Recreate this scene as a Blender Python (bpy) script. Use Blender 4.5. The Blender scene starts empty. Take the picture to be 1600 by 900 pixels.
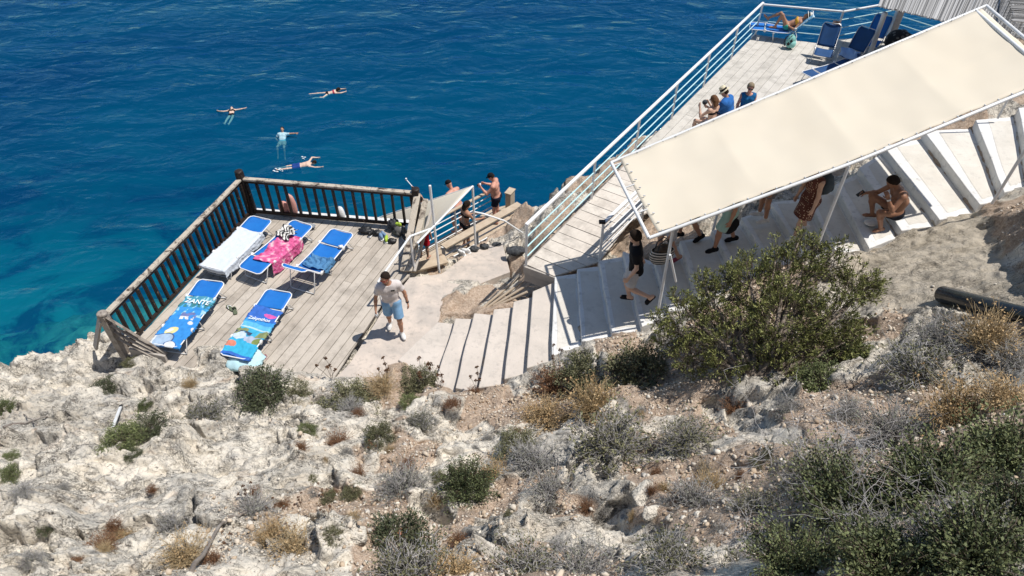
import bpy, math, random
import numpy as np
from mathutils import Vector, Matrix, Euler
sc = bpy.context.scene
C = sc.collection
# ------------------------------------------------------------------ camera, sky, sun, exposure
F, PITCH, H = 1067.0, math.radians(43.0), 10.4
cam_d = bpy.data.cameras.new('camera'); cam = bpy.data.objects.new('camera', cam_d); C.objects.link(cam)
cam.location = (0, 0, H); cam.rotation_euler = (math.pi/2 - PITCH, 0, 0)
cam_d.sensor_width = 36.0; cam_d.lens = 36.0*F/1600.0; cam_d.clip_start = 0.05; cam_d.clip_end = 2000
sc.camera = cam
SUN = Vector((0.46, 0.03, 1.0)).normalized()
ELEV = math.asin(SUN.z)
w = bpy.data.worlds.new('World'); sc.world = w; w.use_nodes = True
nt = w.node_tree; nt.nodes.clear()
sky = nt.nodes.new('ShaderNodeTexSky'); sky.sky_type = 'NISHITA'; sky.sun_disc = False
sky.air_density = 1.3; sky.dust_density = 0.25; sky.ozone_density = 3.0; sky.sun_elevation = ELEV; sky.sun_rotation = math.atan2(SUN.x, SUN.y)
bg = nt.nodes.new('ShaderNodeBackground'); bg.inputs[1].default_value = 0.082
ow = nt.nodes.new('ShaderNodeOutputWorld')
nt.links.new(sky.outputs[0], bg.inputs[0]); nt.links.new(bg.outputs[0], ow.inputs[0])
sd = bpy.data.lights.new('sun', 'SUN'); sd.energy = 4.5; sd.angle = math.radians(0.53); sd.color = (1.0, 0.955, 0.885)
so = bpy.data.objects.new('sun', sd); C.objects.link(so)
so.rotation_euler = SUN.to_track_quat('Z', 'Y').to_euler(); so.location = (6, 3, 30)
vs = sc.view_settings
vs.view_transform = 'Standard'; vs.look = 'None'; vs.gamma = 1.0; vs.use_curve_mapping = False; vs.exposure = 0.18
sc.cycles.max_bounces = 7; sc.cycles.transparent_max_bounces = 12; sc.cycles.sample_clamp_indirect = 4.0
WATER = -7.5

# ------------------------------------------------------------------ helpers
def at(u, v, z):
    """world point at height z seen at photo pixel (u, v)"""
    x = (u-800)/F; y = (450-v)/F
    r = Vector((x, math.cos(PITCH)+y*math.sin(PITCH), -math.sin(PITCH)+y*math.cos(PITCH)))
    t = (z-H)/r.z
    return Vector((r.x*t, r.y*t, z))
def zat(v, p):
    """height of the pixel row v above the ground point p"""
    y = (450-v)/F
    t = p[1]/(math.cos(PITCH)+y*math.sin(PITCH))
    return H + t*(-math.sin(PITCH)+y*math.cos(PITCH))
def tag(o, label=None, cat=None, group=None, kind=None):
    if label: o['label'] = label
    if cat: o['category'] = cat
    if group: o['group'] = group
    if kind: o['kind'] = kind
    return o
def empty(name, loc, rz=0.0, label=None, cat=None, group=None):
    o = bpy.data.objects.new(name, None); C.objects.link(o); o.location = loc; o.rotation_euler = (0, 0, rz)
    o.empty_display_size = 0.2
    return tag(o, label, cat, group)
def np_mesh(name, V, faces, mats=(), smooth=False, parent=None, midx=None, loc=None):
    """V (N,3); faces: list of (M,k) int arrays"""
    me = bpy.data.meshes.new(name)
    V = np.asarray(V, dtype=np.float32)
    faces = [np.asarray(f, dtype=np.int32) for f in faces if len(f)]
    me.vertices.add(len(V)); me.vertices.foreach_set('co', V.ravel())
    loops = np.concatenate([f.ravel() for f in faces])
    tot = np.concatenate([np.full(len(f), f.shape[1], dtype=np.int32) for f in faces])
    start = np.concatenate([[0], np.cumsum(tot)[:-1]]).astype(np.int32)
    me.loops.add(len(loops)); me.loops.foreach_set('vertex_index', loops)
    me.polygons.add(len(tot)); me.polygons.foreach_set('loop_start', start); me.polygons.foreach_set('loop_total', tot)
    if smooth is not False:
        me.polygons.foreach_set('use_smooth', np.full(len(tot), bool(smooth)))
    if midx is not None: me.polygons.foreach_set('material_index', np.asarray(midx, dtype=np.int32))
    me.update(calc_edges=True); me.validate()
    for m in mats: me.materials.append(m)
    o = bpy.data.objects.new(name, me); C.objects.link(o)
    if parent is not None: o.parent = parent
    if loc is not None: o.location = loc
    return o
class MB:
    """collects boxes, bars and tubes and links them as ONE mesh object"""
    def __init__(s): s.v = []; s.f = []; s.m = []; s.n = 0; s.cur = 0; s.sm = []
    def add(s, V, Fs, smooth=False):
        n = s.n
        s.v.extend([tuple(p) for p in V]); s.n += len(V)
        for f in Fs: s.f.append(tuple(i+n for i in f)); s.m.append(s.cur); s.sm.append(smooth)
    def hexa(s, P):
        """8 points: bottom loop 0-3, top loop 4-7 (ccw from above)"""
        s.add(P, [(3,2,1,0),(4,5,6,7),(0,1,5,4),(1,2,6,5),(2,3,7,6),(3,0,4,7)])
    def box(s, c, size, R=None):
        a, b, d = size[0]/2, size[1]/2, size[2]/2
        P = [Vector((x, y, z)) for z in (-d, d) for x, y in ((-a,-b),(a,-b),(a,b),(-a,b))]
        if R is not None: P = [R @ p for p in P]
        s.hexa([p+Vector(c) for p in P])
    def bar(s, a, b, wd, ht, up=(0,0,1), ext=0.0):
        """rectangular bar from a to b, wd across, ht along up"""
        a = Vector(a); b = Vector(b); d = (b-a).normalized(); a = a-d*ext; b = b+d*ext
        u = Vector(up); x = d.cross(u)
        if x.length < 1e-4: x = d.cross(Vector((0.0, 1.0, 0.0)))
        x.normalize(); u = x.cross(d).normalized()
        P = []
        for p in (a, b):
            P += [p - x*wd/2 - u*ht/2, p + x*wd/2 - u*ht/2, p + x*wd/2 + u*ht/2, p - x*wd/2 + u*ht/2]
        s.add(P, [(3,2,1,0),(4,5,6,7),(0,1,5,4),(1,2,6,5),(2,3,7,6),(3,0,4,7)][::1])
    def tube(s, pts, r, n=8, cap=True, closed=False):
        pts = [Vector(p) for p in pts]; m = len(pts); rs = r if hasattr(r, '__len__') else [r]*m
        V = []; prev = None
        for i, p in enumerate(pts):
            if closed: d = pts[(i+1) % m]-pts[i-1]
            else: d = pts[min(i+1, m-1)]-pts[max(i-1, 0)]
            d.normalize()
            if prev is None:
                x = d.cross(Vector((0,0,1)))
                if x.length < 1e-3: x = d.cross(Vector((1,0,0)))
            else: x = prev - d*prev.dot(d)
            x.normalize(); prev = x; y = d.cross(x)
            for k in range(n):
                t = 2*math.pi*k/n; V.append(p + (x*math.cos(t)+y*math.sin(t))*rs[i])
        Fs = []
        for i in range(m if closed else m-1):
            j = (i+1) % m
            for k in range(n): Fs.append((i*n+k, i*n+(k+1) % n, j*n+(k+1) % n, j*n+k))
        s.add(V, Fs, True)
        if cap and not closed:
            s.add(V[:n], [tuple(range(n))[::-1]]); s.add(V[-n:], [tuple(range(n))])
    def lathe(s, prof, c=(0,0,0), n=20, R=None):
        V = []
        for r, z in prof:
            for k in range(n):
                t = 2*math.pi*k/n; p = Vector((r*math.cos(t), r*math.sin(t), z))
                V.append((R @ p if R is not None else p)+Vector(c))
        Fs = [(i*n+k, i*n+(k+1) % n, (i+1)*n+(k+1) % n, (i+1)*n+k) for i in range(len(prof)-1) for k in range(n)]
        s.add(V, Fs, True)
    def prism(s, poly, zb, zt):
        """poly list of (x,y) ccw; zb, zt scalars or per-vertex lists"""
        n = len(poly); zb = zb if hasattr(zb, '__len__') else [zb]*n; zt = zt if hasattr(zt, '__len__') else [zt]*n
        V = [(p[0], p[1], zb[i]) for i, p in enumerate(poly)] + [(p[0], p[1], zt[i]) for i, p in enumerate(poly)]
        s.add(V, [tuple(range(n))[::-1], tuple(range(n, 2*n))] + [(i, (i+1) % n, n+(i+1) % n, n+i) for i in range(n)])
    def build(s, name, mats, parent=None, bevel=0.0, loc=None, recalc=True):
        me = bpy.data.meshes.new(name)
        off = Vector(loc) if loc is not None else Vector((0,0,0))
        me.from_pydata([tuple(Vector(p)-off) for p in s.v], [], s.f)
        if not isinstance(mats, (list, tuple)): mats = [mats]
        for m in mats: me.materials.append(m)
        for p, mi, sm in zip(me.polygons, s.m, s.sm): p.material_index = mi; p.use_smooth = sm
        if recalc:
            import bmesh
            bm = bmesh.new(); bm.from_mesh(me); bmesh.ops.recalc_face_normals(bm, faces=bm.faces); bm.to_mesh(me); bm.free()
        o = bpy.data.objects.new(name, me); C.objects.link(o); o.location = off
        if parent is not None:
            o.parent = parent
        if bevel:
            b = o.modifiers.new('bevel', 'BEVEL'); b.width = bevel; b.segments = 2; b.limit_method = 'ANGLE'
        return o
def copy_tree(o, parent=None):
    c = o.copy(); C.objects.link(c); c.parent = parent
    for ch in list(o.children): copy_tree(ch, c)
    return c

# ------------------------------------------------------------------ numpy noise
def _h(ix, iy, s):
    h = (ix.astype(np.int64)*374761393 + iy.astype(np.int64)*668265263 + s*982451653) & 0x7fffffff
    h = ((h ^ (h >> 13))*1274126177) & 0x7fffffff
    return (h ^ (h >> 16)) & 0x7fffffff
def gnoise(x, y, s=0):
    ix = np.floor(x); iy = np.floor(y); fx = x-ix; fy = y-iy
    ux = fx*fx*fx*(fx*(fx*6-15)+10); uy = fy*fy*fy*(fy*(fy*6-15)+10)
    def g(a, b, dx, dy):
        t = _h(ix+a, iy+b, s)*(2*math.pi/0x7fffffff); return np.cos(t)*dx+np.sin(t)*dy
    n00 = g(0,0,fx,fy); n10 = g(1,0,fx-1,fy); n01 = g(0,1,fx,fy-1); n11 = g(1,1,fx-1,fy-1)
    a = n00+(n10-n00)*ux; b = n01+(n11-n01)*ux
    return (a+(b-a)*uy)*1.5
def fbm(x, y, s=0, oct=4, gain=0.5):
    r = 0; a = 1.0
    for k in range(oct): r = r+a*gnoise(x, y, s+k*17); x = x*2.03+3.1; y = y*2.03+1.7; a *= gain
    return r
def ridged(x, y, s=0, oct=4, gain=0.5):
    r = 0; a = 1.0
    for k in range(oct): r = r+a*(1-np.abs(gnoise(x, y, s+k*17))*2); x = x*2.1+3.1; y = y*2.1+1.7; a *= gain
    return r
def worley(x, y, s=0):
    ix = np.floor(x); iy = np.floor(y)
    f1 = np.full(x.shape, 9.0); f2 = np.full(x.shape, 9.0); cid = np.zeros(x.shape)
    for a in (-1, 0, 1):
        for b in (-1, 0, 1):
            h1 = _h(ix+a, iy+b, s)/0x7fffffff; h2 = _h(ix+a, iy+b, s+77)/0x7fffffff; h3 = _h(ix+a, iy+b, s+154)/0x7fffffff
            d = np.hypot(ix+a+h1-x, iy+b+h2-y)
            c = d < f1
            f2 = np.where(c, f1, np.minimum(f2, d)); cid = np.where(c, h3, cid); f1 = np.where(c, d, f1)
    return f1, f2, cid
def worley_facets(x, y, s=0, tilt=0.5):
    """cell offset plus a random tilt of each cell: broken blocks with flat faces"""
    ix = np.floor(x); iy = np.floor(y); f1 = np.full(x.shape, 9.0); f2 = np.full(x.shape, 9.0); val = np.zeros(x.shape)
    for a in (-1, 0, 1):
        for b in (-1, 0, 1):
            h1 = _h(ix+a, iy+b, s)/0x7fffffff; h2 = _h(ix+a, iy+b, s+77)/0x7fffffff; h3 = _h(ix+a, iy+b, s+154)/0x7fffffff; h4 = _h(ix+a, iy+b, s+231)/0x7fffffff; h5 = _h(ix+a, iy+b, s+308)/0x7fffffff
            ex = x-(ix+a+h1); ey = y-(iy+b+h2); d = np.hypot(ex, ey); c = d < f1
            v = (h3-.5)+tilt*((h4-.5)*ex+(h5-.5)*ey)*2
            f2 = np.where(c, f1, np.minimum(f2, d)); val = np.where(c, v, val); f1 = np.where(c, d, f1)
    return val, f2-f1
def sstep(a, b, x):
    t = np.clip((x-a)/(b-a), 0, 1); return t*t*(3-2*t)
def poly_sd(px, py, poly):
    """signed distance to a polygon, negative inside"""
    d = np.full(px.shape, 1e9); ins = np.zeros(px.shape, bool); n = len(poly)
    for i in range(n):
        ax, ay = poly[i][0], poly[i][1]; bx, by = poly[(i+1) % n][0], poly[(i+1) % n][1]
        ex, ey = bx-ax, by-ay; wx, wy = px-ax, py-ay
        t = np.clip((wx*ex+wy*ey)/(ex*ex+ey*ey+1e-12), 0, 1)
        d = np.minimum(d, np.hypot(wx-ex*t, wy-ey*t))
        c = ((ay <= py) & (by > py)) | ((by <= py) & (ay > py))
        xi = ax+(py-ay)/(by-ay+1e-12)*ex
        ins ^= c & (px < xi)
    return np.where(ins, -d, d)

# ------------------------------------------------------------------ materials
def mat(name, col, rough=0.6, spec=0.5, metal=0.0):
    m = bpy.data.materials.new(name); m.use_nodes = True
    b = m.node_tree.nodes['Principled BSDF']
    b.inputs['Base Color'].default_value = (*col, 1); b.inputs['Roughness'].default_value = rough
    b.inputs['Specular IOR Level'].default_value = spec; b.inputs['Metallic'].default_value = metal
    return m
class N:
    def __init__(s, m): s.t = m.node_tree; s.b = s.t.nodes['Principled BSDF']
    def n(s, typ, **kw):
        x = s.t.nodes.new(typ)
        for k, v in kw.items(): setattr(x, k, v)
        return x
    def l(s, a, b): s.t.links.new(a, b)
    def coord(s, kind='Object', scale=(1,1,1)):
        c = s.n('ShaderNodeTexCoord'); mp = s.n('ShaderNodeMapping'); mp.inputs['Scale'].default_value = scale
        s.l(c.outputs[kind], mp.inputs[0]); return mp.outputs[0]
    def noise(s, vec, scale, detail=4, rough=0.55, dist=0.0):
        x = s.n('ShaderNodeTexNoise'); x.inputs['Scale'].default_value = scale; x.inputs['Detail'].default_value = detail
        x.inputs['Roughness'].default_value = rough; x.inputs['Distortion'].default_value = dist
        if vec is not None: s.l(vec, x.inputs['Vector'])
        return x.outputs['Fac']
    def ramp(s, fac, stops, interp='LINEAR'):
        r = s.n('ShaderNodeValToRGB'); r.color_ramp.interpolation = interp
        e = r.color_ramp.elements
        while len(e) < len(stops): e.new(0.5)
        for i, (p, c) in enumerate(stops):
            e[i].position = p; e[i].color = (*c, 1) if hasattr(c, '__len__') else (c, c, c, 1)
        s.l(fac, r.inputs[0]); return r.outputs[0]
    def mix(s, fac, a, b, blend='MIX'):
        x = s.n('ShaderNodeMix', data_type='RGBA', blend_type=blend)
        for sock, v in ((x.inputs[0], fac), (x.inputs[6], a), (x.inputs[7], b)):
            if hasattr(v, 'is_linked') or hasattr(v, 'links'): s.l(v, sock)
            elif hasattr(v, '__len__'): sock.default_value = (*v, 1)
            else: sock.default_value = v
        return x.outputs[2]
    def math(s, op, a, b=0.5):
        x = s.n('ShaderNodeMath', operation=op)
        for sock, v in ((x.inputs[0], a), (x.inputs[1], b)):
            if hasattr(v, 'links'): s.l(v, sock)
            else: sock.default_value = v
        return x.outputs[0]
    def bump(s, h, strength=0.3, dist=0.02, prev=None):
        x = s.n('ShaderNodeBump'); x.inputs['Strength'].default_value = strength; x.inputs['Distance'].default_value = dist
        s.l(h, x.inputs['Height'])
        if prev is not None: s.l(prev, x.inputs['Normal'])
        return x.outputs[0]
    def col(s, c): s.l(c, s.b.inputs['Base Color'])
    def nrm(s, c): s.l(c, s.b.inputs['Normal'])
def noisy(name, c1, c2, scale=8, rough=0.6, bump=0.2, bscale=40, bdist=0.01, spec=0.4, coord='Object', stretch=(1,1,1), thr=(0.35, 0.65)):
    m = mat(name, c1, rough, spec); n = N(m); v = n.coord(coord, stretch)
    n.col(n.ramp(n.noise(v, scale, 5, 0.6), [(thr[0], c1), (thr[1], c2)]))
    if bump: n.nrm(n.bump(n.noise(v, bscale, 4), bump, bdist))
    return m
M = {}
M['white_metal'] = noisy('white_metal', (0.78,0.79,0.80), (0.70,0.70,0.69), 5, 0.35, 0.05, 60)
M['grey_metal'] = noisy('grey_metal', (0.62,0.63,0.64), (0.5,0.5,0.5), 9, 0.4, 0.05, 60)
M['turquoise_metal'] = noisy('turquoise_metal', (0.50,0.74,0.78), (0.46,0.68,0.72), 5, 0.35, 0.05, 60)
def concrete(name, base, worn, stain):
    m = mat(name, base, 0.85, 0.25); n = N(m); v = n.coord('Object')
    a = n.ramp(n.noise(v, 1.6, 6, 0.62, 0.3), [(0.36, base), (0.62, worn)])
    b = n.mix(n.ramp(n.noise(v, 6.5, 6, 0.7), [(0.53, 0.0), (0.68, 0.7)]), a, stain)
    n.col(n.mix(n.ramp(n.noise(v, 55, 3, 0.6), [(0.25, 0.0), (0.8, 0.3)]), b, tuple(x*0.7 for x in base)))
    h = n.noise(v, 14, 6, 0.65); n.nrm(n.bump(h, 0.35, 0.02, n.bump(n.noise(v, 120, 3), 0.25, 0.004)))
    return m
M['landing_concrete'] = concrete('landing_concrete', (0.60,0.515,0.445), (0.43,0.385,0.345), (0.29,0.265,0.24))
M['tread_concrete'] = concrete('tread_concrete', (0.61,0.545,0.485), (0.51,0.46,0.41), (0.38,0.35,0.32))
M['whitewash'] = concrete('whitewash', (0.74,0.735,0.725), (0.65,0.64,0.62), (0.36,0.36,0.365))
M['canvas'] = noisy('canvas', (0.67,0.595,0.475), (0.685,0.615,0.50), .5, 0.75, 0.06, 300, 0.002, spec=0.2)
def plank_mat(name, c1, c2, c3, length_axis):
    """weathered boards: grain stretched along one local axis, tone changes from board to board"""
    m = mat(name, c1, 0.8, 0.25); n = N(m)
    st = [22, 22, 22]; st[length_axis] = 1.4
    v = n.coord('Object', tuple(st))
    g = n.noise(v, 1.0, 6, 0.65, 0.6)
    geo = n.n('ShaderNodeNewGeometry')
    c = n.mix(n.ramp(g, [(0.3, 0.0), (0.7, 1.0)]), c1, c2)
    c = n.mix(n.math('MULTIPLY', geo.outputs['Random Per Island'], 0.8), c, c3)
    v2 = n.coord('Object')
    c = n.mix(n.ramp(n.noise(v2, 2.3, 5, 0.7), [(0.47, 0.0), (0.70, 0.7)]), c, tuple(x*0.62 for x in c2))
    n.col(c); n.nrm(n.bump(g, 0.5, 0.01))
    return m
M['deck_planks'] = plank_mat('deck_planks', (0.46,0.405,0.345), (0.36,0.315,0.265), (0.54,0.485,0.42), 1)
M['walk_planks'] = plank_mat('walk_planks', (0.61,0.55,0.485), (0.51,0.455,0.40), (0.64,0.585,0.52), 0)
M['far_planks'] = plank_mat('far_planks', (0.54,0.505,0.45), (0.45,0.42,0.375), (0.57,0.535,0.485), 1)
def painted_wood(name, dark, bare, lo, hi, axis=None, sc_=9):
    m = mat(name, dark, 0.55, 0.35); n = N(m); v = n.coord('Object')
    g = n.noise(v, sc_, 6, 0.7, 0.8)
    fine = n.noise(v, 70, 4, 0.6)
    n.col(n.mix(n.ramp(g, [(lo, 0.0), (hi, 1.0)]), dark, n.ramp(fine, [(0.3, tuple(x*0.72 for x in bare)), (0.7, bare)])))
    n.nrm(n.bump(g, 0.5, 0.01, n.bump(fine, 0.3, 0.004)))
    return m
M['dark_wood'] = painted_wood('dark_wood', (0.022,0.014,0.011), (0.30,0.20,0.14), 0.60, 0.72)
M['peeling_wood'] = painted_wood('peeling_wood', (0.05,0.032,0.024), (0.55,0.48,0.39), 0.36, 0.50, sc_=5)
M['grey_wood'] = painted_wood('grey_wood', (0.10,0.075,0.06), (0.36,0.315,0.27), 0.33, 0.52, sc_=7)
M['pale_wood'] = noisy('pale_wood', (0.50,0.41,0.31), (0.42,0.33,0.24), 6, 0.8, 0.3, 30)
M['board_grey'] = noisy('board_grey', (0.44,0.40,0.36), (0.36,0.33,0.30), 5, 0.8, 0.3, 30)
M['sling_blue'] = noisy('sling_blue', (0.008,0.13,0.46), (0.010,0.16,0.52), 4, 0.6, 0.08, 200, 0.002)
M['navy'] = noisy('navy', (0.006,0.05,0.15), (0.008,0.06,0.19), 4, 0.7, 0.08, 200, 0.002)
M['black'] = mat('black_plastic', (0.012,0.012,0.013), 0.5)
M['steel'] = mat('steel', (0.55,0.55,0.56), 0.3, 0.5, 0.8)

# ------------------------------------------------------------------ structural layout shared by ground and steps
# every riser: pixel of its far top end, pixel of its near top end, tread height behind it
RIS = [((683,503),(622,562),0.06), ((712,497),(679,598),0.21), ((740,489),(711,606),0.37), ((772,483),(748,606),0.53), ((803,471),(788,592),0.69),
       ((832,455),(822,575),0.85), ((866,432),(862,556),1.00), ((902,420),(909,533),1.13), ((936,407),(957,520),1.28),
       ((973,392),(1003,510),1.43), ((1021,402),(1044,486),1.56), ((1062,376),(1092,474),1.70), ((1112,360),(1158,440),1.85),
       ((1158,340),(1204,416),2.00), ((1204,316),(1256,402),2.15), ((1256,300),(1306,392),2.31), ((1305,288),(1358,388),2.47),
       ((1342,262),(1408,360),2.63), ((1381,228),(1468,343),2.80), ((1443,204),(1530,319),3.00), ((1524,187),(1569,300),3.20),
       ((1592,168),(1612,278),3.40), ((1660,150),(1672,262),3.60), ((1730,135),(1750,250),3.80)]
DECK = [at(394,334,0), at(195,552,0), at(262,585,0), at(430,602,0), at(517,598,0), at(600,470,0), at(640,430,0), at(645,354,0)]
LAND = [(505,612,.015),(548,566,.015),(598,486,.015),(640,434,.01),(690,428,-.25),(745,386,-.75),(785,380,-.85),(797,425,-.45),
        (720,455,-.12),(692,470,-.02),(686,500,.012),(650,560,.012),(655,600,.012),(640,640,.015)]
LANDXY = [at(*p) for p in LAND]
WALK = [at(822,413,1.0), at(1180,54,1.0), at(1279,68,1.0), at(1302,62,1.0), at(1460,50,1.0), at(1500,140,1.0), at(1120,280,1.0), at(985,345,1.0), at(936,408,1.0), at(866,430,1.0)]
# ------------------------------------------------------------------ ground: limestone hillside with cliff edge
CTRL = [(190,566,.0),(300,566,.15),(400,596,.28),(500,606,.3),(600,612,.3),(700,612,.5),(800,600,.85),(870,565,1.1),(960,530,1.4),
 (1030,505,1.5),(1100,480,1.75),(1200,440,2.1),(1300,405,2.35),(1360,398,2.5),(1410,372,2.6),(1470,352,2.8),(1535,326,3.0),(1600,290,3.4),(1700,240,3.8),
 (0,575,-.25),(-150,600,0),(-400,650,.4),(80,560,-.3),(0,650,.85),(0,750,1.9),(0,900,3.3),(-300,900,3.3),(-250,750,1.8),(200,650,.75),(200,750,1.9),(200,900,3.5),
 (400,660,.8),(400,750,1.9),(400,900,3.8),(600,650,.7),(600,750,2.0),(600,900,4.2),(800,660,1.3),(800,750,2.4),(800,900,4.5),
 (1000,600,1.9),(1000,680,2.6),(1000,780,3.5),(1000,900,4.9),(1200,560,2.7),(1200,650,3.3),(1200,750,4.2),(1200,900,5.6),
 (1400,430,2.9),(1400,490,3.2),(1400,560,3.6),(1400,650,4.4),(1400,800,5.7),(1600,400,3.6),(1600,500,4.0),(1600,600,4.8),(1600,750,5.9),(1600,900,6.7),
 (1850,500,5.0),(1850,800,7.0),(1800,330,4.4),
 (760,470,.04),(715,478,.04),(775,458,-.02),(740,450,-.08),(800,440,-.35),(820,360,-.7),(870,310,-.35),(930,275,-.2),(880,370,.1),(1000,330,.3),(1100,300,.8),(1200,260,1.5),(1300,220,2.1),
 (1420,190,2.7),(1500,175,3.0),(1570,165,3.3),(1700,110,3.9),(1200,150,.2),(1400,100,.8),(1600,60,1.8),(1000,220,-.3),(1100,150,-.4),(700,420,-.6),(750,390,-1.2)]
XY = [tuple(at(*c)) for c in CTRL] + [(-3,0.4,7.6),(0,0.3,8.0),(3,0.4,8.6),(6,0.8,9.2),(-8,1,6.2),(-14,4,4.0),(10,3,9.5),(14,8,7.5),(16,14,5.5),(-13,8.5,1.0),(0,-3,9.5),(8,-3,10.5),(-8,-3,8.0)]
XY = np.array(XY)
def tps_fit(P, lam=0.03):
    n = len(P); d = np.hypot(P[:, None, 0]-P[None, :, 0], P[:, None, 1]-P[None, :, 1])
    K = d*d*np.log(d+1e-9); A = np.zeros((n+3, n+3)); A[:n, :n] = K+lam*np.eye(n)
    A[:n, n] = 1; A[:n, n+1:] = P[:, :2]; A[n, :n] = 1; A[n+1:, :n] = P[:, :2].T
    return np.linalg.solve(A, np.concatenate([P[:, 2], np.zeros(3)]))
TW = tps_fit(XY)
def base_h(x, y):
    r = TW[-3]+TW[-2]*x+TW[-1]*y
    for i in range(len(XY)):
        d2 = (x-XY[i, 0])**2+(y-XY[i, 1])**2
        r = r+TW[i]*0.5*d2*np.log(d2+1e-9)
    return r
STAIR_POLYS = []
for i in range(len(RIS)-1):
    f, n_, z = RIS[i]; f2, n2, z2 = RIS[i+1]
    STAIR_POLYS.append(([at(*f, z), at(*n_, z), at(*n2, z2), at(*f2, z2)], z))
COAST = [at(-1500,640,0), at(-300,592,0), at(-80,566,0), at(0,554,-.2), at(60,541,-.2), at(105,527,-.2), at(150,515,-.2), at(215,500,-.4), at(330,480,-.4), at(480,430,-.4), at(600,402,-.5),
         at(690,395,-1), at(760,362,-1), at(815,333,-1), at(850,322,-.7), at(885,285,-.5), at(925,262,-.4), at(962,238,-.4), at(1060,200,-.3), at(1180,150,0), at(1320,110,.5), at(1600,40,1), at(2300,-60,1)]
LANDPOLY = [(p.x, p.y) for p in COAST] + [(60, -8), (-60, -8)]
def ground(x, y):
    sd = poly_sd(x, y, LANDPOLY)+0.30*gnoise(x*0.9, y*0.9, 5)+0.14*gnoise(x*2.6, y*2.6, 6)
    b = base_h(x, y)
    # rock relief
    wx = x+0.35*gnoise(x*0.7, y*0.7, 11); wy = y+0.35*gnoise(x*0.7+9, y*0.7, 12)
    wx2 = wx+0.10*gnoise(x*3.5, y*3.5, 13)+.03*gnoise(x*11, y*11, 15); wy2 = wy+0.10*gnoise(x*3.5+7, y*3.5, 14)+.03*gnoise(x*11+3, y*11, 16)
    v1, e1 = worley_facets(wx2*0.80, wy2*1.25, 3, .8); blocks = (0.34*v1)*sstep(0, .11, e1)-.03*(1-sstep(0, .10, e1))
    sm_m = sstep(-.25, .35, fbm(x*0.9+5, y*0.9, 25, 3))
    v2, e2 = worley_facets(wx2*2.3, wy2*3.6, 4, 1.1); small = (.3+.7*sm_m)*(0.14*v2*sstep(0, .10, e2)-.02*(1-sstep(0, .08, e2)))
    v3, e3 = worley_facets(wx2*6.5, wy2*8.5, 14, 1.2); tiny = (.15+.85*sm_m)*(0.05*v3*sstep(0, .10, e3)-.010*(1-sstep(0, .08, e3)))
    v4, e4 = worley_facets(wx*16, wy*19, 24, 1.2); tiny = tiny+(.2+.8*sm_m)*.018*v4
    soil = sstep(0.0, 0.30, fbm(x*0.62+3.0, y*0.62, 21, 3)+0.20+0.05*(x-1.0)*0.35)
    rn = 1-np.abs(gnoise(wx2*3.1, wy2*4.6, 101))*2.2; rn2 = 1-np.abs(gnoise(wx2*7.5, wy2*9.5, 103))*2.2; p1_, p2_, c_ = worley(wx2*4.3, wy2*5.5, 105)
    sharp = (.35+.65*sm_m)*(.055*np.clip(rn, -.6, 1)**3+.035*np.clip(rn2, -.6, 1)**3)-.08*sstep(.30, .0, p1_)*(c_ > .7)
    soil = np.maximum(soil*sstep(-4.4, -1.4, x), sstep(.05, -.1, poly_sd(x, y, [at(690,490,0), at(735,490,0), at(800,440,0), at(745,438,0)])))                              # the left slope is bare rock
    apron = sstep(0.9, 0.0, poly_sd(x, y, [at(1370,400,2.6), at(1520,335,3.0), at(1600,380,3.5), at(1600,480,3.9), at(1440,470,3.2), at(1360,430,2.8)]))
    rough = (1-0.80*soil)*(1-0.95*apron)
    slope_big = 0.36*fbm(x*0.75, y*0.75, 31, 3)*(1-0.6*apron)
    rg = (ridged(wx*0.9, wy*1.7, 41, 4, 0.45)-1.2)*0.07
    hum = sstep(1.8, 3.2, y)
    ledge = poly_sd(x, y, [at(1542,292,3.3), at(1552,345,3.3), at(1575,400,3.6), at(1630,470,4.0), at(1900,470,4.5), at(1900,250,4.2), at(1590,280,3.4)])
    b = b+0.75*sstep(.12, -.35, ledge+.12*gnoise(x*3, y*3, 111))  # raised rock added here so that its steep left face lies in shade
    apron = apron*sstep(-.1, .15, ledge)
    h = b+hum*(slope_big*0.75+rough*(blocks+small+tiny+rg)+sharp*rough+soil*(0.03*gnoise(x*6, y*6, 51)+0.012*gnoise(x*25, y*25, 52))+apron*0.025*fbm(x*1.5, y*2, 61, 4))
    # keep the rock below the things that stand in it
    def press(h, poly, z, margin=0.10, fall=0.55):
        d = poly_sd(x, y, [(p[0], p[1]) for p in poly])
        lim = z+0.015+np.maximum(d, 0)*fall*1.8+np.maximum(np.minimum(d, 0)*0.9, -margin)
        return np.where(d < 1.2, np.minimum(h, lim), h)
    h = press(h, [DECK[0], at(196,551,0), at(262,552,0), at(305,542,0), at(350,541,0), at(388,566,0), at(440,577,0), at(520,590,0), at(600,590,0), at(640,430,0), DECK[7]], 0.0, 0.16)
    h = press(h, [p for p in LANDXY if p.y > 8.45]+[at(520,588,0)], 0.0, 0.2, 0.3); h = press(h, [at(690,428,-.25), at(745,386,-.75), at(785,380,-.85), at(797,425,-.45), at(745,438,-.35)], -0.85, 0.3, 2.2); h = press(h, [at(695,488,0), at(735,487,0), at(800,440,0), at(745,432,0)], -.03, .1, .3)
    for poly, z in STAIR_POLYS:
        zz = z
        h = press(h, poly, zz, 0.12)
    h = press(h, WALK, 1.0, 0.28, 0.4)
    h = press(h, [at(680,400,-2.3), at(830,318,-2.3), at(800,300,-2.3), at(640,390,-2.3)], -2.4, 0.15)
    cliff = sstep(0.10, -0.10, sd)                                 # 1 on land
    step2 = sstep(1.4, 0.2, sd)
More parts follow.
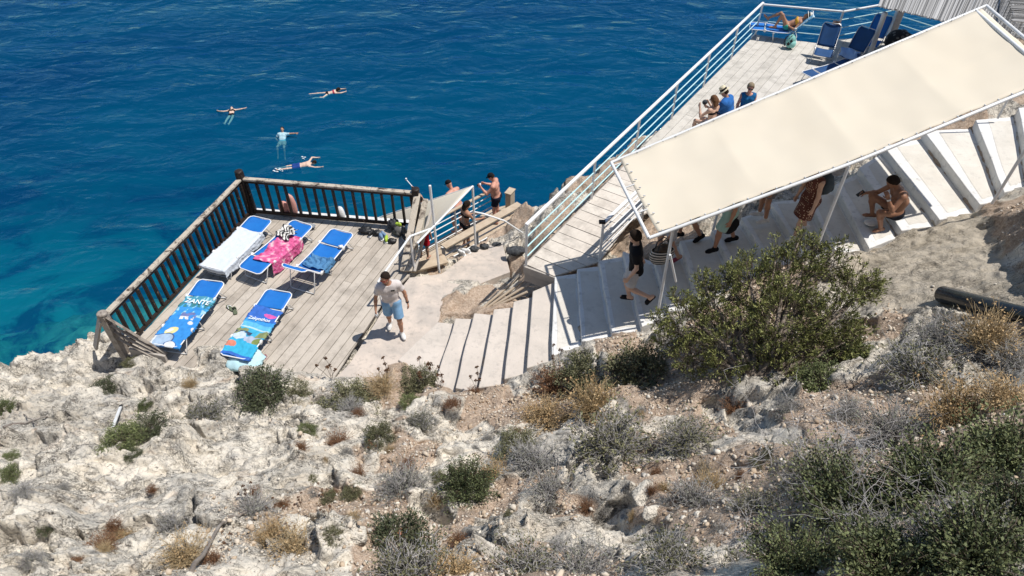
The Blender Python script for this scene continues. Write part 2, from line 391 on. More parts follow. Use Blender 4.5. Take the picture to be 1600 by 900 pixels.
    low = -9.0-np.clip(sd-1.0, 0, 40)*(0.24+.5*sstep(-11, -4, x)+.25*sstep(19, 27, y))-14*sstep(20, 27.5, y)+1.2*step2+0.7*fbm(x*0.5, y*0.5, 71, 4)+0.25*fbm(x*2, y*2, 72, 3)
    low = np.maximum(low, -8.8-.42*np.hypot((x+13.2)*.8, y-18.6)+.5*fbm(x*.6, y*.6, 73, 4)-8*sstep(21, 27, y))
    low = low+np.maximum(0, 6.0*sstep(1.1, 0.05, sd)*(0.55+0.5*gnoise(x*1.3, y*1.3, 75)))
    out = h*cliff+low*(1-cliff)
    return out, soil*cliff*(1-apron), apron, sd
def axis(parts):
    r = []
    for a, b, d in parts: r += list(np.arange(a, b, d))
    r.append(parts[-1][1]); return np.array(r)
gx = axis([(-34,-13,.5),(-13,-9,.07),(-9,9,.026),(9,14,.06),(14,30,.5)])
gy = axis([(-6,1,.5),(1,1.8,.1),(1.8,7,.021),(7,12,.028),(12,15,.06),(15,26,.09),(26,40,.5)])
GX, GY = np.meshgrid(gx, gy)
GZ, SOIL, APRON, SD = ground(GX.ravel(), GY.ravel())
nx, ny = len(gx), len(gy)
V = np.stack([GX.ravel(), GY.ravel(), GZ], 1)
# push the relief sideways a little so the rock is not a pure height field
idx = np.arange(nx*ny).reshape(ny, nx)
q = np.stack([idx[:-1, :-1], idx[:-1, 1:], idx[1:, 1:], idx[1:, :-1]], -1).reshape(-1, 4)
keep = V[q][:, :, 2].max(1) > -16
jx = 0.05*gnoise(V[:, 0]*5+V[:, 2]*3, V[:, 1]*5, 91); jy = 0.05*gnoise(V[:, 0]*5, V[:, 1]*5+V[:, 2]*3, 92)
am = np.where(V[:, 1] < 12, 1.0, 0.6)
V[:, 0] += jx*am; V[:, 1] += jy*am
def rock_material():
    m = mat('limestone', (0.6,0.55,0.47), 0.9, 0.2); n = N(m); v = n.coord('Object')
    a_s = n.n('ShaderNodeAttribute', attribute_name='soil').outputs['Fac']; a_a = n.n('ShaderNodeAttribute', attribute_name='apron').outputs['Fac']
    big = n.noise(v, 0.75, 6, 0.62, 0.4); mid = n.noise(v, 3.2, 7, 0.68, 0.5); fine = n.noise(v, 17, 6, 0.7); vf = n.noise(v, 75, 4, 0.65)
    rock = n.ramp(big, [(0.34, (0.60,0.535,0.44)), (0.5, (0.73,0.67,0.575)), (0.66, (0.60,0.55,0.475))])
    grey = n.ramp(fine, [(0.30, (0.19,0.185,0.18)), (0.70, (0.45,0.435,0.41))])
    rock = n.mix(n.ramp(mid, [(0.53, 0.0), (0.62, 0.62)]), rock, grey); lich = n.noise(v, 0.55, 5, 0.7, 0.8); rock = n.mix(n.math('MULTIPLY', n.ramp(lich, [(0.50, 0.0), (0.60, 1.0)]), n.ramp(fine, [(0.34, .9), (0.60, .25)])), rock, n.ramp(vf, [(.3,(.11,.11,.11)),(.7,(.34,.335,.32))]))
    rock = n.mix(n.ramp(n.noise(v, 1.7, 6, 0.7, 1.0), [(0.58, 0.0), (0.72, 0.6)]), rock, (0.52,0.37,0.26))
    vor = n.n('ShaderNodeTexVoronoi', feature='DISTANCE_TO_EDGE'); vor.inputs['Scale'].default_value = 6.5
    wv = n.n('ShaderNodeVectorMath', operation='ADD'); nz = n.n('ShaderNodeTexNoise'); nz.inputs['Scale'].default_value = 3.0; nz.inputs['Detail'].default_value = 5
    sc2 = n.n('ShaderNodeVectorMath', operation='SCALE'); sc2.inputs['Scale'].default_value = 0.45
    n.l(v, nz.inputs['Vector']); n.l(nz.outputs['Color'], sc2.inputs[0]); n.l(v, wv.inputs[0]); n.l(sc2.outputs[0], wv.inputs[1]); n.l(wv.outputs[0], vor.inputs['Vector'])
    crack = n.ramp(vor.outputs['Distance'], [(0.0, 0.0), (0.05, 1.0)])
    cm = n.math('MULTIPLY', n.math('SUBTRACT', 1.0, crack), n.ramp(mid, [(0.42, 0.0), (0.6, 0.75)]))
    rock = n.mix(cm, rock, (0.12,0.10,0.085))
    rock = n.mix(n.ramp(vf, [(0.33, 0.7), (0.41, 0.0)]), rock, (0.17,0.155,0.14)); rock = n.mix(n.ramp(fine, [(0.35, 0.9), (0.41, 0.0)]), rock, (0.09,0.082,0.075))
    def lines(vec, sc_, wd, lo, hi):
        q = n.math('ABSOLUTE', n.math('SUBTRACT', n.noise(vec, sc_, 3, .55, .6), .5), 0.0)
        return n.math('MULTIPLY', n.ramp(q, [(0.0, 1.0), (wd, 0.0)]), n.ramp(n.noise(v, 2.1, 4, .6), [(lo, 0.0), (hi, 1.0)]))
    mp = n.n('ShaderNodeMapping'); mp.inputs['Rotation'].default_value = (0,0,.5); mp.inputs['Scale'].default_value = (1,2.1,1); n.l(v, mp.inputs[0])
    l1 = lines(mp.outputs[0], 3.4, .030, .42, .55); l2 = lines(mp.outputs[0], 9.0, .026, .46, .58); l3 = lines(v, 22.0, .025, .50, .60)
    ln = n.math('MAXIMUM', l1, n.math('MAXIMUM', l2, l3)); ln.node.use_clamp = True
    rock = n.mix(n.math('MULTIPLY', ln, .85), rock, (0.075,0.068,0.06))
    soil = n.ramp(fine, [(0.3, (0.31,0.215,0.155)), (0.55, (0.51,0.395,0.30)), (0.75, (0.64,0.54,0.44))])
    ap = n.ramp(n.noise(n.coord('Object', (1, 2.2, 1)), 1.6, 6, 0.65, 0.8), [(0.3, (0.33,0.285,0.22)), (0.5, (0.49,0.43,0.345)), (0.7, (0.40,0.36,0.305))])
    ap = n.mix(n.math('MULTIPLY', ln, .6), ap, (.10,.09,.08)); ap = n.mix(n.ramp(vf, [(.36,.5),(.46,0.)]), ap, (.16,.145,.12))
    soil = n.mix(n.ramp(vf, [(.38,.6),(.50,0.)]), soil, (.16,.11,.075)); soil = n.mix(n.ramp(vf, [(.56,0.),(.64,.6)]), soil, (.60,.52,.43))
    c = n.mix(n.ramp(n.math('ADD', a_s, n.math('MULTIPLY', n.math('SUBTRACT', fine, 0.5), 0.7)), [(0.35, 0.0), (0.6, 1.0)]), rock, soil)
    c = n.mix(n.ramp(n.math('ADD', a_a, n.math('MULTIPLY', n.math('SUBTRACT', fine, 0.5), 0.4)), [(0.4, 0.0), (0.7, 1.0)]), c, ap)
    gp = n.n('ShaderNodeNewGeometry'); sz = n.n('ShaderNodeSeparateXYZ'); n.l(gp.outputs['Position'], sz.inputs[0])
    uw = n.math('LESS_THAN', sz.outputs['Z'], WATER-.25); un = n.noise(v, 0.55, 5, .65, .7)
    c = n.mix(uw, c, n.ramp(un, [(.40, (.03,.045,.03)), (.47, (.20,.25,.14)), (.60, (.46,.50,.32))]))
    n.col(c)
    b1 = n.bump(vf, 0.5, 0.010); b2 = n.bump(fine, 0.9, 0.035, b1); b3 = n.bump(crack, 0.4, 0.02, b2); n.nrm(n.bump(n.math('SUBTRACT', 1.0, ln), 0.6, 0.03, b3))
    return m
M['rock'] = rock_material()
g = np_mesh('hillside', V, [q[keep]], [M['rock']], smooth=False)
tag(g, kind='structure')
for nm, arr in (('soil', SOIL), ('apron', APRON)):
    a = g.data.attributes.new(nm, 'FLOAT', 'POINT'); a.data.foreach_set('value', arr.astype(np.float32))
from mathutils.bvhtree import BVHTree
_gz = GZ.reshape(ny, nx)
def gh(x, y):
    """ground height by bilinear lookup"""
    i = int(np.clip(np.searchsorted(gx, x)-1, 0, nx-2)); j = int(np.clip(np.searchsorted(gy, y)-1, 0, ny-2))
    a = (x-gx[i])/(gx[i+1]-gx[i]); b = (y-gy[j])/(gy[j+1]-gy[j])
    return float((_gz[j, i]*(1-a)+_gz[j, i+1]*a)*(1-b)+(_gz[j+1, i]*(1-a)+_gz[j+1, i+1]*a)*b)
def gat(u, v, zmin=-3.0):
    """where the sight line through pixel (u, v) meets the ground"""
    x = (u-800)/F; y = (450-v)/F
    r = Vector((x, math.cos(PITCH)+y*math.sin(PITCH), -math.sin(PITCH)+y*math.cos(PITCH)))
    t = 1.5
    while t < 40:
        p = Vector((0, 0, H))+r*t
        if p.z < gh(p.x, p.y): return Vector((p.x, p.y, gh(p.x, p.y)))
        t += 0.02
    return p

# ------------------------------------------------------------------ sea
def sea_material():
    m = bpy.data.materials.new('sea_water'); m.use_nodes = True; t = m.node_tree; t.nodes.clear()
    class K(N):
        def __init__(s): s.t = t
    n = K()
    out = n.n('ShaderNodeOutputMaterial')
    v = n.coord('Object', (1.0, 1.0, 1.0)); vw = n.n('ShaderNodeMapping'); vw.inputs['Rotation'].default_value = (0, 0, math.radians(14)); vw.inputs['Scale'].default_value = (0.75, 1.35, 1)
    n.l(v, vw.inputs[0]); v = vw.outputs[0]
    h1 = n.noise(v, 0.35, 3, 0.5, 0.6); h2 = n.noise(v, 1.15, 4, 0.55, 0.9); h3 = n.noise(v, 4.2, 4, 0.6, 0.5)
    b = n.bump(h3, 0.20, 0.06, n.bump(h2, 0.36, 0.30, n.bump(h1, 0.5, 1.1)))
    gl = n.n('ShaderNodeBsdfGlossy'); gl.inputs['Roughness'].default_value = 0.06; gl.inputs['Color'].default_value = (.30,.64,1,1); n.l(b, gl.inputs['Normal'])
    df = n.n('ShaderNodeBsdfDiffuse'); df.inputs['Color'].default_value = (0.0003, 0.115, 0.27, 1)
    pt = n.noise(n.coord('Object', (.6,1.3,1)), 0.045, 4, .6, .5); n.l(n.ramp(pt, [(.38,(.0003,.105,.30)),(.62,(.0003,.165,.37))]), df.inputs['Color'])
    tr = n.n('ShaderNodeBsdfTransparent'); tr.inputs['Color'].default_value = (0.6, 1.0, 1.0, 1)
    mx = n.n('ShaderNodeMixShader'); mx.inputs[0].default_value = 0.70
    n.l(df.outputs[0], mx.inputs[1]); n.l(tr.outputs[0], mx.inputs[2])
    fr = n.n('ShaderNodeFresnel'); fr.inputs['IOR'].default_value = 1.33; n.l(b, fr.inputs['Normal'])
    mx2 = n.n('ShaderNodeMixShader'); n.l(fr.outputs[0], mx2.inputs[0]); n.l(mx.outputs[0], mx2.inputs[1]); n.l(gl.outputs[0], mx2.inputs[2])
    n.l(mx2.outputs[0], out.inputs['Surface'])
    va = n.n('ShaderNodeVolumeAbsorption'); va.inputs['Color'].default_value = (0.0, 0.70, 0.72, 1); va.inputs['Density'].default_value = 0.20
    n.l(va.outputs[0], out.inputs['Volume'])
    return m
M['sea'] = sea_material()
def sea():
    xs = axis([(-200,-60,10),(-60,-36,.8),(-36,36,.14),(36,60,.8),(60,260,10)]); ys = axis([(-30,12,3),(12,44,.13),(44,75,.5),(75,400,10)])
    X, Y = np.meshgrid(xs, ys); x, y = X.ravel(), Y.ravel()
    c, s = math.cos(.24), math.sin(.24); a = x*c+y*s; b = -x*s+y*c
    Z = 0.060*gnoise(a*0.16, b*0.42, 1)+0.035*gnoise(a*0.5+0.4*gnoise(a*.3, b*.3, 3), b*1.15, 2)+0.009*gnoise(a*1.4, b*2.6, 4)
    top = np.stack([x, y, WATER+Z], 1); W_, H_ = len(xs), len(ys); n0 = len(top)
    ix = np.arange(n0).reshape(H_, W_)
    qt = np.stack([ix[:-1,:-1], ix[:-1,1:], ix[1:,1:], ix[1:,:-1]], -1).reshape(-1, 4)
    bot = top.copy(); bot[:, 2] = -40
    ring = np.concatenate([ix[0,:], ix[1:,-1], ix[-1,-2::-1], ix[-2:0:-1,0]])
    rb = bot[ring]; m_ = len(ring); k = np.arange(m_); k2 = (k+1) % m_
    side = np.stack([ring[k2], ring[k], n0+k, n0+k2], 1)
    o = np_mesh('sea', np.concatenate([top, rb]), [qt, side], [M['sea']], smooth=True)
    # bottom face
    import bmesh
    bm = bmesh.new(); bm.from_mesh(o.data); bm.verts.ensure_lookup_table()
    bm.faces.new([bm.verts[n0+i] for i in range(m_)][::-1]); bm.to_mesh(o.data); bm.free()
    tag(o, kind='structure')
sea()
def seabed():
    m = mat('seabed_rock', (0.3,0.3,0.25), 0.9, 0.1); n = N(m); v = n.coord('Object')
    n.col(n.ramp(n.noise(v, 0.16, 6, 0.65, 0.8), [(0.40, (0.05,0.06,0.05)), (0.5, (0.45,0.45,0.38)), (0.68, (0.62,0.62,0.55))]))
    xs = np.arange(-200, 261, 2.0); ys = np.arange(5, 401, 2.0); X, Y = np.meshgrid(xs, ys); x, y = X.ravel(), Y.ravel()
    Z = np.minimum(-13, -11.5-(y-14)*0.30-np.maximum(x+12, 0)*0.18)+1.2*fbm(x*0.09, y*0.09, 81, 4); Z = np.maximum(Z, -38)
    ix = np.arange(len(x)).reshape(len(ys), len(xs))
    qt = np.stack([ix[:-1,:-1], ix[:-1,1:], ix[1:,1:], ix[1:,:-1]], -1).reshape(-1, 4)
    tag(np_mesh('seabed', np.stack([x, y, Z], 1), [qt], [m], smooth=True), kind='structure')
seabed()
# ------------------------------------------------------------------ boards clipped to an outline
def clip_half(poly, nx_, ny_, d):
    out = []
    for i in range(len(poly)):
        a, b = poly[i], poly[(i+1) % len(poly)]
        da = a[0]*nx_+a[1]*ny_-d; db = b[0]*nx_+b[1]*ny_-d
        if da <= 0: out.append(a)
        if (da < 0 < db) or (db < 0 < da):
            t = da/(da-db); out.append((a[0]+(b[0]-a[0])*t, a[1]+(b[1]-a[1])*t))
    return out
def ccw(poly):
    s = sum(poly[i][0]*poly[(i+1) % len(poly)][1]-poly[(i+1) % len(poly)][0]*poly[i][1] for i in range(len(poly)))
    return poly if s > 0 else poly[::-1]
def boards(poly, z, ang, width, gap, thick, name, m, parent, seed=1, joint=2.6, zfun=None):
    """planking running along direction ang, clipped to the world outline poly"""
    rnd = random.Random(seed); c, s = math.cos(-ang+math.pi/2), math.sin(-ang+math.pi/2)
    o = Vector((poly[0][0], poly[0][1]))
    loc = ccw([((p[0]-o.x)*c-(p[1]-o.y)*s, (p[0]-o.x)*s+(p[1]-o.y)*c) for p in poly])      # boards along local y
    mb = MB(); x0 = min(p[0] for p in loc); x1 = max(p[0] for p in loc); y0 = min(p[1] for p in loc); y1 = max(p[1] for p in loc)
    x = x0
    while x < x1:
        st = clip_half(clip_half(loc, -1, 0, -(x+gap/2)), 1, 0, x+width-gap/2)
        y = y0-rnd.random()*joint
        while y < y1 and len(st) > 2:
            L = joint*(0.75+0.5*rnd.random())
            pc = clip_half(clip_half(st, 0, -1, -(y+0.0015)), 0, 1, y+L-0.0015)
            if len(pc) > 2:
                dz = rnd.uniform(-.003, .003)
                mb.prism(pc, -thick, dz)
            y += L
        x += width
    ob = mb.build(name, m, parent)
    M4 = Matrix.Translation((o.x, o.y, z)) @ Matrix.Rotation(ang-math.pi/2, 4, 'Z')
    if parent is not None: ob.matrix_local = parent.matrix_basis.inverted() @ M4
    else: ob.matrix_basis = M4
    return ob
def heading(a, b): return math.atan2(b[1]-a[1], b[0]-a[0])

# ------------------------------------------------------------------ lower wooden deck
deck = empty('wooden_deck', (0, 0, 0), 0, 'weathered wooden sun deck on the cliff edge carrying the five blue loungers', 'deck')
PA = heading(at(415,545,0), at(545,395,0))
boards([(p.x, p.y) for p in DECK], 0.0, PA, 0.205, 0.016, 0.035, 'planking', M['deck_planks'], deck, 3, 2.9)
fr = MB()
dp = [Vector((p.x, p.y, 0)) for p in DECK]
for a, b in ((0,1),(7,0)): fr.bar(dp[a]+Vector((0,0,-.13)), dp[b]+Vector((0,0,-.13)), 0.06, 0.18)
for k in range(6):
    a = dp[1].lerp(dp[0], k/5); b = dp[6].lerp(dp[7], k/5); fr.bar(a+Vector((0,0,-.125)), b+Vector((0,0,-.125)), 0.07, 0.16)
fr.build('frame', M['grey_wood'], deck)
for k, (a, b) in enumerate(((0,.0),(0,.33),(0,.66),(7,.3),(7,.8))):
    p = dp[0].lerp(dp[1], b) if a == 0 else dp[7].lerp(dp[0], b)
    q_ = p+Vector((0.25,-0.25,0)); z0 = min(gh(q_.x, q_.y), -0.5)
    mb = MB(); mb.bar((q_.x, q_.y, -.2), (q_.x, q_.y, max(z0-.2, -6)), .16, .16, (0,1,0)); mb.build('support_post', M['grey_wood'], deck)
# white ledge outside the far railing
mb = MB(); n_ = Vector((dp[0].y-dp[7].y, dp[7].x-dp[0].x, 0)).normalized()
if n_.y < 0: n_ = -n_
mb.bar(dp[0]+n_*.17+Vector((-.1,0,-.04)), dp[7]+n_*.17+Vector((0,0,-.04)), .2, .06)
n2 = Vector((dp[0].y-dp[1].y, dp[1].x-dp[0].x, 0)).normalized()
if n2.x > 0: n2 = -n2
mb.build('outer_ledge', M['whitewash'], deck)
def wood_fence(name, a, b, label, nb, h=1.06, posts=(), top=M['peeling_wood']):
    root = empty(name, a, 0, label, 'railing'); a = Vector(a); b = Vector(b); d = (b-a).normalized(); r = random.Random(nb)
    mb = MB()
    k = 4
    for i in range(k):
        p, q_ = a.lerp(b, i/k)+Vector((0,0,h+r.uniform(-.006,.006))), a.lerp(b, (i+1)/k)+Vector((0,0,h+r.uniform(-.006,.006)))
        mb.bar(p+d*.004, q_-d*.004, .115, .05)
    mb.build('top_rail', top, root, .006, loc=a).parent = root
    root.children[-1].location = (0,0,0)
    mb = MB(); mb.bar(a+Vector((0,0,.09)), b+Vector((0,0,.09)), .05, .08); mb.bar(a+Vector((0,0,h-.075)), b+Vector((0,0,h-.075)), .05, .07)
    o = mb.build('lower_rail', M['dark_wood'], root, .004, loc=a); o.location = (0,0,0)
    for i in range(nb):
        t = (i+.5)/nb; p = a.lerp(b, t); tilt = Vector((r.uniform(-.012,.012), r.uniform(-.012,.012), 0))
        mb = MB(); mb.bar(p+Vector((0,0,.13)), p+tilt+Vector((0,0,h-.11)), .078, .05, (d.x, d.y, 0))
        o = mb.build('baluster', M['dark_wood'], root, .005, loc=a); o.location = (0,0,0)
    for p, hh, mm in posts:
        mb = MB(); p = Vector(p); mb.bar(p+Vector((0,0,-.25)), p+Vector((0,0,hh)), .155, .155, (d.x, d.y, 0))
        mb.lathe([(0.0, hh+.075), (.075, hh+.07), (.098, hh+.05), (.098, hh+.012), (.08, hh)], p, 18)
        o = mb.build('corner_post', mm, root, .008, loc=a); o.location = (0,0,0)
    return root
Lp, Cp, Rp = at(195,552,0), at(394,334,0), at(656,357,0)
wood_fence('wooden_railing', Lp, Cp, 'dark peeling wooden railing along the left sea edge of the lower deck', 24, 1.06, [(Lp, 1.1, M['grey_wood'])])
wood_fence('wooden_railing', Cp, Rp, 'dark wooden railing with pale top along the far edge of the lower deck', 18, 1.06, [(Cp, 1.22, M['dark_wood']), (Rp, 1.12, M['dark_wood'])])
# leaning end boards at the left corner
root = empty('end_railing', Lp, 0, 'grey boards sloping from the left corner post down to the deck', 'railing')
E_ = at(262,556,.05)
for i, (z0, e) in enumerate(((1.06, (0,0,.06)), (.86, (-.05,-.02,.04)), (.66, (-.12,-.04,.02)), (.45, (-.2,-.07,.0)))):
    mb = MB(); mb.bar(Lp+Vector((.06,-.02,z0)), E_+Vector(e), .05, .11, (0.25,-.5,.8)); o = mb.build('board', M['grey_wood'], root, .005, loc=Lp); o.location = (0,0,0)
mb = MB(); mb.bar(at(204,549,.12), at(260,561,.08), .05, .2); o = mb.build('kick_board', M['board_grey'], root, .005, loc=Lp); o.location = (0,0,0)
p0 = Lp+Vector((-.08,-.03,1.0)); p1 = at(149,543,.02)
root = empty('brace_board', p1, 0, 'pale grey brace board leaning against the left corner post', 'board')
mb = MB(); mb.bar(p0, p1, .13, .045, (-.4,-.6,.4)); o = mb.build('board', M['board_grey'], root, .006, loc=p1); o.location = (0,0,0)
# slanting peeling boards at the right end of the deck
root = empty('slanting_handrail', Rp, 0, 'weathered peeling boards slanting down at the right end of the far railing', 'handrail')
for dx, m_, w_ in ((0.04, 'peeling_wood', .15), (.22, 'peeling_wood', .13), (.38, 'board_grey', .06)):
    mb = MB(); mb.bar(Rp+Vector((dx,.0,1.08-dx*.9)), at(628+dx*52,424,-.02+.1), w_, .05); o = mb.build('board', M[m_], root, .008, loc=Rp); o.location = (0,0,0)

# ------------------------------------------------------------------ concrete landing and stairs
def sheet(poly, name, m, thick, parent=None, sub=4, wob=.006):
    import bmesh
    P = [Vector(p) for p in poly]
    bm = bmesh.new(); vv = [bm.verts.new(p) for p in P]; bm.faces.new(vv)
    bmesh.ops.triangulate(bm, faces=bm.faces)
    bmesh.ops.subdivide_edges(bm, edges=bm.edges, cuts=sub, use_grid_fill=True)
    for v_ in bm.verts: v_.co.z += wob*float(gnoise(np.array([v_.co.x*3.]), np.array([v_.co.y*3.]), 5)[0])
    r = bmesh.ops.extrude_face_region(bm, geom=bm.faces[:])
    for e in r['geom']:
        if isinstance(e, bmesh.types.BMVert): e.co.z -= thick
    bmesh.ops.recalc_face_normals(bm, faces=bm.faces)
    me = bpy.data.meshes.new(name); bm.to_mesh(me); bm.free(); me.materials.append(m)
    o = bpy.data.objects.new(name, me); C.objects.link(o)
    if parent is not None: o.parent = parent
    return o
tag(sheet(LANDXY, 'concrete_landing', M['landing_concrete'], .5, sub=5), kind='structure')
M['upper_tread'] = concrete('upper_tread', (.66,.63,.575), (.57,.535,.48), (.46,.44,.40))
stair = empty('concrete_staircase', (0,0,0), 0, 'long whitewashed concrete staircase climbing to the right from the deck', 'staircase')
for i in range(len(RIS)-1):
    (f, n_, z), (f2, n2_, z2) = RIS[i], RIS[i+1]
    a, b, c, d = at(*n_, z), at(*n2_, z2), at(*f2, z2), at(*f, z)
    run = ((b-a)+(c-d)); run.z = 0; run.normalize()
    b2 = b+run*.05; c2 = c+run*.05
    # uneven hand-made edge: subdivide front edge
    rnd = random.Random(i); front = []
    for t in (.0,.2,.4,.6,.8,1.0):
        p = d.lerp(a, t); p.x += rnd.uniform(-.012,.012); front.append((p.x, p.y))
    poly = front + [(b2.x, b2.y), (c2.x, c2.y)]
    up = i >= 6
    mb = MB(); mb.prism(ccw(poly), z-1.0, z)
    st = mb.build('step', M['whitewash'] if up else M['tread_concrete'], stair, 0)
    bv = st.modifiers.new('bevel', 'BEVEL'); bv.width = .018; bv.segments = 2; bv.limit_method = 'ANGLE'
    if up:
        k0, k1 = (.30, .90) if i > 15 else (.16, .93)
        q_ = []
        for s_, t_ in ((k0,.05),(k0,.95),(k1,.93),(k1,.07)):
            p = (d.lerp(a, t_)).lerp(c.lerp(b, t_), s_); q_.append((p.x, p.y, z+.004))
        q2 = []
        for j in range(4):
            for t in (0,.25,.5,.75):
                p = Vector(q_[j]).lerp(Vector(q_[(j+1) % 4]), t); q2.append(p+Vector((rnd.uniform(-.02,.02), rnd.uniform(-.02,.02), 0)))
        mb = MB(); mb.add(q2, [tuple(range(16))]); o = mb.build('worn_tread', M['upper_tread'], st)
        if o.data.polygons[0].normal.z < 0: o.data.flip_normals()

# ------------------------------------------------------------------ upper walkway
walk = empty('wooden_walkway', (0,0,0), 0, 'long pale plank walkway running up to the sunbathing terrace over the sea', 'walkway')
WA = heading(at(822,413,1), at(1180,54,1))
w0, w1 = at(822,413,1), at(1180,54,1); split = w0.lerp(w1, .40); wn = Vector((-(w1-w0).y, (w1-w0).x, 0)).normalized()*-1
ramp = [w0, split, split+wn*1.75, at(985,345,1), at(936,409,1), at(866,431,1)]
ramp[2] = split+wn*2.2
boards([(p.x, p.y) for p in ramp], 1.0, WA+math.pi/2, 0.33, .018, .04, 'ramp_planking', M['walk_planks'], walk, 8, 6)
flat = [split+(w1-w0).normalized()*.01, w1, at(1279,68,1), at(1302,62,1), at(1460,52,1), at(1560,90,1), at(1300,250,1), split+wn*4.0]
boards([(p.x, p.y) for p in flat], 1.0, WA, 0.24, .010, .04, 'terrace_planking', M['far_planks'], walk, 9, 4.2)
mb = MB(); e0 = at(816,420,1.0); e1 = at(884,436,1.0)
mb.bar(w0+Vector((-.03,-.03,-.12)), e1+Vector((0,-.03,-.12)), .05, .19); mb.bar(w0+Vector((-.02,-.02,-.33)), e1+Vector((0,-.02,-.33)), .05, .20)
mb.bar(w0+Vector((-.03,0,-.15)), w1+Vector((0,0,-.15)), .07, .2); mb.bar(w1+Vector((0,.02,-.15)), at(1279,68,1)+Vector((0,.02,-.15)), .07, .2)
mb.build('edge_beam', M['board_grey'], walk, .005)
for t in (.03,.25,.45,.65,.85,1.0):
    p = w0.lerp(w1, t)+wn*.3; z0 = max(gh(p.x, p.y), WATER-1)
    mb = MB(); mb.bar((p.x, p.y, .94), (p.x, p.y, z0-.2), .1, .1, (0,1,0)); mb.build('support_post', M['grey_metal'], walk)
def metal_rail(name, pts, label, heights, posts, h=1.05, top_w=.07, top_m='white_metal', r=.016, bar_m='white_metal'):
    a = Vector(pts[0]); root = empty(name, a, 0, label, 'railing')
    mb = MB()
    for p, q_ in zip(pts[:-1], pts[1:]): mb.bar(Vector(p)+Vector((0,0,h)), Vector(q_)+Vector((0,0,h)), top_w, .045, ext=.02)
    o = mb.build('top_rail', M[top_m], root, .006, loc=a); o.location = (0,0,0)
    for hh in heights:
        mb = MB()
        for p, q_ in zip(pts[:-1], pts[1:]): mb.tube([Vector(p)+Vector((0,0,hh)), Vector(q_)+Vector((0,0,hh))], r, 8)
        o = mb.build('bar', M[bar_m], root, loc=a); o.location = (0,0,0)
    for p in posts:
        p = Vector(p); mb = MB(); mb.bar(p+Vector((0,0,-.1)), p+Vector((0,0,h-.02)), .06, .05, (1,0,0))
        o = mb.build('post', M['white_metal'], root, .004, loc=a); o.location = (0,0,0)
    return root
d_ = (w1-w0)
metal_rail('metal_railing', [w0, w1], 'long white metal railing along the sea side of the plank walkway', (.20,.46,.73), [w0.lerp(w1, t) for t in (0,.2,.36,.52,.68,.84,1.0)], bar_m='turquoise_metal')
fr_ = [w1, at(1302,66,1.0), at(1400,47,1.0), at(1490,76,1.0)]
metal_rail('metal_railing', fr_, 'white metal railing round the far end of the sunbathing terrace', (.20,.46,.73), [fr_[1], fr_[2], fr_[3]], 1.0, bar_m='turquoise_metal')
rr = [at(936,409,1.0), at(1060,285,1.0)]
metal_rail('metal_railing', rr, 'short white metal railing between the walkway and the shaded stairs', (.3,.5,.68,.86), [rr[0], rr[0].lerp(rr[1], .5)], 1.02, .075)
mb = MB(); mb.box(rr[0]+Vector((-.03,-.01,1.06)), (.13,.09,.05)); tag(mb.build('post_cap', M['dark_wood'], bpy.data.objects['metal_railing.002'], .006, loc=rr[0]), None).location = (0,0,0)
# prohibition sign on the far railing
sp = fr_[0].lerp(fr_[1], .955)+Vector((0,-.04,.56)); sdir = (fr_[1]-fr_[0]).normalized(); snor = Vector((sdir.y, -sdir.x, 0))
RS = Matrix((( sdir.x, 0, snor.x), (sdir.y, 0, snor.y), (0, 1, 0)))
root = empty('warning_sign', sp, 0, 'small faded pink prohibition sign hanging on the far terrace railing', 'sign')
mb = MB(); mb.box((0,0,0), (.23,.30,.008), RS); mb.build('plate', mat('sign_plate', (.55,.40,.34), .5), root, .002)
mb = MB(); mb.lathe([(0,.0055),(.095,.0055),(.095,.004)], RS @ Vector((0,.035,0)), 24, RS); mb.build('disc', M['black'], root)
ms = mat('sign_symbol', (.55,.33,.2), .5)
mb = MB(); mb.lathe([(.085,.0075),(.07,.0075)], RS @ Vector((0,.035,0)), 24, RS); mb.box(RS @ Vector((0,.035,.0075)), (.15,.016,.002), RS @ Matrix.Rotation(.8, 3, 'Z')); mb.box(RS @ Vector((.0,.035,.0085)), (.09,.03,.002), RS @ Matrix.Rotation(-.5, 3, 'Z')); mb.build('symbol', ms, root)
mb = MB(); mb.box(RS @ Vector((0,-.105,.006)), (.17,.055,.003), RS); mb.build('caption_band', M['black'], root)

# ------------------------------------------------------------------ the big shade canopy over the stairs
ZA = 3.47
cA, cB = at(955,254,ZA), at(1014,372,ZA); cR = at(1327,257,4.36)
def along(u, v, p0, d, z0, slope):
    z = z0
    for _ in range(40):
        p = at(u, v, z); s = (Vector((p.x-p0.x, p.y-p0.y))).dot(Vector((d.x, d.y)).normalized()); z = z0+slope*s
    return at(u, v, z)
dB = cR-cB; sl = dB.z/math.hypot(dB.x, dB.y)
cE = along(1668,116,cB,dB,ZA,sl); cD = along(1541,9,cA,dB,ZA,sl)
canopy = empty('shade_canopy', cB, 0, 'big cream fabric shade canopy on a white frame above the stairs', 'canopy')
def edgeB(t): # near edge through cB, cR, cE
    s1 = (cR-cB).length; s2 = (cE-cR).length; s = t*(s1+s2)
    return cB.lerp(cR, s/s1) if s < s1 else cR.lerp(cE, (s-s1)/s2)
nu, nv = 120, 24; Vc = []
dAB = (cB-cA).normalized()
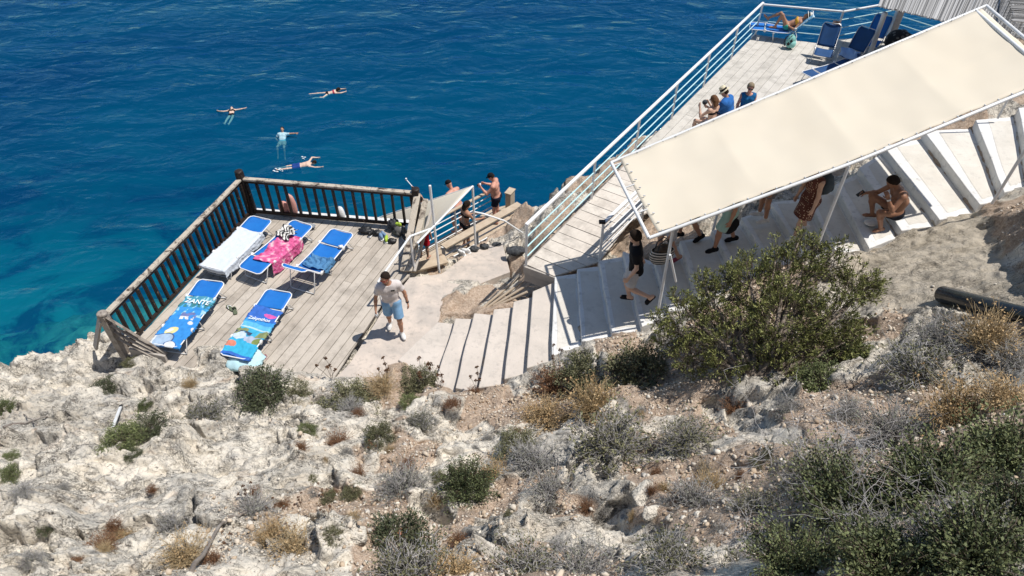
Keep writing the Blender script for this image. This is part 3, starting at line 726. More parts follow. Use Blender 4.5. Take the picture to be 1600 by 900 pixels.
for i in range(nu+1):
    t = i/nu; tt = .022+t*.962
    a = cA.lerp(cD, tt); b = edgeB(tt)
    for j in range(nv+1):
        s = .018+.964*j/nv; p = a.lerp(b, s)
        sag = -.085*math.sin(math.pi*s)*(.35+.65*abs(math.sin(math.pi*t*4)))
        sc_e = .012*math.cos(t*nu*0.55)*(abs(2*s-1)**6)
        ridge = .012*math.exp(-((s-.42-.1*t)/.05)**2)
        Vc.append((p.x, p.y, p.z+sag+sc_e+ridge+.02+.012*float(gnoise(np.array([t*14.]), np.array([s*4.]), 3)[0])))
ix = np.arange((nu+1)*(nv+1)).reshape(nu+1, nv+1)
qf = np.stack([ix[:-1,:-1], ix[1:,:-1], ix[1:,1:], ix[:-1,1:]], -1).reshape(-1, 4)
fab = np_mesh('fabric', np.array(Vc)-np.array(cB), [qf], [M['canvas']], smooth=True, parent=canopy)
so_ = fab.modifiers.new('thickness', 'SOLIDIFY'); so_.thickness = .004
mb = MB()
for pts in ([cA,cB],[edgeB(k/8) for k in range(9)],[cA,cD],[cD,cE],[cA.lerp(cD,.97),edgeB(.97)],[cA.lerp(cD,.25)-Vector((0,0,.06)),edgeB(.25)-Vector((0,0,.06))],[cA.lerp(cD,.5)-Vector((0,0,.06)),edgeB(.5)-Vector((0,0,.06))],[cA.lerp(cD,.75)-Vector((0,0,.06)),edgeB(.75)-Vector((0,0,.06))]): mb.tube(pts, .03, 10)
for t in (.05,.37,.7):
    p = cA.lerp(cB, t); mb.tube([p, p+(cR-cB).normalized()*.2], .012, 6)
fm = mb.build('frame', M['white_metal'], canopy, loc=cB); fm.location = (0,0,0)
mb = MB()
for k in range(1, 30):
    for p, q_ in ((cA.lerp(cD, k/30), dAB), (edgeB(k/30), -dAB)):
        c_ = p+q_*.045+Vector((0,0,.028)); mb.box(c_, (.018,.03,.014))
for k in range(1, 9):
    p = cA.lerp(cB, k/9)+(cR-cB).normalized()*.24+Vector((0,0,.03)); mb.box(p, (.04,.02,.018))
o = mb.build('fixing_clips', M['grey_metal'], canopy, loc=cB); o.location = (0,0,0); o['kind'] = 'stuff'
def pole(base, top, r=.027, m='white_metal'):
    mb = MB(); mb.tube([base, top], r, 10); o = mb.build('post', M[m], canopy, loc=cB); o.location = (0,0,0)
pB = edgeB(.06); pole(at(1027,492,1.5), Vector((2.64,8.84,pB.z-.02))); pole(at(1047,398,3.1), at(1056,440,2.4), .02)
cR2 = at(1550,318,3.2)
pole(at(1266,412,2.28), cR-Vector((0,0,.02))); pole(cR2, Vector((cR2.x+.05, cR2.y, 5.2)))
for t in (.35,.68):
    p = cA.lerp(cD, t); pole(Vector((p.x,p.y,1.0)), p)
q_ = at(1559,185,3.3); pole(q_, Vector((q_.x,q_.y,5.4)), .022, 'grey_metal')
# reed mat roof at the top right
def reeds(name, quad, nn, label, thick=.014, seed=2):
    rnd = random.Random(seed); a, b, c, d = [Vector(p) for p in quad]; mb = MB()
    for i in range(nn):
        t = (i+.5)/nn; p = a.lerp(b, t); q2 = d.lerp(c, t); ext = rnd.uniform(-.01,.07); e = (p-q2).normalized()
        z = Vector((0,0,rnd.uniform(-.012,.012)))
        w_ = rnd.uniform(-.02,.02)
        mb.tube([p+e*ext+z, p.lerp(q2,.5)+Vector((w_,w_,-.02))+z, q2+z], thick*rnd.uniform(.7,1.15), 5, cap=True)
    root = empty(name, a, 0, label, 'roof'); o = mb.build('reeds', M['reed'], root, loc=a); o.location = (0,0,0)
    o['kind'] = 'stuff'
    mb = MB()
    for t in (.03,.5,.97): mb.tube([a.lerp(d,t)+Vector((0,0,-.04)), b.lerp(c,t)+Vector((0,0,-.04))], .028, 8)
    o = mb.build('battens', M['grey_metal'], root, loc=a); o.location = (0,0,0)
    return root
mr = mat('reed', (.4,.37,.33), .8); n = N(mr); geo = n.n('ShaderNodeNewGeometry')
n.col(n.ramp(geo.outputs['Random Per Island'], [(0, (.10,.10,.10)), (.35, (.27,.265,.26)), (1, (.48,.475,.47))])); M['reed'] = mr
reeds('reed_roof', [at(1372,9,3.2), at(1612,64,3.2), at(1660,-40,3.6), at(1402,-70,3.6)], 210, 'grey reed mat roof over the terrace with ragged lower edge', .016)
reeds('reed_roof', [at(1584,34,3.75), at(1576,-30,3.75), at(1690,-30,3.75), at(1690,40,3.75)], 60, 'second reed mat at the right picture edge with sideways reeds', .015, 5)
b_ = at(1357,90,1.0); mb = MB(); zt = zat(20, b_); mb.tube([b_, Vector((b_.x,b_.y,zt))], .075, 14); mb.lathe([(0,.0),(.06,0),(.085,-.02),(.085,-.1)], (b_.x,b_.y,zt+.02), 16)
root = empty('terrace_post', b_, 0, 'thick round white post standing behind the folded blue chairs', 'post'); o = mb.build('post', M['white_metal'], root, loc=b_); o.location = (0,0,0)
mb = MB(); mb.lathe([(0,.028),(.035,.028),(.035,.02)], (0,0,zt-1.0), 12); mb.build('cap', M['black'], root)
b_ = at(1388,66,1.0); mb = MB(); mb.bar(b_, b_+Vector((0,0,2.1)), .22, .16, (0,1,0)); root = empty('grey_column', b_, 0, 'grey square column under the reed roof behind the round post', 'column'); o = mb.build('column', M['grey_metal'], root, .01, loc=b_); o.location = (0,0,0)

# ------------------------------------------------------------------ swimming platform, its rails and the small sail
ZP = -2.3
plat = empty('swimming_platform', (0,0,0), 0, 'lower wooden swimming platform above the sea beyond the landing', 'platform')
cw = [at(640,400,ZP), at(640,425,ZP), at(720,412,ZP), at(818,350,ZP), at(803,318,ZP), at(770,326,ZP)]
cw = [(p.x, p.y) for p in cw]
boards(cw, ZP, heading(at(660,400,ZP), at(775,335,ZP)), .2, .012, .05, 'planking', M['pale_wood'], plat, 4, 2.2)
for u, v in ((665,400),(730,372),(790,330),(805,345)):
    p = at(u, v, ZP); mb = MB(); mb.bar((p.x,p.y,ZP-.05), (p.x,p.y,WATER-1.5), .14, .14, (0,1,0)); mb.build('support_post', M['grey_wood'], plat)
s0, s1 = at(655,405,ZP), at(775,338,ZP)
r_ = metal_rail('platform_railing', [s0, s1], 'white metal railing on the sea side of the swimming platform', (.22,.45,.68,.86), [s0, s0.lerp(s1,.47), s1], 1.05, .09, 'pale_wood')
n0, n1 = at(746,386,-2.0), at(812,349,-2.0); nb_ = n0+(n0-n1)*.72
root = empty('board_railing', n0, 0, 'pale board topped railing on the near side of the swimming platform', 'railing')
mb = MB(); mb.bar(nb_+Vector((0,0,.66)), n1+Vector((0,0,.7)), .24, .05); o = mb.build('top_board', M['pale_wood'], root, .006, loc=n0); o.location = (0,0,0)
for hh in (.14,.33,.52):
    mb = MB(); mb.tube([nb_+Vector((0,0,hh)), n1+Vector((0,0,hh))], .02, 8); o = mb.build('bar', M['white_metal'], root, loc=n0); o.location = (0,0,0)
for p in (n0, n1, nb_):
    mb = MB(); mb.bar(p+Vector((0,0,-.3)), p+Vector((0,0,.66)), .09, .07, (0,1,0)); o = mb.build('post', M['white_metal'], root, .004, loc=n0); o.location = (0,0,0)
b_ = at(797,333,ZP); root = empty('wooden_pedestal', b_, 0, 'tall pale wooden box beside the man in the black cap', 'box')
mb = MB(); mb.bar(b_, b_+Vector((0,0,.80)), .18, .30, (.45,.9,0)); o = mb.build('box', M['pale_wood'], root, .01, loc=b_); o.location = (0,0,0)
mb = MB(); mb.bar(b_+Vector((0,0,.805)), b_+Vector((0,0,.835)), .22, .34, (.45,.9,0)); o = mb.build('lid', M['pale_wood'], root, .006, loc=b_); o.location = (0,0,0)
# steps from the landing down to the platform
root = empty('wooden_steps', at(670,418,-1.2), 0, 'short wooden steps between the landing and the swimming platform', 'steps')
for k, z in enumerate((-.55,-.95,-1.35,-1.75,-2.05)):
    p = Vector((-2.05+.16*k, 12.6+.34*k, z)); mb = MB(); mb.box(p, (.95,.30,.05), Matrix.Rotation(.4, 3, 'Z')); mb.box(p+Vector((0,.1,-.15)), (.9,.04,.26), Matrix.Rotation(.4, 3, 'Z'))
    o = mb.build('step', M['pale_wood'], root, .005, loc=root.location); o.location = (0,0,0)
# poles and sail
q1 = at(686,421,-.22); q2 = at(743,386,-.75); z1 = zat(290, q1); z2 = zat(291, q2)
root = empty('sail_frame', q1, 0, 'white tube frame poles holding up the small cream sail', 'frame')
mb = MB(); mb.tube([q1-Vector((0,0,.1)), Vector((q1.x-.02,q1.y,z1))], .028, 10); o = mb.build('pole', M['white_metal'], root, loc=q1); o.location = (0,0,0)
mb = MB(); mb.tube([q2-Vector((0,0,.1)), Vector((q2.x,q2.y,z2))], .028, 10); o = mb.build('pole', M['white_metal'], root, loc=q1); o.location = (0,0,0)
S1 = Vector((q2.x,q2.y,z2)); S2 = Vector((q1.x,q1.y,zat(352,q1)))
hb = Vector((q2.x,q2.y,zat(331,q2)))
mb = MB(); mb.tube([hb, at(755,334,.1+hb.z-.1), at(788,345,hb.z-.28), at(820,366,-.75)], .022, 8); o = mb.build('brace', M['white_metal'], root, loc=q1); o.location = (0,0,0)
S3 = S2+(S2-S1)*.42; S4 = at(566,350,-.9); S5 = at(590,372,-.9)
S4 = at(556,352,-1.0); S3b = at(640,400,-.8)
sail = empty('shade_sail', S1, 0, 'small cream shade sail sloping from the white poles behind the deck railing', 'sail')
Vs = []; n1_, n2_ = 24, 16
for i in range(n1_+1):
    for j in range(n2_+1):
        s, t = i/n1_, j/n2_
        a = S1.lerp(S3, s); b = S4.lerp(S3b, s); p = a.lerp(b, t); p.z -= .10*math.sin(math.pi*t)*math.sin(math.pi*s)
        Vs.append(tuple(p-S1))
ix = np.arange((n1_+1)*(n2_+1)).reshape(n1_+1, n2_+1)
qf = np.stack([ix[:-1,:-1], ix[1:,:-1], ix[1:,1:], ix[:-1,1:]], -1).reshape(-1, 4)
o = np_mesh('fabric', np.array(Vs), [qf], [M['canvas']], smooth=True, parent=sail); o.modifiers.new('t', 'SOLIDIFY').thickness = .004
mb = MB(); mb.tube([S1, S3], .024, 8); mb.tube([S1, S4], .018, 8); o = mb.build('edge_tube', M['white_metal'], sail, loc=S1); o.location = (0,0,0)
# handrail between deck and landing
h0, h1 = at(597,477,0), at(648,423,0); z0, z1_ = zat(441,h0), zat(369,h1)
root = empty('tube_handrail', h0, 0, 'white tube handrail between the deck and the concrete landing', 'handrail')
mb = MB(); mb.tube([h0, Vector((h0.x,h0.y,z0-.02)), ], .022, 8); o = mb.build('post', M['white_metal'], root, loc=h0); o.location = (0,0,0)
mb = MB(); mb.tube([h1, Vector((h1.x,h1.y,z1_))], .022, 8); o = mb.build('post', M['white_metal'], root, loc=h0); o.location = (0,0,0)
mb = MB(); mb.tube([Vector((h0.x,h0.y,z0)), Vector((h1.x,h1.y,z1_)), Vector((q1.x,q1.y,zat(355,q1)))], .026, 8); o = mb.build('rail', M['white_metal'], root, loc=h0); o.location = (0,0,0)
# dry branch handrail on the rock patch beside the lower steps
root = empty('timber_stack', at(790,470,.1), 0, 'old pale poles lying in the gap between the walkway beam and the lower steps', 'timber')
for k in range(4):
    mb = MB(); mb.tube([at(753+k*9,482-k*2,.05+.05*k), at(812+k*4,432+k*8,.5)], .03, 8); o = mb.build('pole', M['pale_wood'], root, loc=root.location); o.location = (0,0,0)
# ------------------------------------------------------------------ loungers and cloth
def lounger_profile(kind):
    """(y along, z) from the near end to the far end"""
    if kind == 'flat': return [(0,.345),(.48,.335),(.52,.33),(1.0,.315),(1.38,.325),(1.42,.33),(1.92,.36)]
    if kind == 'nearup': return [(0.10,.74),(.42,.36),(.50,.33),(1.0,.31),(1.38,.325),(1.42,.33),(1.92,.37)]
    if kind == 'nearflap': return [(0,.36),(.42,.385),(.50,.345),(1.0,.31),(1.38,.325),(1.42,.33),(1.92,.37)]
    if kind == 'chaise': return [(0,.31),(.5,.33),(.9,.31),(1.25,.33),(1.29,.36),(1.5,.58),(1.82,.93)]
def prof_at(P, y):
    for (a, za), (b, zb) in zip(P[:-1], P[1:]):
        if y <= b: return za+(zb-za)*(y-a)/(b-a) if y >= a else za
    return P[-1][1]
def lounger(near, far, zf, kind, label, group, sling='sling_blue', width=.62, metal='white_metal'):
    near = Vector(near); far = Vector(far); rz = heading(near, far)-math.pi/2
    far = Vector((far.x, far.y, 0)); d = Vector((math.cos(rz+math.pi/2), math.sin(rz+math.pi/2), 0))
    P = lounger_profile(kind); L = P[-1][0]; org = far-d*L
    root = empty('sun_lounger', (org.x, org.y, zf), rz, label, 'sun lounger', group)
    hw = width/2
    for nm, y0, y1 in (('foot_sling', 0.0, .46), ('seat_sling', .5, 1.39), ('back_sling', 1.42, L)):
        ys = np.linspace(y0+.015, y1-.015, 14); V_ = []
        for i, y in enumerate(ys):
            for j in range(9):
                s = j/8*2-1; ww = hw-.012
                if nm == 'back_sling' and y > L-.12: ww *= .86+.14*(L-y)/.12
                if nm == 'foot_sling' and y < .1: ww *= .88+.12*y/.1
                V_.append((s*ww, y, prof_at(P, y)-.022*(1-s*s)+.004))
        ix = np.arange(14*9).reshape(14, 9); qf = np.stack([ix[:-1,:-1], ix[:-1,1:], ix[1:,1:], ix[1:,:-1]], -1).reshape(-1, 4)
        o = np_mesh(nm, V_, [qf], [M[sling]], smooth=True, parent=root); o.modifiers.new('t', 'SOLIDIFY').thickness = .006
    mb = MB()
    for s in (-1, 1): mb.tube([(s*hw, y, prof_at(P, y)) for y in np.linspace(.08, L-.1, 24)], .013, 8)
    for y, e in ((0.0, .08), (L, -.1)):
        mb.tube([(-hw, y+e, prof_at(P, y+e)), (-hw*.93, y+e*.4, prof_at(P, y+e*.4)), (-hw*.72, y, prof_at(P, y)), (hw*.72, y, prof_at(P, y)), (hw*.93, y+e*.4, prof_at(P, y+e*.4)), (hw, y+e, prof_at(P, y+e))], .013, 8)
    for y in (.48, 1.4): mb.tube([(-hw, y, prof_at(P, y)-.01), (hw, y, prof_at(P, y)-.01)], .012, 8)
    mb.build('frame', M[metal], root)
    for y0, yb in ((.28, .12), (.75, .82), (1.62, 1.78)):
        z = prof_at(P, y0); 
        if kind == 'chaise' and y0 > 1.5: z = prof_at(P, 1.35); y0, yb = 1.33, 1.55
        mb = MB(); mb.tube([(-hw, y0, z), (-hw*1.0, yb, .03), (-hw*.8, yb, .013), (hw*.8, yb, .013), (hw*1.0, yb, .03), (hw, y0, z)], .011, 8)
        mb.build('leg', M[metal], root)
    for s in (-1, 1):
        for y in (.49, 1.405):
            mb = MB(); c_ = (s*(hw+.012), y, prof_at(P, y)); mb.lathe([(0,-.012),(.05,-.012),(.05,.012),(0,.012)], c_, 14, Matrix.Rotation(math.pi/2, 3, 'Y')); mb.build('hinge', M['white_plastic'], root)
    root['P'] = kind
    return root
M['white_plastic'] = mat('white_plastic', (.72,.72,.72), .4)
G1 = 'blue sun loungers on the lower deck'
ZD = .012
def zl(u, v): return at(u, v, .36)
L1 = lounger(zl(346,404), zl(409,341), ZD, 'flat', 'blue sun lounger covered with a pale grey white towel', G1)
L2 = lounger(zl(417,399), zl(474,349), ZD, 'nearflap', 'blue sun lounger carrying the crumpled pink towel', G1)
L3 = lounger(zl(497,405), zl(536,362), ZD, 'nearup', 'blue sun lounger with its near end tilted up and a small blue cloth on it', G1)
L4 = lounger(zl(258,538), zl(332,439), ZD, 'flat', 'blue sun lounger with a fish printed towel beside the left railing', G1)
L5 = lounger(zl(378,539), zl(438,455), ZD, 'flat', 'blue sun lounger with a landscape printed towel in the middle of the deck front', G1)
for o_ in (L1, L2, L3, L4, L5): del o_['P']
def towel_mat(name, c, c2=None, sc_=5, rough=.9):
    c2 = c2 or tuple(x*.85 for x in c)
    return noisy(name, c, c2, sc_, rough, .5, 260, .003, spec=.1)
def towel(lg, kind, y0, y1, x0, x1, name, m, label, cat, rot=0.0, fold=.02, drop=1.0, seed=1, nx_=46, ny_=60, gather=0.0, color=None, skew=0.0, z_extra=0.0):
    """a cloth lying over a lounger, its sides hanging over the frame"""
    P = lounger_profile(kind); hw = .31; V_ = []; sx = []
    rnd = np.random.RandomState(seed)
    u = np.linspace(0, 1, nx_); v = np.linspace(0, 1, ny_)
    for j in range(ny_):
        for i in range(nx_):
            y = y0+(y1-y0)*v[j]; x = x0+(x1-x0)*u[i]+skew*(v[j]-.5)
            y += .03*math.sin(5*u[i]+seed); x += .03*math.sin(4*v[j]*3+seed*2)
            x = x*(1-gather*math.sin(v[j]*math.pi))
            over = max(0, abs(x)-hw); sg = 1 if x > 0 else -1
            zz = prof_at(P, min(max(y, 0), P[-1][0]))
            yo = 0
            if y < 0: yo = -y
            fx = float(gnoise(np.array([x*5+seed]), np.array([y*7.]), seed)[0]); f2 = float(gnoise(np.array([x*11.+seed]), np.array([y*13.]), seed+3)[0])
            rip = fold*(abs(fx)*1.6+.5*abs(f2))
            if over > 0:
                z = zz+.012-over*drop; xx = sg*(hw+.02+.03*abs(f2)+.05*min(over, .2)*math.sin(y*16+seed))
            else: z = zz+.012-.018*(1-(x/hw)**2)*.6+rip; xx = x
            if yo > 0: z -= yo*.95; y = -.012+.04*fx*min(1, yo*5)-.02
            z = max(z, .02+.01*abs(f2))
            V_.append((xx, y, z+z_extra))
    ix = np.arange(nx_*ny_).reshape(ny_, nx_); qf = np.stack([ix[:-1,:-1], ix[:-1,1:], ix[1:,1:], ix[1:,:-1]], -1).reshape(-1, 4)
    o = np_mesh(name, V_, [qf], [m], smooth=True); o.location = lg.location; o.rotation_euler = lg.rotation_euler
    o.modifiers.new('t', 'SOLIDIFY').thickness = .005
    tag(o, label, cat)
    if color is not None:
        a = o.data.color_attributes.new('print', 'FLOAT_COLOR', 'POINT'); U, W_ = np.meshgrid(u, v)
        cols = color(U.ravel(), W_.ravel())*.84+.035; cols = cols*(.93+.14*gnoise(U.ravel()*9, W_.ravel()*14, 5))[:, None]; a.data.foreach_set('color', np.concatenate([cols, np.ones((len(cols), 1))], 1).astype(np.float32).ravel())
    return o
def print_mat(name):
    m = mat(name, (1,1,1), .9, .1); n = N(m); a = n.n('ShaderNodeVertexColor', layer_name='print'); n.col(a.outputs[0]); n.nrm(n.bump(n.noise(n.coord(), 260, 3), .4, .003)); return m
def lay(img, mask, c):
    img[mask] = c
towel(L1, 'flat', -.10, 1.46, -.36, .52, 'towel', towel_mat('white_towel', (.60,.65,.72), (.56,.61,.68)), 'pale grey white towel spread over the back left lounger', 'towel', fold=.010, seed=2)
def pink(U, W_):
    c = np.tile(np.array([.72,.10,.30]), (len(U), 1)); k = fbm(U*6, W_*8, 3, 3); c[k > .25] = (.85,.28,.45); c[k > .55] = (.85,.55,.6); c[k < -.5] = (.5,.04,.16); return c
towel(L2, 'nearflap', .36, 1.42, -.20, .62, 'towel', print_mat('pink_towel'), 'bright pink towel rumpled over the middle lounger', 'towel', fold=.035, seed=5, color=pink, skew=-.12)
def zebra(U, W_):
    c = np.tile(np.array([.78,.76,.72]), (len(U), 1)); k = np.sin(U*26+W_*7+2.2*gnoise(U*4, W_*4, 8)); c[k > .05] = (.012,.012,.014); return c
zb = towel(L2, 'nearflap', 1.22, 1.62, -.29, .12, 'towel', print_mat('zebra_cloth'), 'black and white zebra striped cloth heaped on the pink towel', 'cloth', fold=.05, seed=7, color=zebra, z_extra=.05)
towel(L3, 'nearup', .56, .98, -.22, .44, 'towel', towel_mat('denim_cloth', (.10,.24,.42), (.06,.17,.33), 9), 'small crumpled light blue cloth on the tilted lounger', 'cloth', fold=.06, seed=9, z_extra=.01)
def fish(U, W_):
    c = np.tile(np.array([.012,.26,.72]), (len(U), 1)); n1_ = fbm(U*7, W_*9, 4, 3); top = W_ > .60
    lay(c, top & (n1_ > .05), (.03,.36,.70)); lay(c, top & (n1_ > .35), (.35,.62,.75)); lay(c, (W_ > .78) & (n1_ < -.05), (.02,.20,.24)); lay(c, (W_ > .88) & (n1_ < .3), (.05,.30,.42))
    lay(c, (np.abs(W_-.62) < .05) & (np.abs(U-.58) < .25) & (n1_ > -.2), (.14,.18,.42)); lay(c, (np.abs(W_-.56) < .03) & (np.abs(U-.55) < .22) & (n1_ > -.1), (.75,.75,.74))
    lay(c, ((U-.74)/.10)**2+((W_-.47)/.035)**2 < 1, (.72,.74,.74))
    lay(c, ((U-.36)/.17)**2+((W_-.30)/.08)**2 < 1, (.78,.70,.30)); lay(c, ((U-.30)/.10)**2+((W_-.31)/.035)**2 < 1, (.80,.80,.70))
    e = ((U-.33)/.34)**2+((W_-.13)/.12)**2; lay(c, e < 1, (.36,.50,.68)); lay(c, (e > .82) & (e < 1.05), (.02,.07,.22)); lay(c, (U < .12) & (W_ < .2), (.75,.78,.80))
    lay(c, ((U-.66)/.18)**2+((W_-.045)/.05)**2 < 1, (.72,.76,.80)); lay(c, (((U-.66)/.18)**2+((W_-.045)/.05)**2 < 1.3) & (((U-.66)/.18)**2+((W_-.045)/.05)**2 > .95), (.02,.08,.25))
    return c
T4 = towel(L4, 'flat', -.05, 1.42, -.335, .335, 'towel', print_mat('fish_towel'), 'blue towel with pale shapes and white lettering beside the left railing', 'towel', fold=.012, seed=11, color=fish, nx_=90, ny_=180)
def land(U, W_):
    c = np.tile(np.array([.012,.13,.55]), (len(U), 1)); n1_ = fbm(U*6, W_*8, 6, 3)
    lay(c, W_ < .74, (.02,.30,.72)); lay(c, (W_ < .66), (.10,.48,.75)); lay(c, W_ < .57, (.45,.68,.80)); lay(c, W_ < .545, (.03,.42,.66))
    hill = .50+.08*np.abs(U-.5)+.03*n1_; lay(c, (W_ < hill) & ((U < .35) | (U > .72)), (.22,.26,.10)); lay(c, (W_ < .47) & (U < .55) & (n1_ > -.4), (.02,.05,.12)); lay(c, (W_ < .42+.04*n1_), (.02,.36,.62))
    lay(c, (((U-.22)/.22)**2+((W_-.37)/.07)**2 < 1+.5*n1_), (.55,.66,.74)); lay(c, (((U-.72)/.25)**2+((W_-.36)/.07)**2 < 1+.6*n1_), (.42,.48,.62)); lay(c, (((U-.9)/.14)**2+((W_-.34)/.07)**2 < 1), (.20,.26,.06))
    lay(c, (W_ < .29), (.015,.42,.68)); lay(c, (((U-.12)/.2)**2+((W_-.20)/.06)**2 < 1+.5*n1_), (.70,.22,.14)); lay(c, (W_ < .05), (.012,.13,.55))
    lay(c, (((U-.78)/.24)**2+((W_-.86)/.035)**2 < 1+.6*n1_), (.72,.10,.42))
    return c
T5 = towel(L5, 'flat', .02, 1.40, -.33, .33, 'towel', print_mat('landscape_towel'), 'blue towel with a printed coast view and white lettering in the deck front', 'towel', fold=.012, seed=13, color=land, nx_=90, ny_=180)
def lettering(text, parent, x, y, size, m, z=.36, rot=0.0, width=1.0, name='lettering', bold=.012):
    cu = bpy.data.curves.new(name, 'FONT'); cu.body = text; cu.size = size; cu.align_x = 'CENTER'; cu.extrude = .0015; cu.offset = bold*size
    o = bpy.data.objects.new(name, cu); C.objects.link(o); dg = bpy.context.evaluated_depsgraph_get(); me = bpy.data.meshes.new_from_object(o.evaluated_get(dg))
    bpy.data.objects.remove(o); bpy.data.curves.remove(cu); o = bpy.data.objects.new(name, me); C.objects.link(o); me.materials.append(m); o.parent = parent
    o.location = (x, y, z); o.rotation_euler = (0, 0, rot); o.scale = (width, 1, 1); return o
M['print_white'] = mat('print_white', (.75,.80,.82), .8)
lettering('ZANTE', T4, 0.02, 1.20, .17, M['print_white'], z=prof_at(lounger_profile('flat'), 1.25)+.034)
lettering('Zakynthos', T5, -.02, 1.02, .115, M['print_white'], z=prof_at(lounger_profile('flat'), 1.05)+.034)
# loose things on the deck
def blob(c, r, seed=1, sq=(1,1,1), n_=12, amp=.25):
    """rumpled soft bundle: returns verts and faces"""
    V_ = []; Fs = []
    for i in range(n_+1):
        th = math.pi*i/n_
        for j in range(2*n_):
            ph = math.pi*j/n_; d = Vector((math.sin(th)*math.cos(ph), math.sin(th)*math.sin(ph), math.cos(th)))
            k = 1+amp*float(gnoise(np.array([d.x*2.3+d.z*1.1+seed]), np.array([d.y*2.3+d.z*1.7]), seed)[0])
            V_.append((c[0]+d.x*r*k*sq[0], c[1]+d.y*r*k*sq[1], c[2]+d.z*r*k*sq[2]))
    m_ = 2*n_
    for i in range(n_):
        for j in range(m_): Fs.append((i*m_+j, i*m_+(j+1) % m_, (i+1)*m_+(j+1) % m_, (i+1)*m_+j))
    return V_, Fs
def bundle(name, loc, r, m, label, cat, seed=1, sq=(1,1,.6), amp=.35, group=None, extra=None):
    mb = MB(); V_, Fs = blob((0,0,r*sq[2]*.85), r, seed, sq, 12, amp); mb.add(V_, Fs, True); o = mb.build(name, m); o.location = loc
    return tag(o, label, cat, group)
def sandal(loc, rz, m1, m2, label, name='flip_flop', group=None, cat='sandal'):
    root = empty(name, loc, rz, label, cat, group); mb = MB()
    prof = [(-.035,-.12),(.03,-.12),(.042,-.06),(.036,0),(.05,.07),(.035,.125),(-.01,.135),(-.045,.09),(-.04,.0),(-.045,-.07)]
    mb.prism(prof, 0, .022); mb.build('sole', m1, root, .004)
    mb = MB(); mb.tube([(-.04,.0,.02),(-.02,.05,.045),(0,.085,.03)], .008, 6); mb.tube([(.045,.01,.02),(.02,.055,.045),(0,.085,.03)], .008, 6); mb.build('strap', m2, root); return root
def shoe(loc, rz, m1, m2, label, group=None):
    root = empty('shoe', loc, rz, label, 'shoe', group); mb = MB()
    V_, Fs = blob((0,.02,.05), .1, 3, (.45,1.35,.5), 10, .05); V_ = [(x, y, max(z, .012)+ (.035 if (y < -.03 and z > .05) else 0)) for x, y, z in V_]; mb.add(V_, Fs, True); mb.build('upper', m1, root)
    mb = MB(); mb.prism([(-.04,-.12),(.04,-.12),(.048,.06),(.025,.155),(-.025,.155),(-.048,.06)], 0, .022); mb.build('sole', m2, root, .004); return root
gm = mat('olive_rubber', (.10,.12,.07), .7); wm = M['white_plastic']
sandal(at(360,482,ZD), .9, gm, wm, 'dull green sandal lying alone on the deck between the two front loungers')
sandal(at(367,486,ZD), .5, gm, M['black'], 'second dull green sandal touching the lone sandal on the deck')
o = bundle('bag', at(483,355,.05), .13, towel_mat('grey_mesh', (.25,.27,.30)), 'small grey mesh bag by the far railing behind the pink lounger', 'bag', 4, (1.2,.7,.4))
o = bundle('paper', Vector(at(533,386,.37)), .05, M['white_plastic'], 'crumpled white tissue lying on the tilted lounger', 'tissue', 6, (1,1,.5), .6)
gs = 'shoes and bags piled in the far right deck corner'
sh = [(572,363,'black','black backpack lying flat at the left of the deck corner pile',.14,(1.2,.8,.5)),(590,366,'black','small black bag in the deck corner pile beside the green shoes',.10,(1.2,.9,.6)),
      (616,358,'dk','dark rucksack standing tallest in the deck corner pile',.15,(1,.9,1.1)),(624,365,'dk2','grey black rucksack in front of the tallest rucksack',.14,(1,.9,.8)),(640,360,'lb','pale blue cloth bag against the right deck corner post',.12,(.9,.9,.8)),
      (613,378,'black','black pouch lying nearest to the viewer in the corner pile',.08,(1.4,1,.6))]
M['dk'] = noisy('dark_fabric', (.02,.022,.028), (.07,.075,.08), 18, .8, .3, 90); M['dk2'] = noisy('grey_fabric', (.05,.05,.055), (.14,.14,.13), 14, .8, .3, 90); M['lb'] = noisy('pale_blue_cloth', (.35,.45,.55), (.5,.55,.6), 9, .9, .3, 90)
for k, (u, v, m_, lb, r, sq) in enumerate(sh):
    o = bundle('bag', at(u,v,ZD), r, M[m_], lb, 'bag', 20+k, sq, .35, gs)
M['lime'] = mat('lime_fabric', (.35,.5,.05), .7); M['bluegrey'] = mat('bluegrey_fabric', (.16,.25,.38), .8)
for k, (u, v, rz, m1, lb) in enumerate(((596,372,.4,'bluegrey','blue grey trainer left of the lime trainer in the corner pile'),(600,369,.6,'bluegrey','second blue grey trainer touching the first in the corner pile'),(604,376,.1,'lime','lime and grey trainer in the middle of the corner pile'),(622,353,1.0,'lime','lime trainer on top at the back of the corner pile'),(632,374,.5,'black','black trainer right of the black pouch'),(580,367,-.3,'black','black trainer between the two black bags'))):
    shoe(at(u,v,ZD+(.16 if k == 3 else 0)), rz, M[m1], wm, lb, gs)
bundle('pink_cloth', at(447,335,-.02), .17, mat('pink_cloth', (.60,.30,.25), .9), 'rumpled pink cloth on the outer ledge behind the far railing', 'cloth', 31, (.8,.5,1.3), .2)
bundle('pink_cloth', at(460,337,-.02), .20, bpy.data.materials['pink_cloth'], 'taller pink cloth hanging beside the first on the outer ledge', 'cloth', 33, (.6,.4,1.8), .12)
bundle('white_buoy', at(535,345,-.1), .17, wm, 'white boat fender standing outside the far railing', 'fender', 35, (.6,.6,1.4), .05)
bundle('white_cloth', gat(386,568)+Vector((0,0,.0)), .36, towel_mat('cyan_cloth', (.48,.70,.76)), 'pale cyan cloth lying flat where the deck meets the rock', 'cloth', 37, (1.05,.8,.30), .16)
bundle('maroon_cloth', gat(414,566), .14, mat('maroon', (.20,.03,.06), .9), 'small maroon cloth half hidden behind the round dark shrub', 'cloth', 39, (1.2,1,.6), .2)
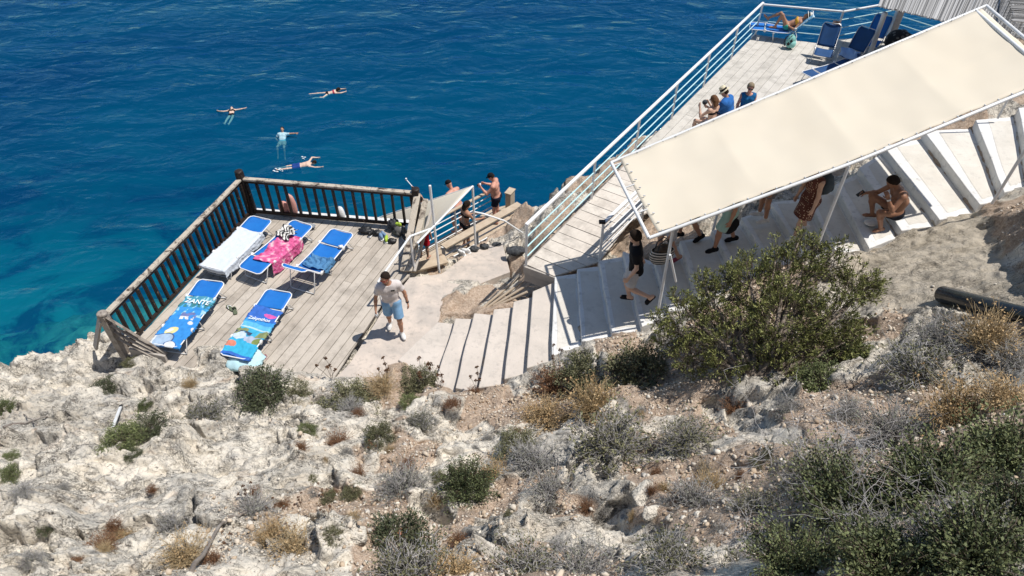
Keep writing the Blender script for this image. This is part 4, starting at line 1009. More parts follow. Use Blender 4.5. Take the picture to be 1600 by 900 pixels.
# landing edge: shoes and bags
for k, (u, v, z, rz) in enumerate(((722,397,-.6,.8),(729,394,-.65,1.1))): shoe(at(u,v,z+.03), rz, wm, wm, ('white trainer on the landing edge','second white trainer close to the black bags on the landing edge')[k])
for k, (u, v, z, lb) in enumerate(((741,392,-.68,'black bag on the landing edge right of the white trainers'),(757,388,-.74,'black bag leaning on the foot of the right sail pole'),(776,383,-.82,'flat black bag on the far tip of the landing'))):
    bundle('bag', at(u,v,z+.0), .11, M['dk'], lb, 'bag', 50+k, (1.1,.8,.7 if k < 2 else .35), .3)
bundle('bag', at(806,396,-.45), .2, M['dk'], 'dark bag lying in the rocks left of the walkway foot', 'bag', 61, (1.2,.8,.5), .3)
# upper terrace: lounger, chairs, backpack, cushion
def zc(u, v, z=1.34): return at(u, v, z)
L6 = lounger(zc(1180,40), zc(1262,50), 1.012, 'chaise', 'blue sun lounger with raised back under the sunbathing woman', 'blue lounge furniture on the terrace')
del L6['P']
# its own long axis follows the far railing: towel on the backrest
def lace(U, W_):
    c = np.tile(np.array([.16,.48,.72]), (len(U), 1)); k = fbm(U*9, W_*11, 9, 3); c[k > .15] = (.55,.75,.82); c[k < -.35] = (.03,.28,.60); return c
towel(L6, 'chaise', 1.22, 1.84, -.32, .34, 'towel', print_mat('lace_towel'), 'light blue patterned towel over the raised back of the terrace lounger', 'towel', fold=.012, seed=15, color=lace)
def chair(base, rz, label, sling='navy', group=None):
    root = empty('folding_chair', base, rz, label, 'chair', group); w_ = .27
    prof = [(-.04,.30),(.40,.36),(.47,.40),(.80,.98)]
    # seat from front(y=-.04) to back; the back leans towards +y
    for nm, a, b in (('seat', 0, 1), ('back', 2, 3)):
        V_ = []
        for i in range(10):
            t = i/9; y = prof[a][0]+(prof[b][0]-prof[a][0])*t; z = prof[a][1]+(prof[b][1]-prof[a][1])*t
            for j in range(7):
                s = j/6*2-1; ww = w_*(.97 if nm == 'seat' or t < .85 else .97-.12*(t-.85)/.15); V_.append((s*ww, y+.02*(1-s*s)*(1 if nm == 'back' else 0), z-.02*(1-s*s)))
        ix = np.arange(70).reshape(10, 7); qf = np.stack([ix[:-1,:-1], ix[:-1,1:], ix[1:,1:], ix[1:,:-1]], -1).reshape(-1, 4)
        o = np_mesh(nm, V_, [qf], [M[sling]], smooth=True, parent=root); o.modifiers.new('t', 'SOLIDIFY').thickness = .007
    mb = MB()
    mb.tube([(-w_,.0,.30),(-w_,.43,.37),(-w_,.78,.94),(-w_*.8,.81,1.0),(w_*.8,.81,1.0),(w_,.78,.94),(w_,.43,.37),(w_,.0,.30)], .012, 8); mb.build('frame', M['steel'], root)
    for y0, y1 in ((.42,.02),(.03,.5)):
        mb = MB(); mb.tube([(-w_*1.06,y0,.36),(-w_*1.06,y1,.03),(-w_*.9,y1,.012),(w_*.9,y1,.012),(w_*1.06,y1,.03),(w_*1.06,y0,.36)], .011, 8); mb.build('leg', M['steel'], root)
    mb = MB(); mb.tube([(-w_*1.06,.06,.2),(w_*1.06,.06,.2)], .008, 6); mb.build('crossbar', M['steel'], root); return root
gc = 'blue lounge furniture on the terrace'
chair(at(1281,101,1.012), math.radians(-25), 'navy folding chair seen from behind on the terrace beside the backpack', 'navy', gc)
chair(at(1318,104,1.012), math.radians(-50), 'navy folding chair under the pale blue shirt', 'navy', gc)
chair(at(1352,84,1.012), math.radians(-40), 'bright blue folding chair nearest the round white post', 'sling_blue', gc)
lo = lounger(zc(1275,118,1.3), zc(1335,100,1.3), 1.012, 'flat', 'navy lounger partly hidden under the canopy edge behind the chairs', gc, 'navy'); del lo['P']
mb = MB(); V_ = []
for i in range(16):
    for j in range(16):
        s, t = i/15, j/15; V_.append((s*.5-.25+.03*math.sin(t*9), t*.42-.2, .0-.35*max(0, t-.55)+.03*math.sin(s*9+t*4)-.3*max(0,.25-t)))
ix = np.arange(256).reshape(16,16); qf = np.stack([ix[:-1,:-1], ix[1:,:-1], ix[1:,1:], ix[:-1,1:]], -1).reshape(-1, 4)
o = np_mesh('shirt', V_, [qf], [towel_mat('sky_shirt', (.28,.42,.68), (.22,.36,.60))], smooth=True); o.modifiers.new('t', 'SOLIDIFY').thickness = .006
o.location = at(1327,85,1.012)+Vector((0,0,.62)); o.location = at(1328,80,1.62); o.rotation_euler = (.5,.1,-.6); tag(o, 'pale blue shirt thrown over the middle folding chair', 'shirt')
def backpack(loc, rz, mats, label, s=1.0, name='backpack'):
    root = empty(name, loc, rz, label, 'backpack'); mb = MB(); V_, Fs = blob((0,0,.22*s), .2*s, 3, (.85,.62,1.15), 14, .08); mb.add(V_, Fs, True); mb.build('body', mats[0], root)
    mb = MB(); V_, Fs = blob((0,-.10*s,.15*s), .13*s, 5, (.95,.5,.9), 10, .06); mb.add(V_, Fs, True); mb.build('pocket', mats[1], root)
    for x in (-.07, .07):
        mb = MB(); mb.tube([(x*s,.10*s,.38*s),(x*1.2*s,.17*s,.30*s),(x*1.5*s,.17*s,.14*s),(x*1.6*s,.10*s,.06*s)], .016*s, 8); mb.build('strap', mats[2], root)
    mb = MB(); mb.tube([(-.04*s,.03*s,.44*s),(0,.03*s,.48*s),(.04*s,.03*s,.44*s)], .01*s, 6); mb.build('handle', mats[2], root)
    return root
mint = noisy('mint_black_fabric', (.22,.50,.45), (.02,.02,.022), 7, .8, .2, 90, thr=(.5,.53)); 
backpack(at(1233,75,1.012), .5, (mint, mat('mint', (.25,.55,.50), .8), M['black']), 'mint green and black backpack standing on the terrace planks')
cp = mat('leaf_print', (.02,.02,.022), .85); n = N(cp); vo = n.n('ShaderNodeTexVoronoi'); vo.inputs['Scale'].default_value = 6.5; n.l(n.coord(), vo.inputs['Vector']); n.col(n.ramp(vo.outputs['Distance'], [(.30,(.16,.15,.135)),(.36,(.012,.012,.014))]))
bundle('floor_cushion', at(1400,78,1.012), .42, cp, 'round black cushion with pale leaf print behind the canopy edge', 'cushion', 71, (1,1,.8), .12)
# black pipe and small things on the slope
pa, pb = gat(1466,470), gat(1640,520)
pa.z += .13; pb.z += .12
root = empty('plastic_pipe', pa, 0, 'thick glossy black plastic pipe lying on the dry slope at right', 'pipe')
bp = mat('black_polythene', (.008,.010,.014), .22, .6); n = N(bp); n.nrm(n.bump(n.noise(n.coord('Object', (1,1,1)), 14, 3), .25, .02))
dd = (pb-pa).normalized(); sx_ = dd.cross(Vector((0,0,1))).normalized(); up_ = sx_.cross(dd)
Rp3 = Matrix((sx_, up_, dd)).transposed(); Ll = (pb-pa).length+2.5
mb = MB(); mb.lathe([(.105,0),(.125,0),(.128,.01),(.128,Ll),(.105,Ll),(.105,0)], pa, 28, Rp3); o = mb.build('tube', bp, root, loc=pa); o.location = (0,0,0)
mb = MB(); mb.lathe([(.0,.02),(.104,.02)], pa, 24, Rp3); o = mb.build('inner_shadow_plug', mat('pipe_bore_shade', (.02,.02,.02), .6), root, loc=pa); o.location = (0,0,0); o.name = 'bore_shade_disc'  # dark disc set in the mouth, its colour standing in for the shade inside
pa2 = gat(1555,498); pb2 = gat(1680,520)
mb = MB(); mb.tube([pa2+Vector((0,0,.07)), pb2+Vector((0,0,.08))], .06, 12); tag(mb.build('plastic_pipe', bp, None, loc=pa2), 'thin black pipe lying in the dry grass beside the thick pipe', 'pipe')
def stick(u0, v0, u1, v1, r, m, label, cat, name='stick', lift=.03):
    a, b = gat(u0, v0), gat(u1, v1); a.z += lift; b.z += lift; rnd = random.Random(int(u0)); k = 7; pts = []
    for i in range(k+1):
        p = a.lerp(b, i/k); g_ = gh(p.x, p.y); p.z = max(p.z, g_+r) if i not in (0, k) else p.z; pts.append(p+Vector((rnd.uniform(-.02,.02), rnd.uniform(-.02,.02), 0))*(0 if name == 'board' else 1))
    mb = MB(); mb.tube(pts, [r*(1-.4*i/k) for i in range(k+1)], 7); o = mb.build(name, m, None, loc=a); return tag(o, label, cat)
bk = noisy('dead_wood', (.16,.13,.11), (.30,.27,.24), 9, .9, .4, 60)
stick(8,672,78,653,.022,bk,'dark dead branch lying on the bare rock at the left edge','branch')
stick(60,667,40,650,.012,bk,'thin side twig beside the dark dead branch at left','twig')
stick(300,895,352,818,.028,bk,'grey forked branch lying at the bottom left among dry grass','branch')
stick(352,818,405,796,.018,bk,'grey twig reaching from the forked branch towards the dry grass','twig')
a, b = gat(171,688), gat(192,642); a.z += .04; b.z += .10
mb = MB(); mb.bar(a, b, .045, .03); root = empty('white_stake', a, 0, 'white wooden stake with a dark tip lying on the rock at left', 'stake'); o = mb.build('stake', M['white_metal'], root, .004, loc=a); o.location = (0,0,0)
mb = MB(); mb.bar(b, b+(b-a).normalized()*.09, .05, .034); o = mb.build('tip', M['black'], root, .004, loc=a); o.location = (0,0,0)
can = gat(628,838); root = empty('crushed_can', can+Vector((0,0,.05)), .6, 'rusty orange can with a pale spot lying beside the low dark shrub', 'can')
mb = MB(); V_, Fs = blob((0,0,0), .075, 6, (1.4,.8,.75), 12, .25); mb.add(V_, Fs, True); mb.build('body', noisy('rust', (.45,.16,.08), (.36,.13,.07), 20), root); mb = MB(); mb.box((.05,-.03,.05), (.05,.04,.012)); mb.build('label_patch', mat('pale_spot', (.45,.52,.62), .5), root, .004)
# ------------------------------------------------------------------ people: one continuous surface grown from tapered limbs
def surface_nets(f, org, vox):
    nx_, ny_, nz_ = f.shape; ins = f < 0
    c = np.stack([f[i:nx_-1+i, j:ny_-1+j, k:nz_-1+k] for i in (0,1) for j in (0,1) for k in (0,1)], -1)
    s = (c < 0).sum(-1); act = (s > 0) & (s < 8)
    ids = -np.ones(act.shape, np.int64); cells = np.argwhere(act); ids[act] = np.arange(len(cells))
    cv = c[act]; off = np.array([[i,j,k] for i in (0,1) for j in (0,1) for k in (0,1)], float)
    acc = np.zeros((len(cells), 3)); cnt = np.zeros(len(cells))
    for a in range(8):
        for b in range(a+1, 8):
            if np.abs(off[a]-off[b]).sum() != 1: continue
            fa, fb = cv[:, a], cv[:, b]; m = (fa < 0) != (fb < 0); t = fa[m]/(fa[m]-fb[m])
            acc[m] += off[a]+(off[b]-off[a])*t[:, None]; cnt[m] += 1
    V_ = org+(cells+acc/cnt[:, None])*vox
    Q = []
    for ax in range(3):
        sl0 = [slice(None)]*3; sl1 = [slice(None)]*3; sl0[ax] = slice(0, -1); sl1[ax] = slice(1, None)
        a = ins[tuple(sl0)]; b = ins[tuple(sl1)]; e = np.argwhere(a != b)
        o1, o2 = [d for d in range(3) if d != ax]
        ok = (e[:, o1] > 0) & (e[:, o2] > 0) & (e[:, o1] < f.shape[o1]-1) & (e[:, o2] < f.shape[o2]-1); e = e[ok]
        def cid(d1, d2):
            g_ = e.copy(); g_[:, o1] -= d1; g_[:, o2] -= d2; return ids[g_[:, 0], g_[:, 1], g_[:, 2]]
        q = np.stack([cid(1,1), cid(0,1), cid(0,0), cid(1,0)], 1)
        fl = a[e[:, 0], e[:, 1], e[:, 2]]
        if ax == 1: fl = ~fl
        q[~fl] = q[~fl][:, ::-1]; Q.append(q)
    return V_, np.concatenate(Q)
class SDF:
    def __init__(s): s.p = []; s.cut = []
    def cone(s, a, b, ra, rb=None, k=.025, flat=False): s.p.append(('c', np.array(a, float), np.array(b, float), ra, ra if rb is None else rb, k, flat)); return s
    def ell(s, c, r, R=None, k=.02): s.p.append(('e', np.array(c, float), np.array(r, float), np.eye(3) if R is None else R, k)); return s
    def plane(s, p, n): s.cut.append((np.array(p, float), np.array(n, float)/np.linalg.norm(n))); return s      # removes the side n points to
    def hole(s, c, r): s.cut.append((np.array(c, float), r)); return s
    def mesh(s, vox):
        lo = np.full(3, 9.); hi = -lo
        for p in s.p:
            if p[0] == 'c':
                r = max(p[3], p[4])+.02
                for q in (p[1], p[2]): lo = np.minimum(lo, q-r); hi = np.maximum(hi, q+r)
            else: r = max(p[2])+.02; lo = np.minimum(lo, p[1]-r); hi = np.maximum(hi, p[1]+r)
        lo -= 2*vox; hi += 2*vox; n_ = np.ceil((hi-lo)/vox).astype(int)+1
        f = np.full(n_, .12, np.float32); ax = [lo[d]+np.arange(n_[d])*vox for d in range(3)]
        for p in s.p:
            if p[0] == 'c': r = max(p[3], p[4])+.05; bl = np.minimum(p[1], p[2])-r; bh = np.maximum(p[1], p[2])+r
            else: r = max(p[2])+.05; bl = p[1]-r; bh = p[1]+r
            i0 = np.clip(((bl-lo)/vox).astype(int), 0, n_-1); i1 = np.clip(((bh-lo)/vox).astype(int)+2, 1, n_)
            X, Y, Z = np.meshgrid(*[ax[d][i0[d]:i1[d]] for d in range(3)], indexing='ij', sparse=False)
            P = np.stack([X, Y, Z], -1)
            if p[0] == 'c':
                ba = p[2]-p[1]; L2 = ba@ba+1e-9; t = ((P-p[1])@ba)/L2; tc = np.clip(t, 0, 1)
                d = np.linalg.norm(P-p[1]-tc[..., None]*ba, axis=-1)-(p[3]+(p[4]-p[3])*tc)
                if p[6]: d = np.maximum(d, np.maximum(t-1, -t)*math.sqrt(L2))
                k = p[5]
            else:
                q = (P-p[1])@p[3]; k0 = np.linalg.norm(q/p[2], axis=-1); k1 = np.linalg.norm(q/(p[2]**2), axis=-1)+1e-9; d = k0*(k0-1)/k1; k = p[4]
            sub = f[i0[0]:i1[0], i0[1]:i1[1], i0[2]:i1[2]]
            h = np.maximum(k-np.abs(d-sub), 0)/k
            f[i0[0]:i1[0], i0[1]:i1[1], i0[2]:i1[2]] = np.minimum(d, sub)-h*h*k*.25
        if s.cut:
            X, Y, Z = np.meshgrid(*ax, indexing='ij'); P = np.stack([X, Y, Z], -1)
            for p, nn in s.cut:
                if hasattr(nn, '__len__'): f = np.maximum(f, (P-p)@nn)
                else: f = np.maximum(f, nn-np.linalg.norm(P-p, axis=-1))
            f[[0,-1]] = .1; f[:, [0,-1]] = .1; f[:, :, [0,-1]] = .1
        return surface_nets(f, lo, vox)
def unit(v): v = np.array(v, float); return v/np.linalg.norm(v)
SK = {}
def skin(c):
    if c not in SK:
        m = mat('skin', c, .5, .35); n = N(m); v = n.coord(); n.col(n.ramp(n.noise(v, 9, 4), [(.35, tuple(x*.88 for x in c)), (.65, c)])); n.b.inputs['Subsurface Weight'].default_value = .0; n.nrm(n.bump(n.noise(v, 60, 3), .08, .004)); SK[c] = m
    return SK[c]
CL = {}
def cloth(c, c2=None, sc_=9):
    key = (c, c2)
    if key not in CL: CL[key] = noisy('garment', c, c2 or tuple(x*.82 for x in c), sc_, .85, .35, 35, .012, spec=.15)
    return CL[key]
HAIRM = {}
def hairm(c):
    if c not in HAIRM: HAIRM[c] = noisy('hair', c, tuple(x*1.5 for x in c), 14, .85, .6, 60, .01, spec=.12, coord='Object', stretch=(3,3,.6))
    return HAIRM[c]
class Person:
    """local frame: x to the person's right, y forward, z up, origin at the pelvis"""
    def __init__(s, Ht=1.75, torso=(0,.04,1), twist=0, legs=None, arms=None, head=(0,0), width=1.0, female=False, curl=.9, curve=0.0):
        s.k = k = Ht/1.75; s.w = width; s.fem = female
        up = unit(torso); fw = unit(np.array([0,1,0])-up*up[1]) if abs(up[1]) < .95 else unit(np.array([0,0,-np.sign(up[1])])); rt = np.cross(fw, up)
        c, sn = math.cos(math.radians(twist)), math.sin(math.radians(twist)); rt2 = rt*c+fw*sn; fw2 = fw*c-rt*sn
        s.up, s.fw, s.rt = up, fw2, rt2
        s.hip = {'R': np.array([.09*k,0,0]), 'L': np.array([-.09*k,0,0])}
        s.waist = up*.22*k-fw*curve*k*.5; upc = unit(up+fw*curve*1.2) if curve else up; s.upc = upc
        s.chest = s.waist+upc*.17*k; s.neck = s.waist+upc*.295*k
        shw = (.165 if female else .185)*k*(.5+.5*width)
        s.sh = {'R': s.neck-upc*.065*k+rt2*shw, 'L': s.neck-upc*.065*k-rt2*shw}
        s.knee, s.ank, s.toe, s.heel, s.elb, s.wri, s.hand = {}, {}, {}, {}, {}, {}, {}
        for sd, (th, sh, ft) in (legs or {'R': ((0,0,-1),(0,0,-1),(.15,1,0)), 'L': ((0,0,-1),(0,0,-1),(-.15,1,0))}).items():
            s.knee[sd] = s.hip[sd]+unit(th)*.43*k; s.ank[sd] = s.knee[sd]+unit(sh)*.41*k; f = unit(ft); dn = unit(sh)
            fl = f-dn*(f@dn)*0
            s.heel[sd] = s.ank[sd]+dn*.045*k-fl*.045*k; s.toe[sd] = s.ank[sd]+dn*.055*k+fl*.155*k
        s.legs = legs
        for sd, (ua, fa) in (arms or {'R': ((.2,0,-1),(.1,.2,-1)), 'L': ((-.2,0,-1),(-.1,.2,-1))}).items():
            s.elb[sd] = s.sh[sd]+unit(ua)*.29*k; s.wri[sd] = s.elb[sd]+unit(fa)*.25*k; s.hand[sd] = unit(fa)
        yaw, pit = math.radians(head[0]), math.radians(head[1])
        hu = unit(upc*.6+np.array([0,0,.4])) if abs(up[2]) > .35 else upc
        hf = unit(fw2-hu*(fw2@hu)) if np.linalg.norm(fw2-hu*(fw2@hu)) > .2 else unit(np.array([0,0,1.])-hu*hu[2]); hr = np.cross(hf, hu)
        hf, hr = hf*math.cos(yaw)+hr*math.sin(yaw), hr*math.cos(yaw)-hf*math.sin(yaw)
        hf, hu = hf*math.cos(pit)-hu*math.sin(pit), hu*math.cos(pit)+hf*math.sin(pit)
        s.hf, s.hr, s.hu = hf, hr, hu
        s.hc = s.neck+upc*.06*k+hu*.125*k+hf*.015*k; s.R = np.stack([hr, hf, hu], 1); s.curl = curl
    def H(s, x, y, z): return s.hc+(s.hr*x+s.hf*y+s.hu*z)*s.k
    def torso(s, S, inf=0.0, k=.05, low=True):
        K, w = s.k, s.w; r = s.rt; f = s.fw
        if low:
            S.cone(s.hip['R']*.8, s.hip['L']*.8, .098*K*w+inf, k=k)
            for sd, q in (('R',1),('L',-1)): S.ell(s.hip[sd]*.85+np.array([0,-.045*K,-.02*K]), np.array([.085,.085,.09])*K*w+inf, k=k)
        hx = np.array([1,0,0])
        ww = .050 if s.fem else .058
        for q in (1, -1):
            S.cone(hx*.06*q*K, s.waist+r*ww*q*K, .098*K*w+inf, (.078 if s.fem else .092)*K*w+inf, k)
            S.cone(s.waist+r*ww*q*K, s.chest+r*.075*q*K, (.078 if s.fem else .092)*K*w+inf, .098*K*w+inf, k)
            S.cone(s.chest+r*.075*q*K, s.neck-s.upc*.07*K+r*.10*q*K, .098*K*w+inf, .068*K+inf, k)
        if w > 1.05: S.ell(s.waist*.75+f*.05*K, np.array([.13,.11,.14])*K*w*.95+inf, k=k)
        if s.fem:
            for q in (1, -1): S.ell(s.chest+r*.07*q*K+f*.075*K-s.upc*.01*K, np.array([.052,.05,.055])*K+inf, k=.03)
        S.cone(s.sh['R']*.97+s.chest*.03, s.sh['L']*.97+s.chest*.03, .052*K+inf, k=k)
        S.cone(s.neck-s.upc*.03*K, s.sh['R'], .045*K+inf, .045*K+inf, k); S.cone(s.neck-s.upc*.03*K, s.sh['L'], .045*K+inf, .045*K+inf, k)
    def body(s, vox=.011, hands=('R','L'), face=True):
        S = SDF(); K, w = s.k, (s.w+1)/2
        s.torso(S)
        for sd in s.knee:
            a, b, c = s.hip[sd], s.knee[sd], s.ank[sd]; S.cone(a, b, .083*K*w, .054*K*w, .04); S.cone(b, b*.68+c*.32, .052*K*w, .054*K*w, .03)
            bk_ = -np.cross(unit(c-b), np.array([1,0,0]))*.0
            S.cone(b*.68+c*.32, c, .054*K*w, .034*K, .03); S.cone(s.heel[sd], s.toe[sd]*.75+s.heel[sd]*.25, .034*K, .034*K, .02); S.cone(s.toe[sd]*.75+s.heel[sd]*.25, s.toe[sd], .034*K, .024*K, .02); S.cone(c, s.heel[sd], .034*K, .032*K, .02)
        for sd in s.elb:
            a, b, c = s.sh[sd], s.elb[sd], s.wri[sd]; S.cone(a, b, .052*K*w, .039*K*w, .035); S.cone(b, b*.65+c*.35, .038*K*w, .039*K*w, .02); S.cone(b*.65+c*.35, c, .039*K*w, .025*K, .02)
            h = s.hand[sd]; med = -s.rt if sd == 'R' else s.rt
            n_ = med-h*(med@h)
            if np.linalg.norm(n_) < .25: n_ = s.fw-h*(s.fw@h)
            n_ = unit(n_); l = np.cross(h, n_)
            if l@s.fw < 0 and abs(l@s.fw) > .2: l = -l
            for q in (-.028, -.009, .01, .028): S.cone(c+l*q*.5*K, c+h*.085*K+l*q*K, .016*K, .0125*K, .014)
            for q, L in ((-.03,.058),(-.0105,.07),(.0105,.076),(.03,.068)):
                m_ = c+h*.085*K+l*q*K; cu = s.curl; d1 = unit(h+n_*cu*.35); d2 = unit(h+n_*cu*1.3)
                m2 = m_+d1*L*.5*K; S.cone(m_, m2, .0105*K, .0095*K, .006); S.cone(m2, m2+d2*L*.5*K, .0095*K, .008*K, .006)
            t0 = c+h*.03*K+l*.022*K; t1 = t0+unit(l*1.0+h*.8+n_*.3)*.04*K; S.cone(t0, t1, .014*K, .012*K, .012); S.cone(t1, t1+unit(h+l*.35+n_*.4)*.035*K, .011*K, .009*K, .006)
        S.cone(s.neck-s.upc*.02*K, s.H(0,-.015,-.06), .056*K*(.9 if s.fem else 1), .05*K, .03)
        S.ell(s.H(0,-.008,.02), np.array([.074,.094,.098])*K, s.R, .03); S.ell(s.H(0,.03,-.05), np.array([.056,.058,.065])*K, s.R, .03); S.ell(s.H(0,.055,-.085), np.array([.026,.022,.02])*K, s.R, .03)
        S.cone(s.H(0,.082,.012), s.H(0,.105,-.025), .009*K, .014*K, .015); S.cone(s.H(-.03,.080,.028), s.H(.03,.080,.028), .012*K, k=.02)
        S.cone(s.H(-.018,.082,-.055), s.H(.018,.082,-.055), .009*K, k=.012)
        for q in (1, -1): S.ell(s.H(q*.077,-.012,-.005), np.array([.010,.020,.032])*K, s.R, .01); S.cone(s.H(q*.045,.062,-.02), s.H(q*.05,.05,-.035), .018*K, k=.02)
        return S.mesh(vox)
    # --- garments, each its own small surface
    def shirt(s, sleeve=.5, hem=-.06, inf=.018, neck=.085, loose=0.0):
        S = SDF(); s.torso(S, inf+loose*.5, .06); K = s.k
        for sd in s.elb:
            if sleeve > 0: S.cone(s.sh[sd], s.sh[sd]+(s.elb[sd]-s.sh[sd])*min(sleeve,1), .056*K+inf*1.2, .045*K+inf*1.6, .035, True)
            if sleeve > 1: S.cone(s.elb[sd], s.elb[sd]+(s.wri[sd]-s.elb[sd])*(sleeve-1), .045*K+inf*1.3, .035*K+inf, .03)
        S.plane(s.up*hem*K, -s.up); S.hole(s.neck+s.upc*.04*K+s.fw*.015, neck*K)
        return S
    def tank(s, hem=-.06, inf=.012):
        S = SDF(); s.torso(S, inf, .06); S.plane(s.up*hem*s.k, -s.up); S.hole(s.neck+s.upc*.05*s.k+s.fw*.02, .11*s.k)
        for sd in s.sh: S.hole(s.sh[sd]+(s.sh[sd]-s.neck)*.35, .085*s.k)
        return S
    def shorts(s, frac=.6, top=.09, inf=.018, flare=.02, skirt=False):
        S = SDF(); s.torso(S, inf, .05); K = s.k; w = (s.w+1)/2
        for sd in s.knee: S.cone(s.hip[sd], s.hip[sd]+(s.knee[sd]-s.hip[sd])*frac, .086*K*w+inf, .064*K*w+inf+flare, .04, True)
        S.plane(s.up*top*K, s.up); return S
    def skirt(s, frac=.8, top=.1, r0=.15, r1=.22):
        S = SDF(); s.torso(S, .016, .05); m_ = (s.knee['R']+s.knee['L'])/2; K = s.k
        for sd in s.knee: S.cone(s.hip[sd]*.5, s.hip[sd]*.3+((s.knee[sd]+m_)/2-s.hip[sd]*.3)*frac, r0*.85*K, r1*.75*K, .08, True)
        S.plane(s.up*top*K, s.up); return S
    def band(s, z0, z1, inf=.008):
        S = SDF(); s.torso(S, inf, .05); S.plane(s.up*z0*s.k, -s.up); S.plane(s.up*z1*s.k, s.up); return S
    def briefs(s, inf=.009):
        S = SDF(); s.torso(S, inf, .05)
        for sd in s.knee: S.cone(s.hip[sd], s.hip[sd]+(s.knee[sd]-s.hip[sd])*.14, .084*s.k+inf, .082*s.k+inf, .04, True)
        S.plane(s.up*.06*s.k, s.up); return S
    def shoe(s, sd, hi=.03, inf=.011):
        S = SDF(); K = s.k; m_ = s.toe[sd]*.75+s.heel[sd]*.25
        S.cone(s.heel[sd], m_, .035*K+inf, .035*K+inf, .02).cone(m_, s.toe[sd], .035*K+inf, .026*K+inf, .02).cone(s.ank[sd], s.heel[sd], .035*K+inf, .034*K+inf, .02)
        u = unit(s.ank[sd]-s.heel[sd]-s.toe[sd]*0); d = unit(s.knee[sd]-s.ank[sd]); S.plane(s.ank[sd]+d*hi, d); return S
    def slipper(s, sd):
        S = SDF(); K = s.k; dn = unit(s.ank[sd]-s.knee[sd])*.024*K; m_ = s.toe[sd]*.62+s.heel[sd]*.38
        S.cone(s.heel[sd]+dn, s.toe[sd]+dn, .032*K, .034*K, .02); S.cone(m_, s.toe[sd]*.86+s.heel[sd]*.14, .044*K, .038*K, .02); return S
    def hair(s, inf=.013, line=.035, back=-.06, long=0, bun=False, side=.03):
        S = SDF(); K = s.k; S.ell(s.H(0,-.010,.024), np.array([.074,.094,.098])*K+inf, s.R, .02)
        if long:
            for q in (-.05, -.018, .018, .05): S.cone(s.H(q,-.075,.0), s.H(q*1.1,-.10,-.05)-np.array([0,0,long])*K*.55+s.hf*-.02*K, .045*K, .04*K, .03); S.cone(s.H(q*1.1,-.10,-.05)-np.array([0,0,long])*K*.55, s.H(q,-.10,-.05)-np.array([0,0,long])*K+s.hf*-.01, .042*K, .018*K, .03)
        else: S.ell(s.H(0,-.035,-.03), np.array([.07,.072,.075])*K+inf*.5, s.R, .02)
        if bun: S.ell(s.H(0,-.10,.06), np.array([.045,.045,.045])*K, s.R, .01)
        S.plane(s.H(0,.045,line), unit(s.hf*1.0-s.hu*.75))
        if not long: S.plane(s.H(0,0,back), -s.hu)
        return S
    def cap(s): 
        S = SDF(); K = s.k; S.ell(s.H(0,-.006,.03), np.array([.086,.106,.095])*K, s.R, .02); S.plane(s.H(0,0,.035), -s.hu)
        S.ell(s.H(0,.125,.038), np.array([.065,.07,.009])*K, s.R, .01); S.cut = []
        T = SDF(); T.ell(s.H(0,-.006,.042), np.array([.084,.104,.088])*K, s.R, .02); T.cone(s.H(-.03,.085,.038), s.H(-.025,.15,.03), .012*K, k=.01); T.cone(s.H(.03,.085,.038), s.H(.025,.15,.03), .012*K, k=.01); T.cone(s.H(0,.085,.04), s.H(0,.16,.03), .013*K, k=.015)
        T.hole(s.H(0,0,-.26), .285*K); return T
def make(P, loc, facing, label, sk, items, ground='foot', vox=.011, group=None, name='person', eyes=True):
    V_, Q = P.body(vox)
    if ground == 'foot': z0 = V_[:, 2].min()
    elif ground == 'pelvis': z0 = 0
    else: z0 = ground
    root = np_mesh(name, V_-np.array([0,0,z0]), [Q], [skin(sk)], smooth=True); root.location = loc; root.rotation_euler = (0,0,math.radians(facing-90))
    tag(root, label, 'person', group)
    off = np.array([0,0,z0])
    for nm, S, m_ in items:
        V2, Q2 = S.mesh(vox if nm not in ('hair',) else vox)
        if len(Q2): np_mesh(nm, V2-off, [Q2], [m_], smooth=True, parent=root)
    if eyes:
        dk = M['black']
        for q in (.031, -.031):
            mb = MB(); Vb, Fb = blob(P.H(q,.079,.006)-off, .011, 1, (1,1,1), 6, 0); mb.add(Vb, Fb, True); mb.build('eye', dk, root)
        mb = MB(); a, b, c = [Vector(P.H(*q)-off) for q in ((-.02,.089,-.055),(0,.094,-.054),(.02,.089,-.055))]; mb.tube([a,b,c], .004, 6); mb.build('mouth', M['lip'], root)
    return root
M['lip'] = mat('lip', (.35,.13,.11), .5)
def glasses(P, root, z0, m_):
    off = np.array([0,0,z0]); mb = MB()
    for q in (.033, -.033):
        Vb, Fb = blob((0,0,0), .027, 1, (1,.35,.8), 8, 0); R_ = Matrix(P.R.tolist()); mb.add([R_ @ Vector(v)+Vector(P.H(q,.098,.008)-off) for v in Vb], Fb, True)
    mb.tube([Vector(P.H(*q)-off) for q in ((-.078,-.01,.012),(-.068,.08,.012),(-.03,.104,.012),(.03,.104,.012),(.068,.08,.012),(.078,-.01,.012))], .005, 6)
    mb.build('sunglasses', m_, root)
def straw_hat(P, root, z0, m_, band, tilt=0, name='straw_hat'):
    off = np.array([0,0,z0]); R_ = Matrix(P.R.tolist()) @ Matrix.Rotation(tilt, 3, 'X'); c_ = Vector(P.H(0,-.008,.05)-off)
    mb = MB(); mb.lathe([(.0,.115),(.05,.115),(.078,.105),(.088,.06),(.094,.0),(.15,-.012),(.155,-.016),(.15,-.020),(.09,-.010)], c_, 28, R_); h = mb.build(name, m_, root)
    mb = MB(); mb.lathe([(.0965,.002),(.0935,.03),(.091,.05)], c_, 28, R_); mb.build('hat_band', band, h); return h
def minz(P): return P.body(.02)[0][:, 2].min()
def put(x, y, z): return Vector((x, y, z))
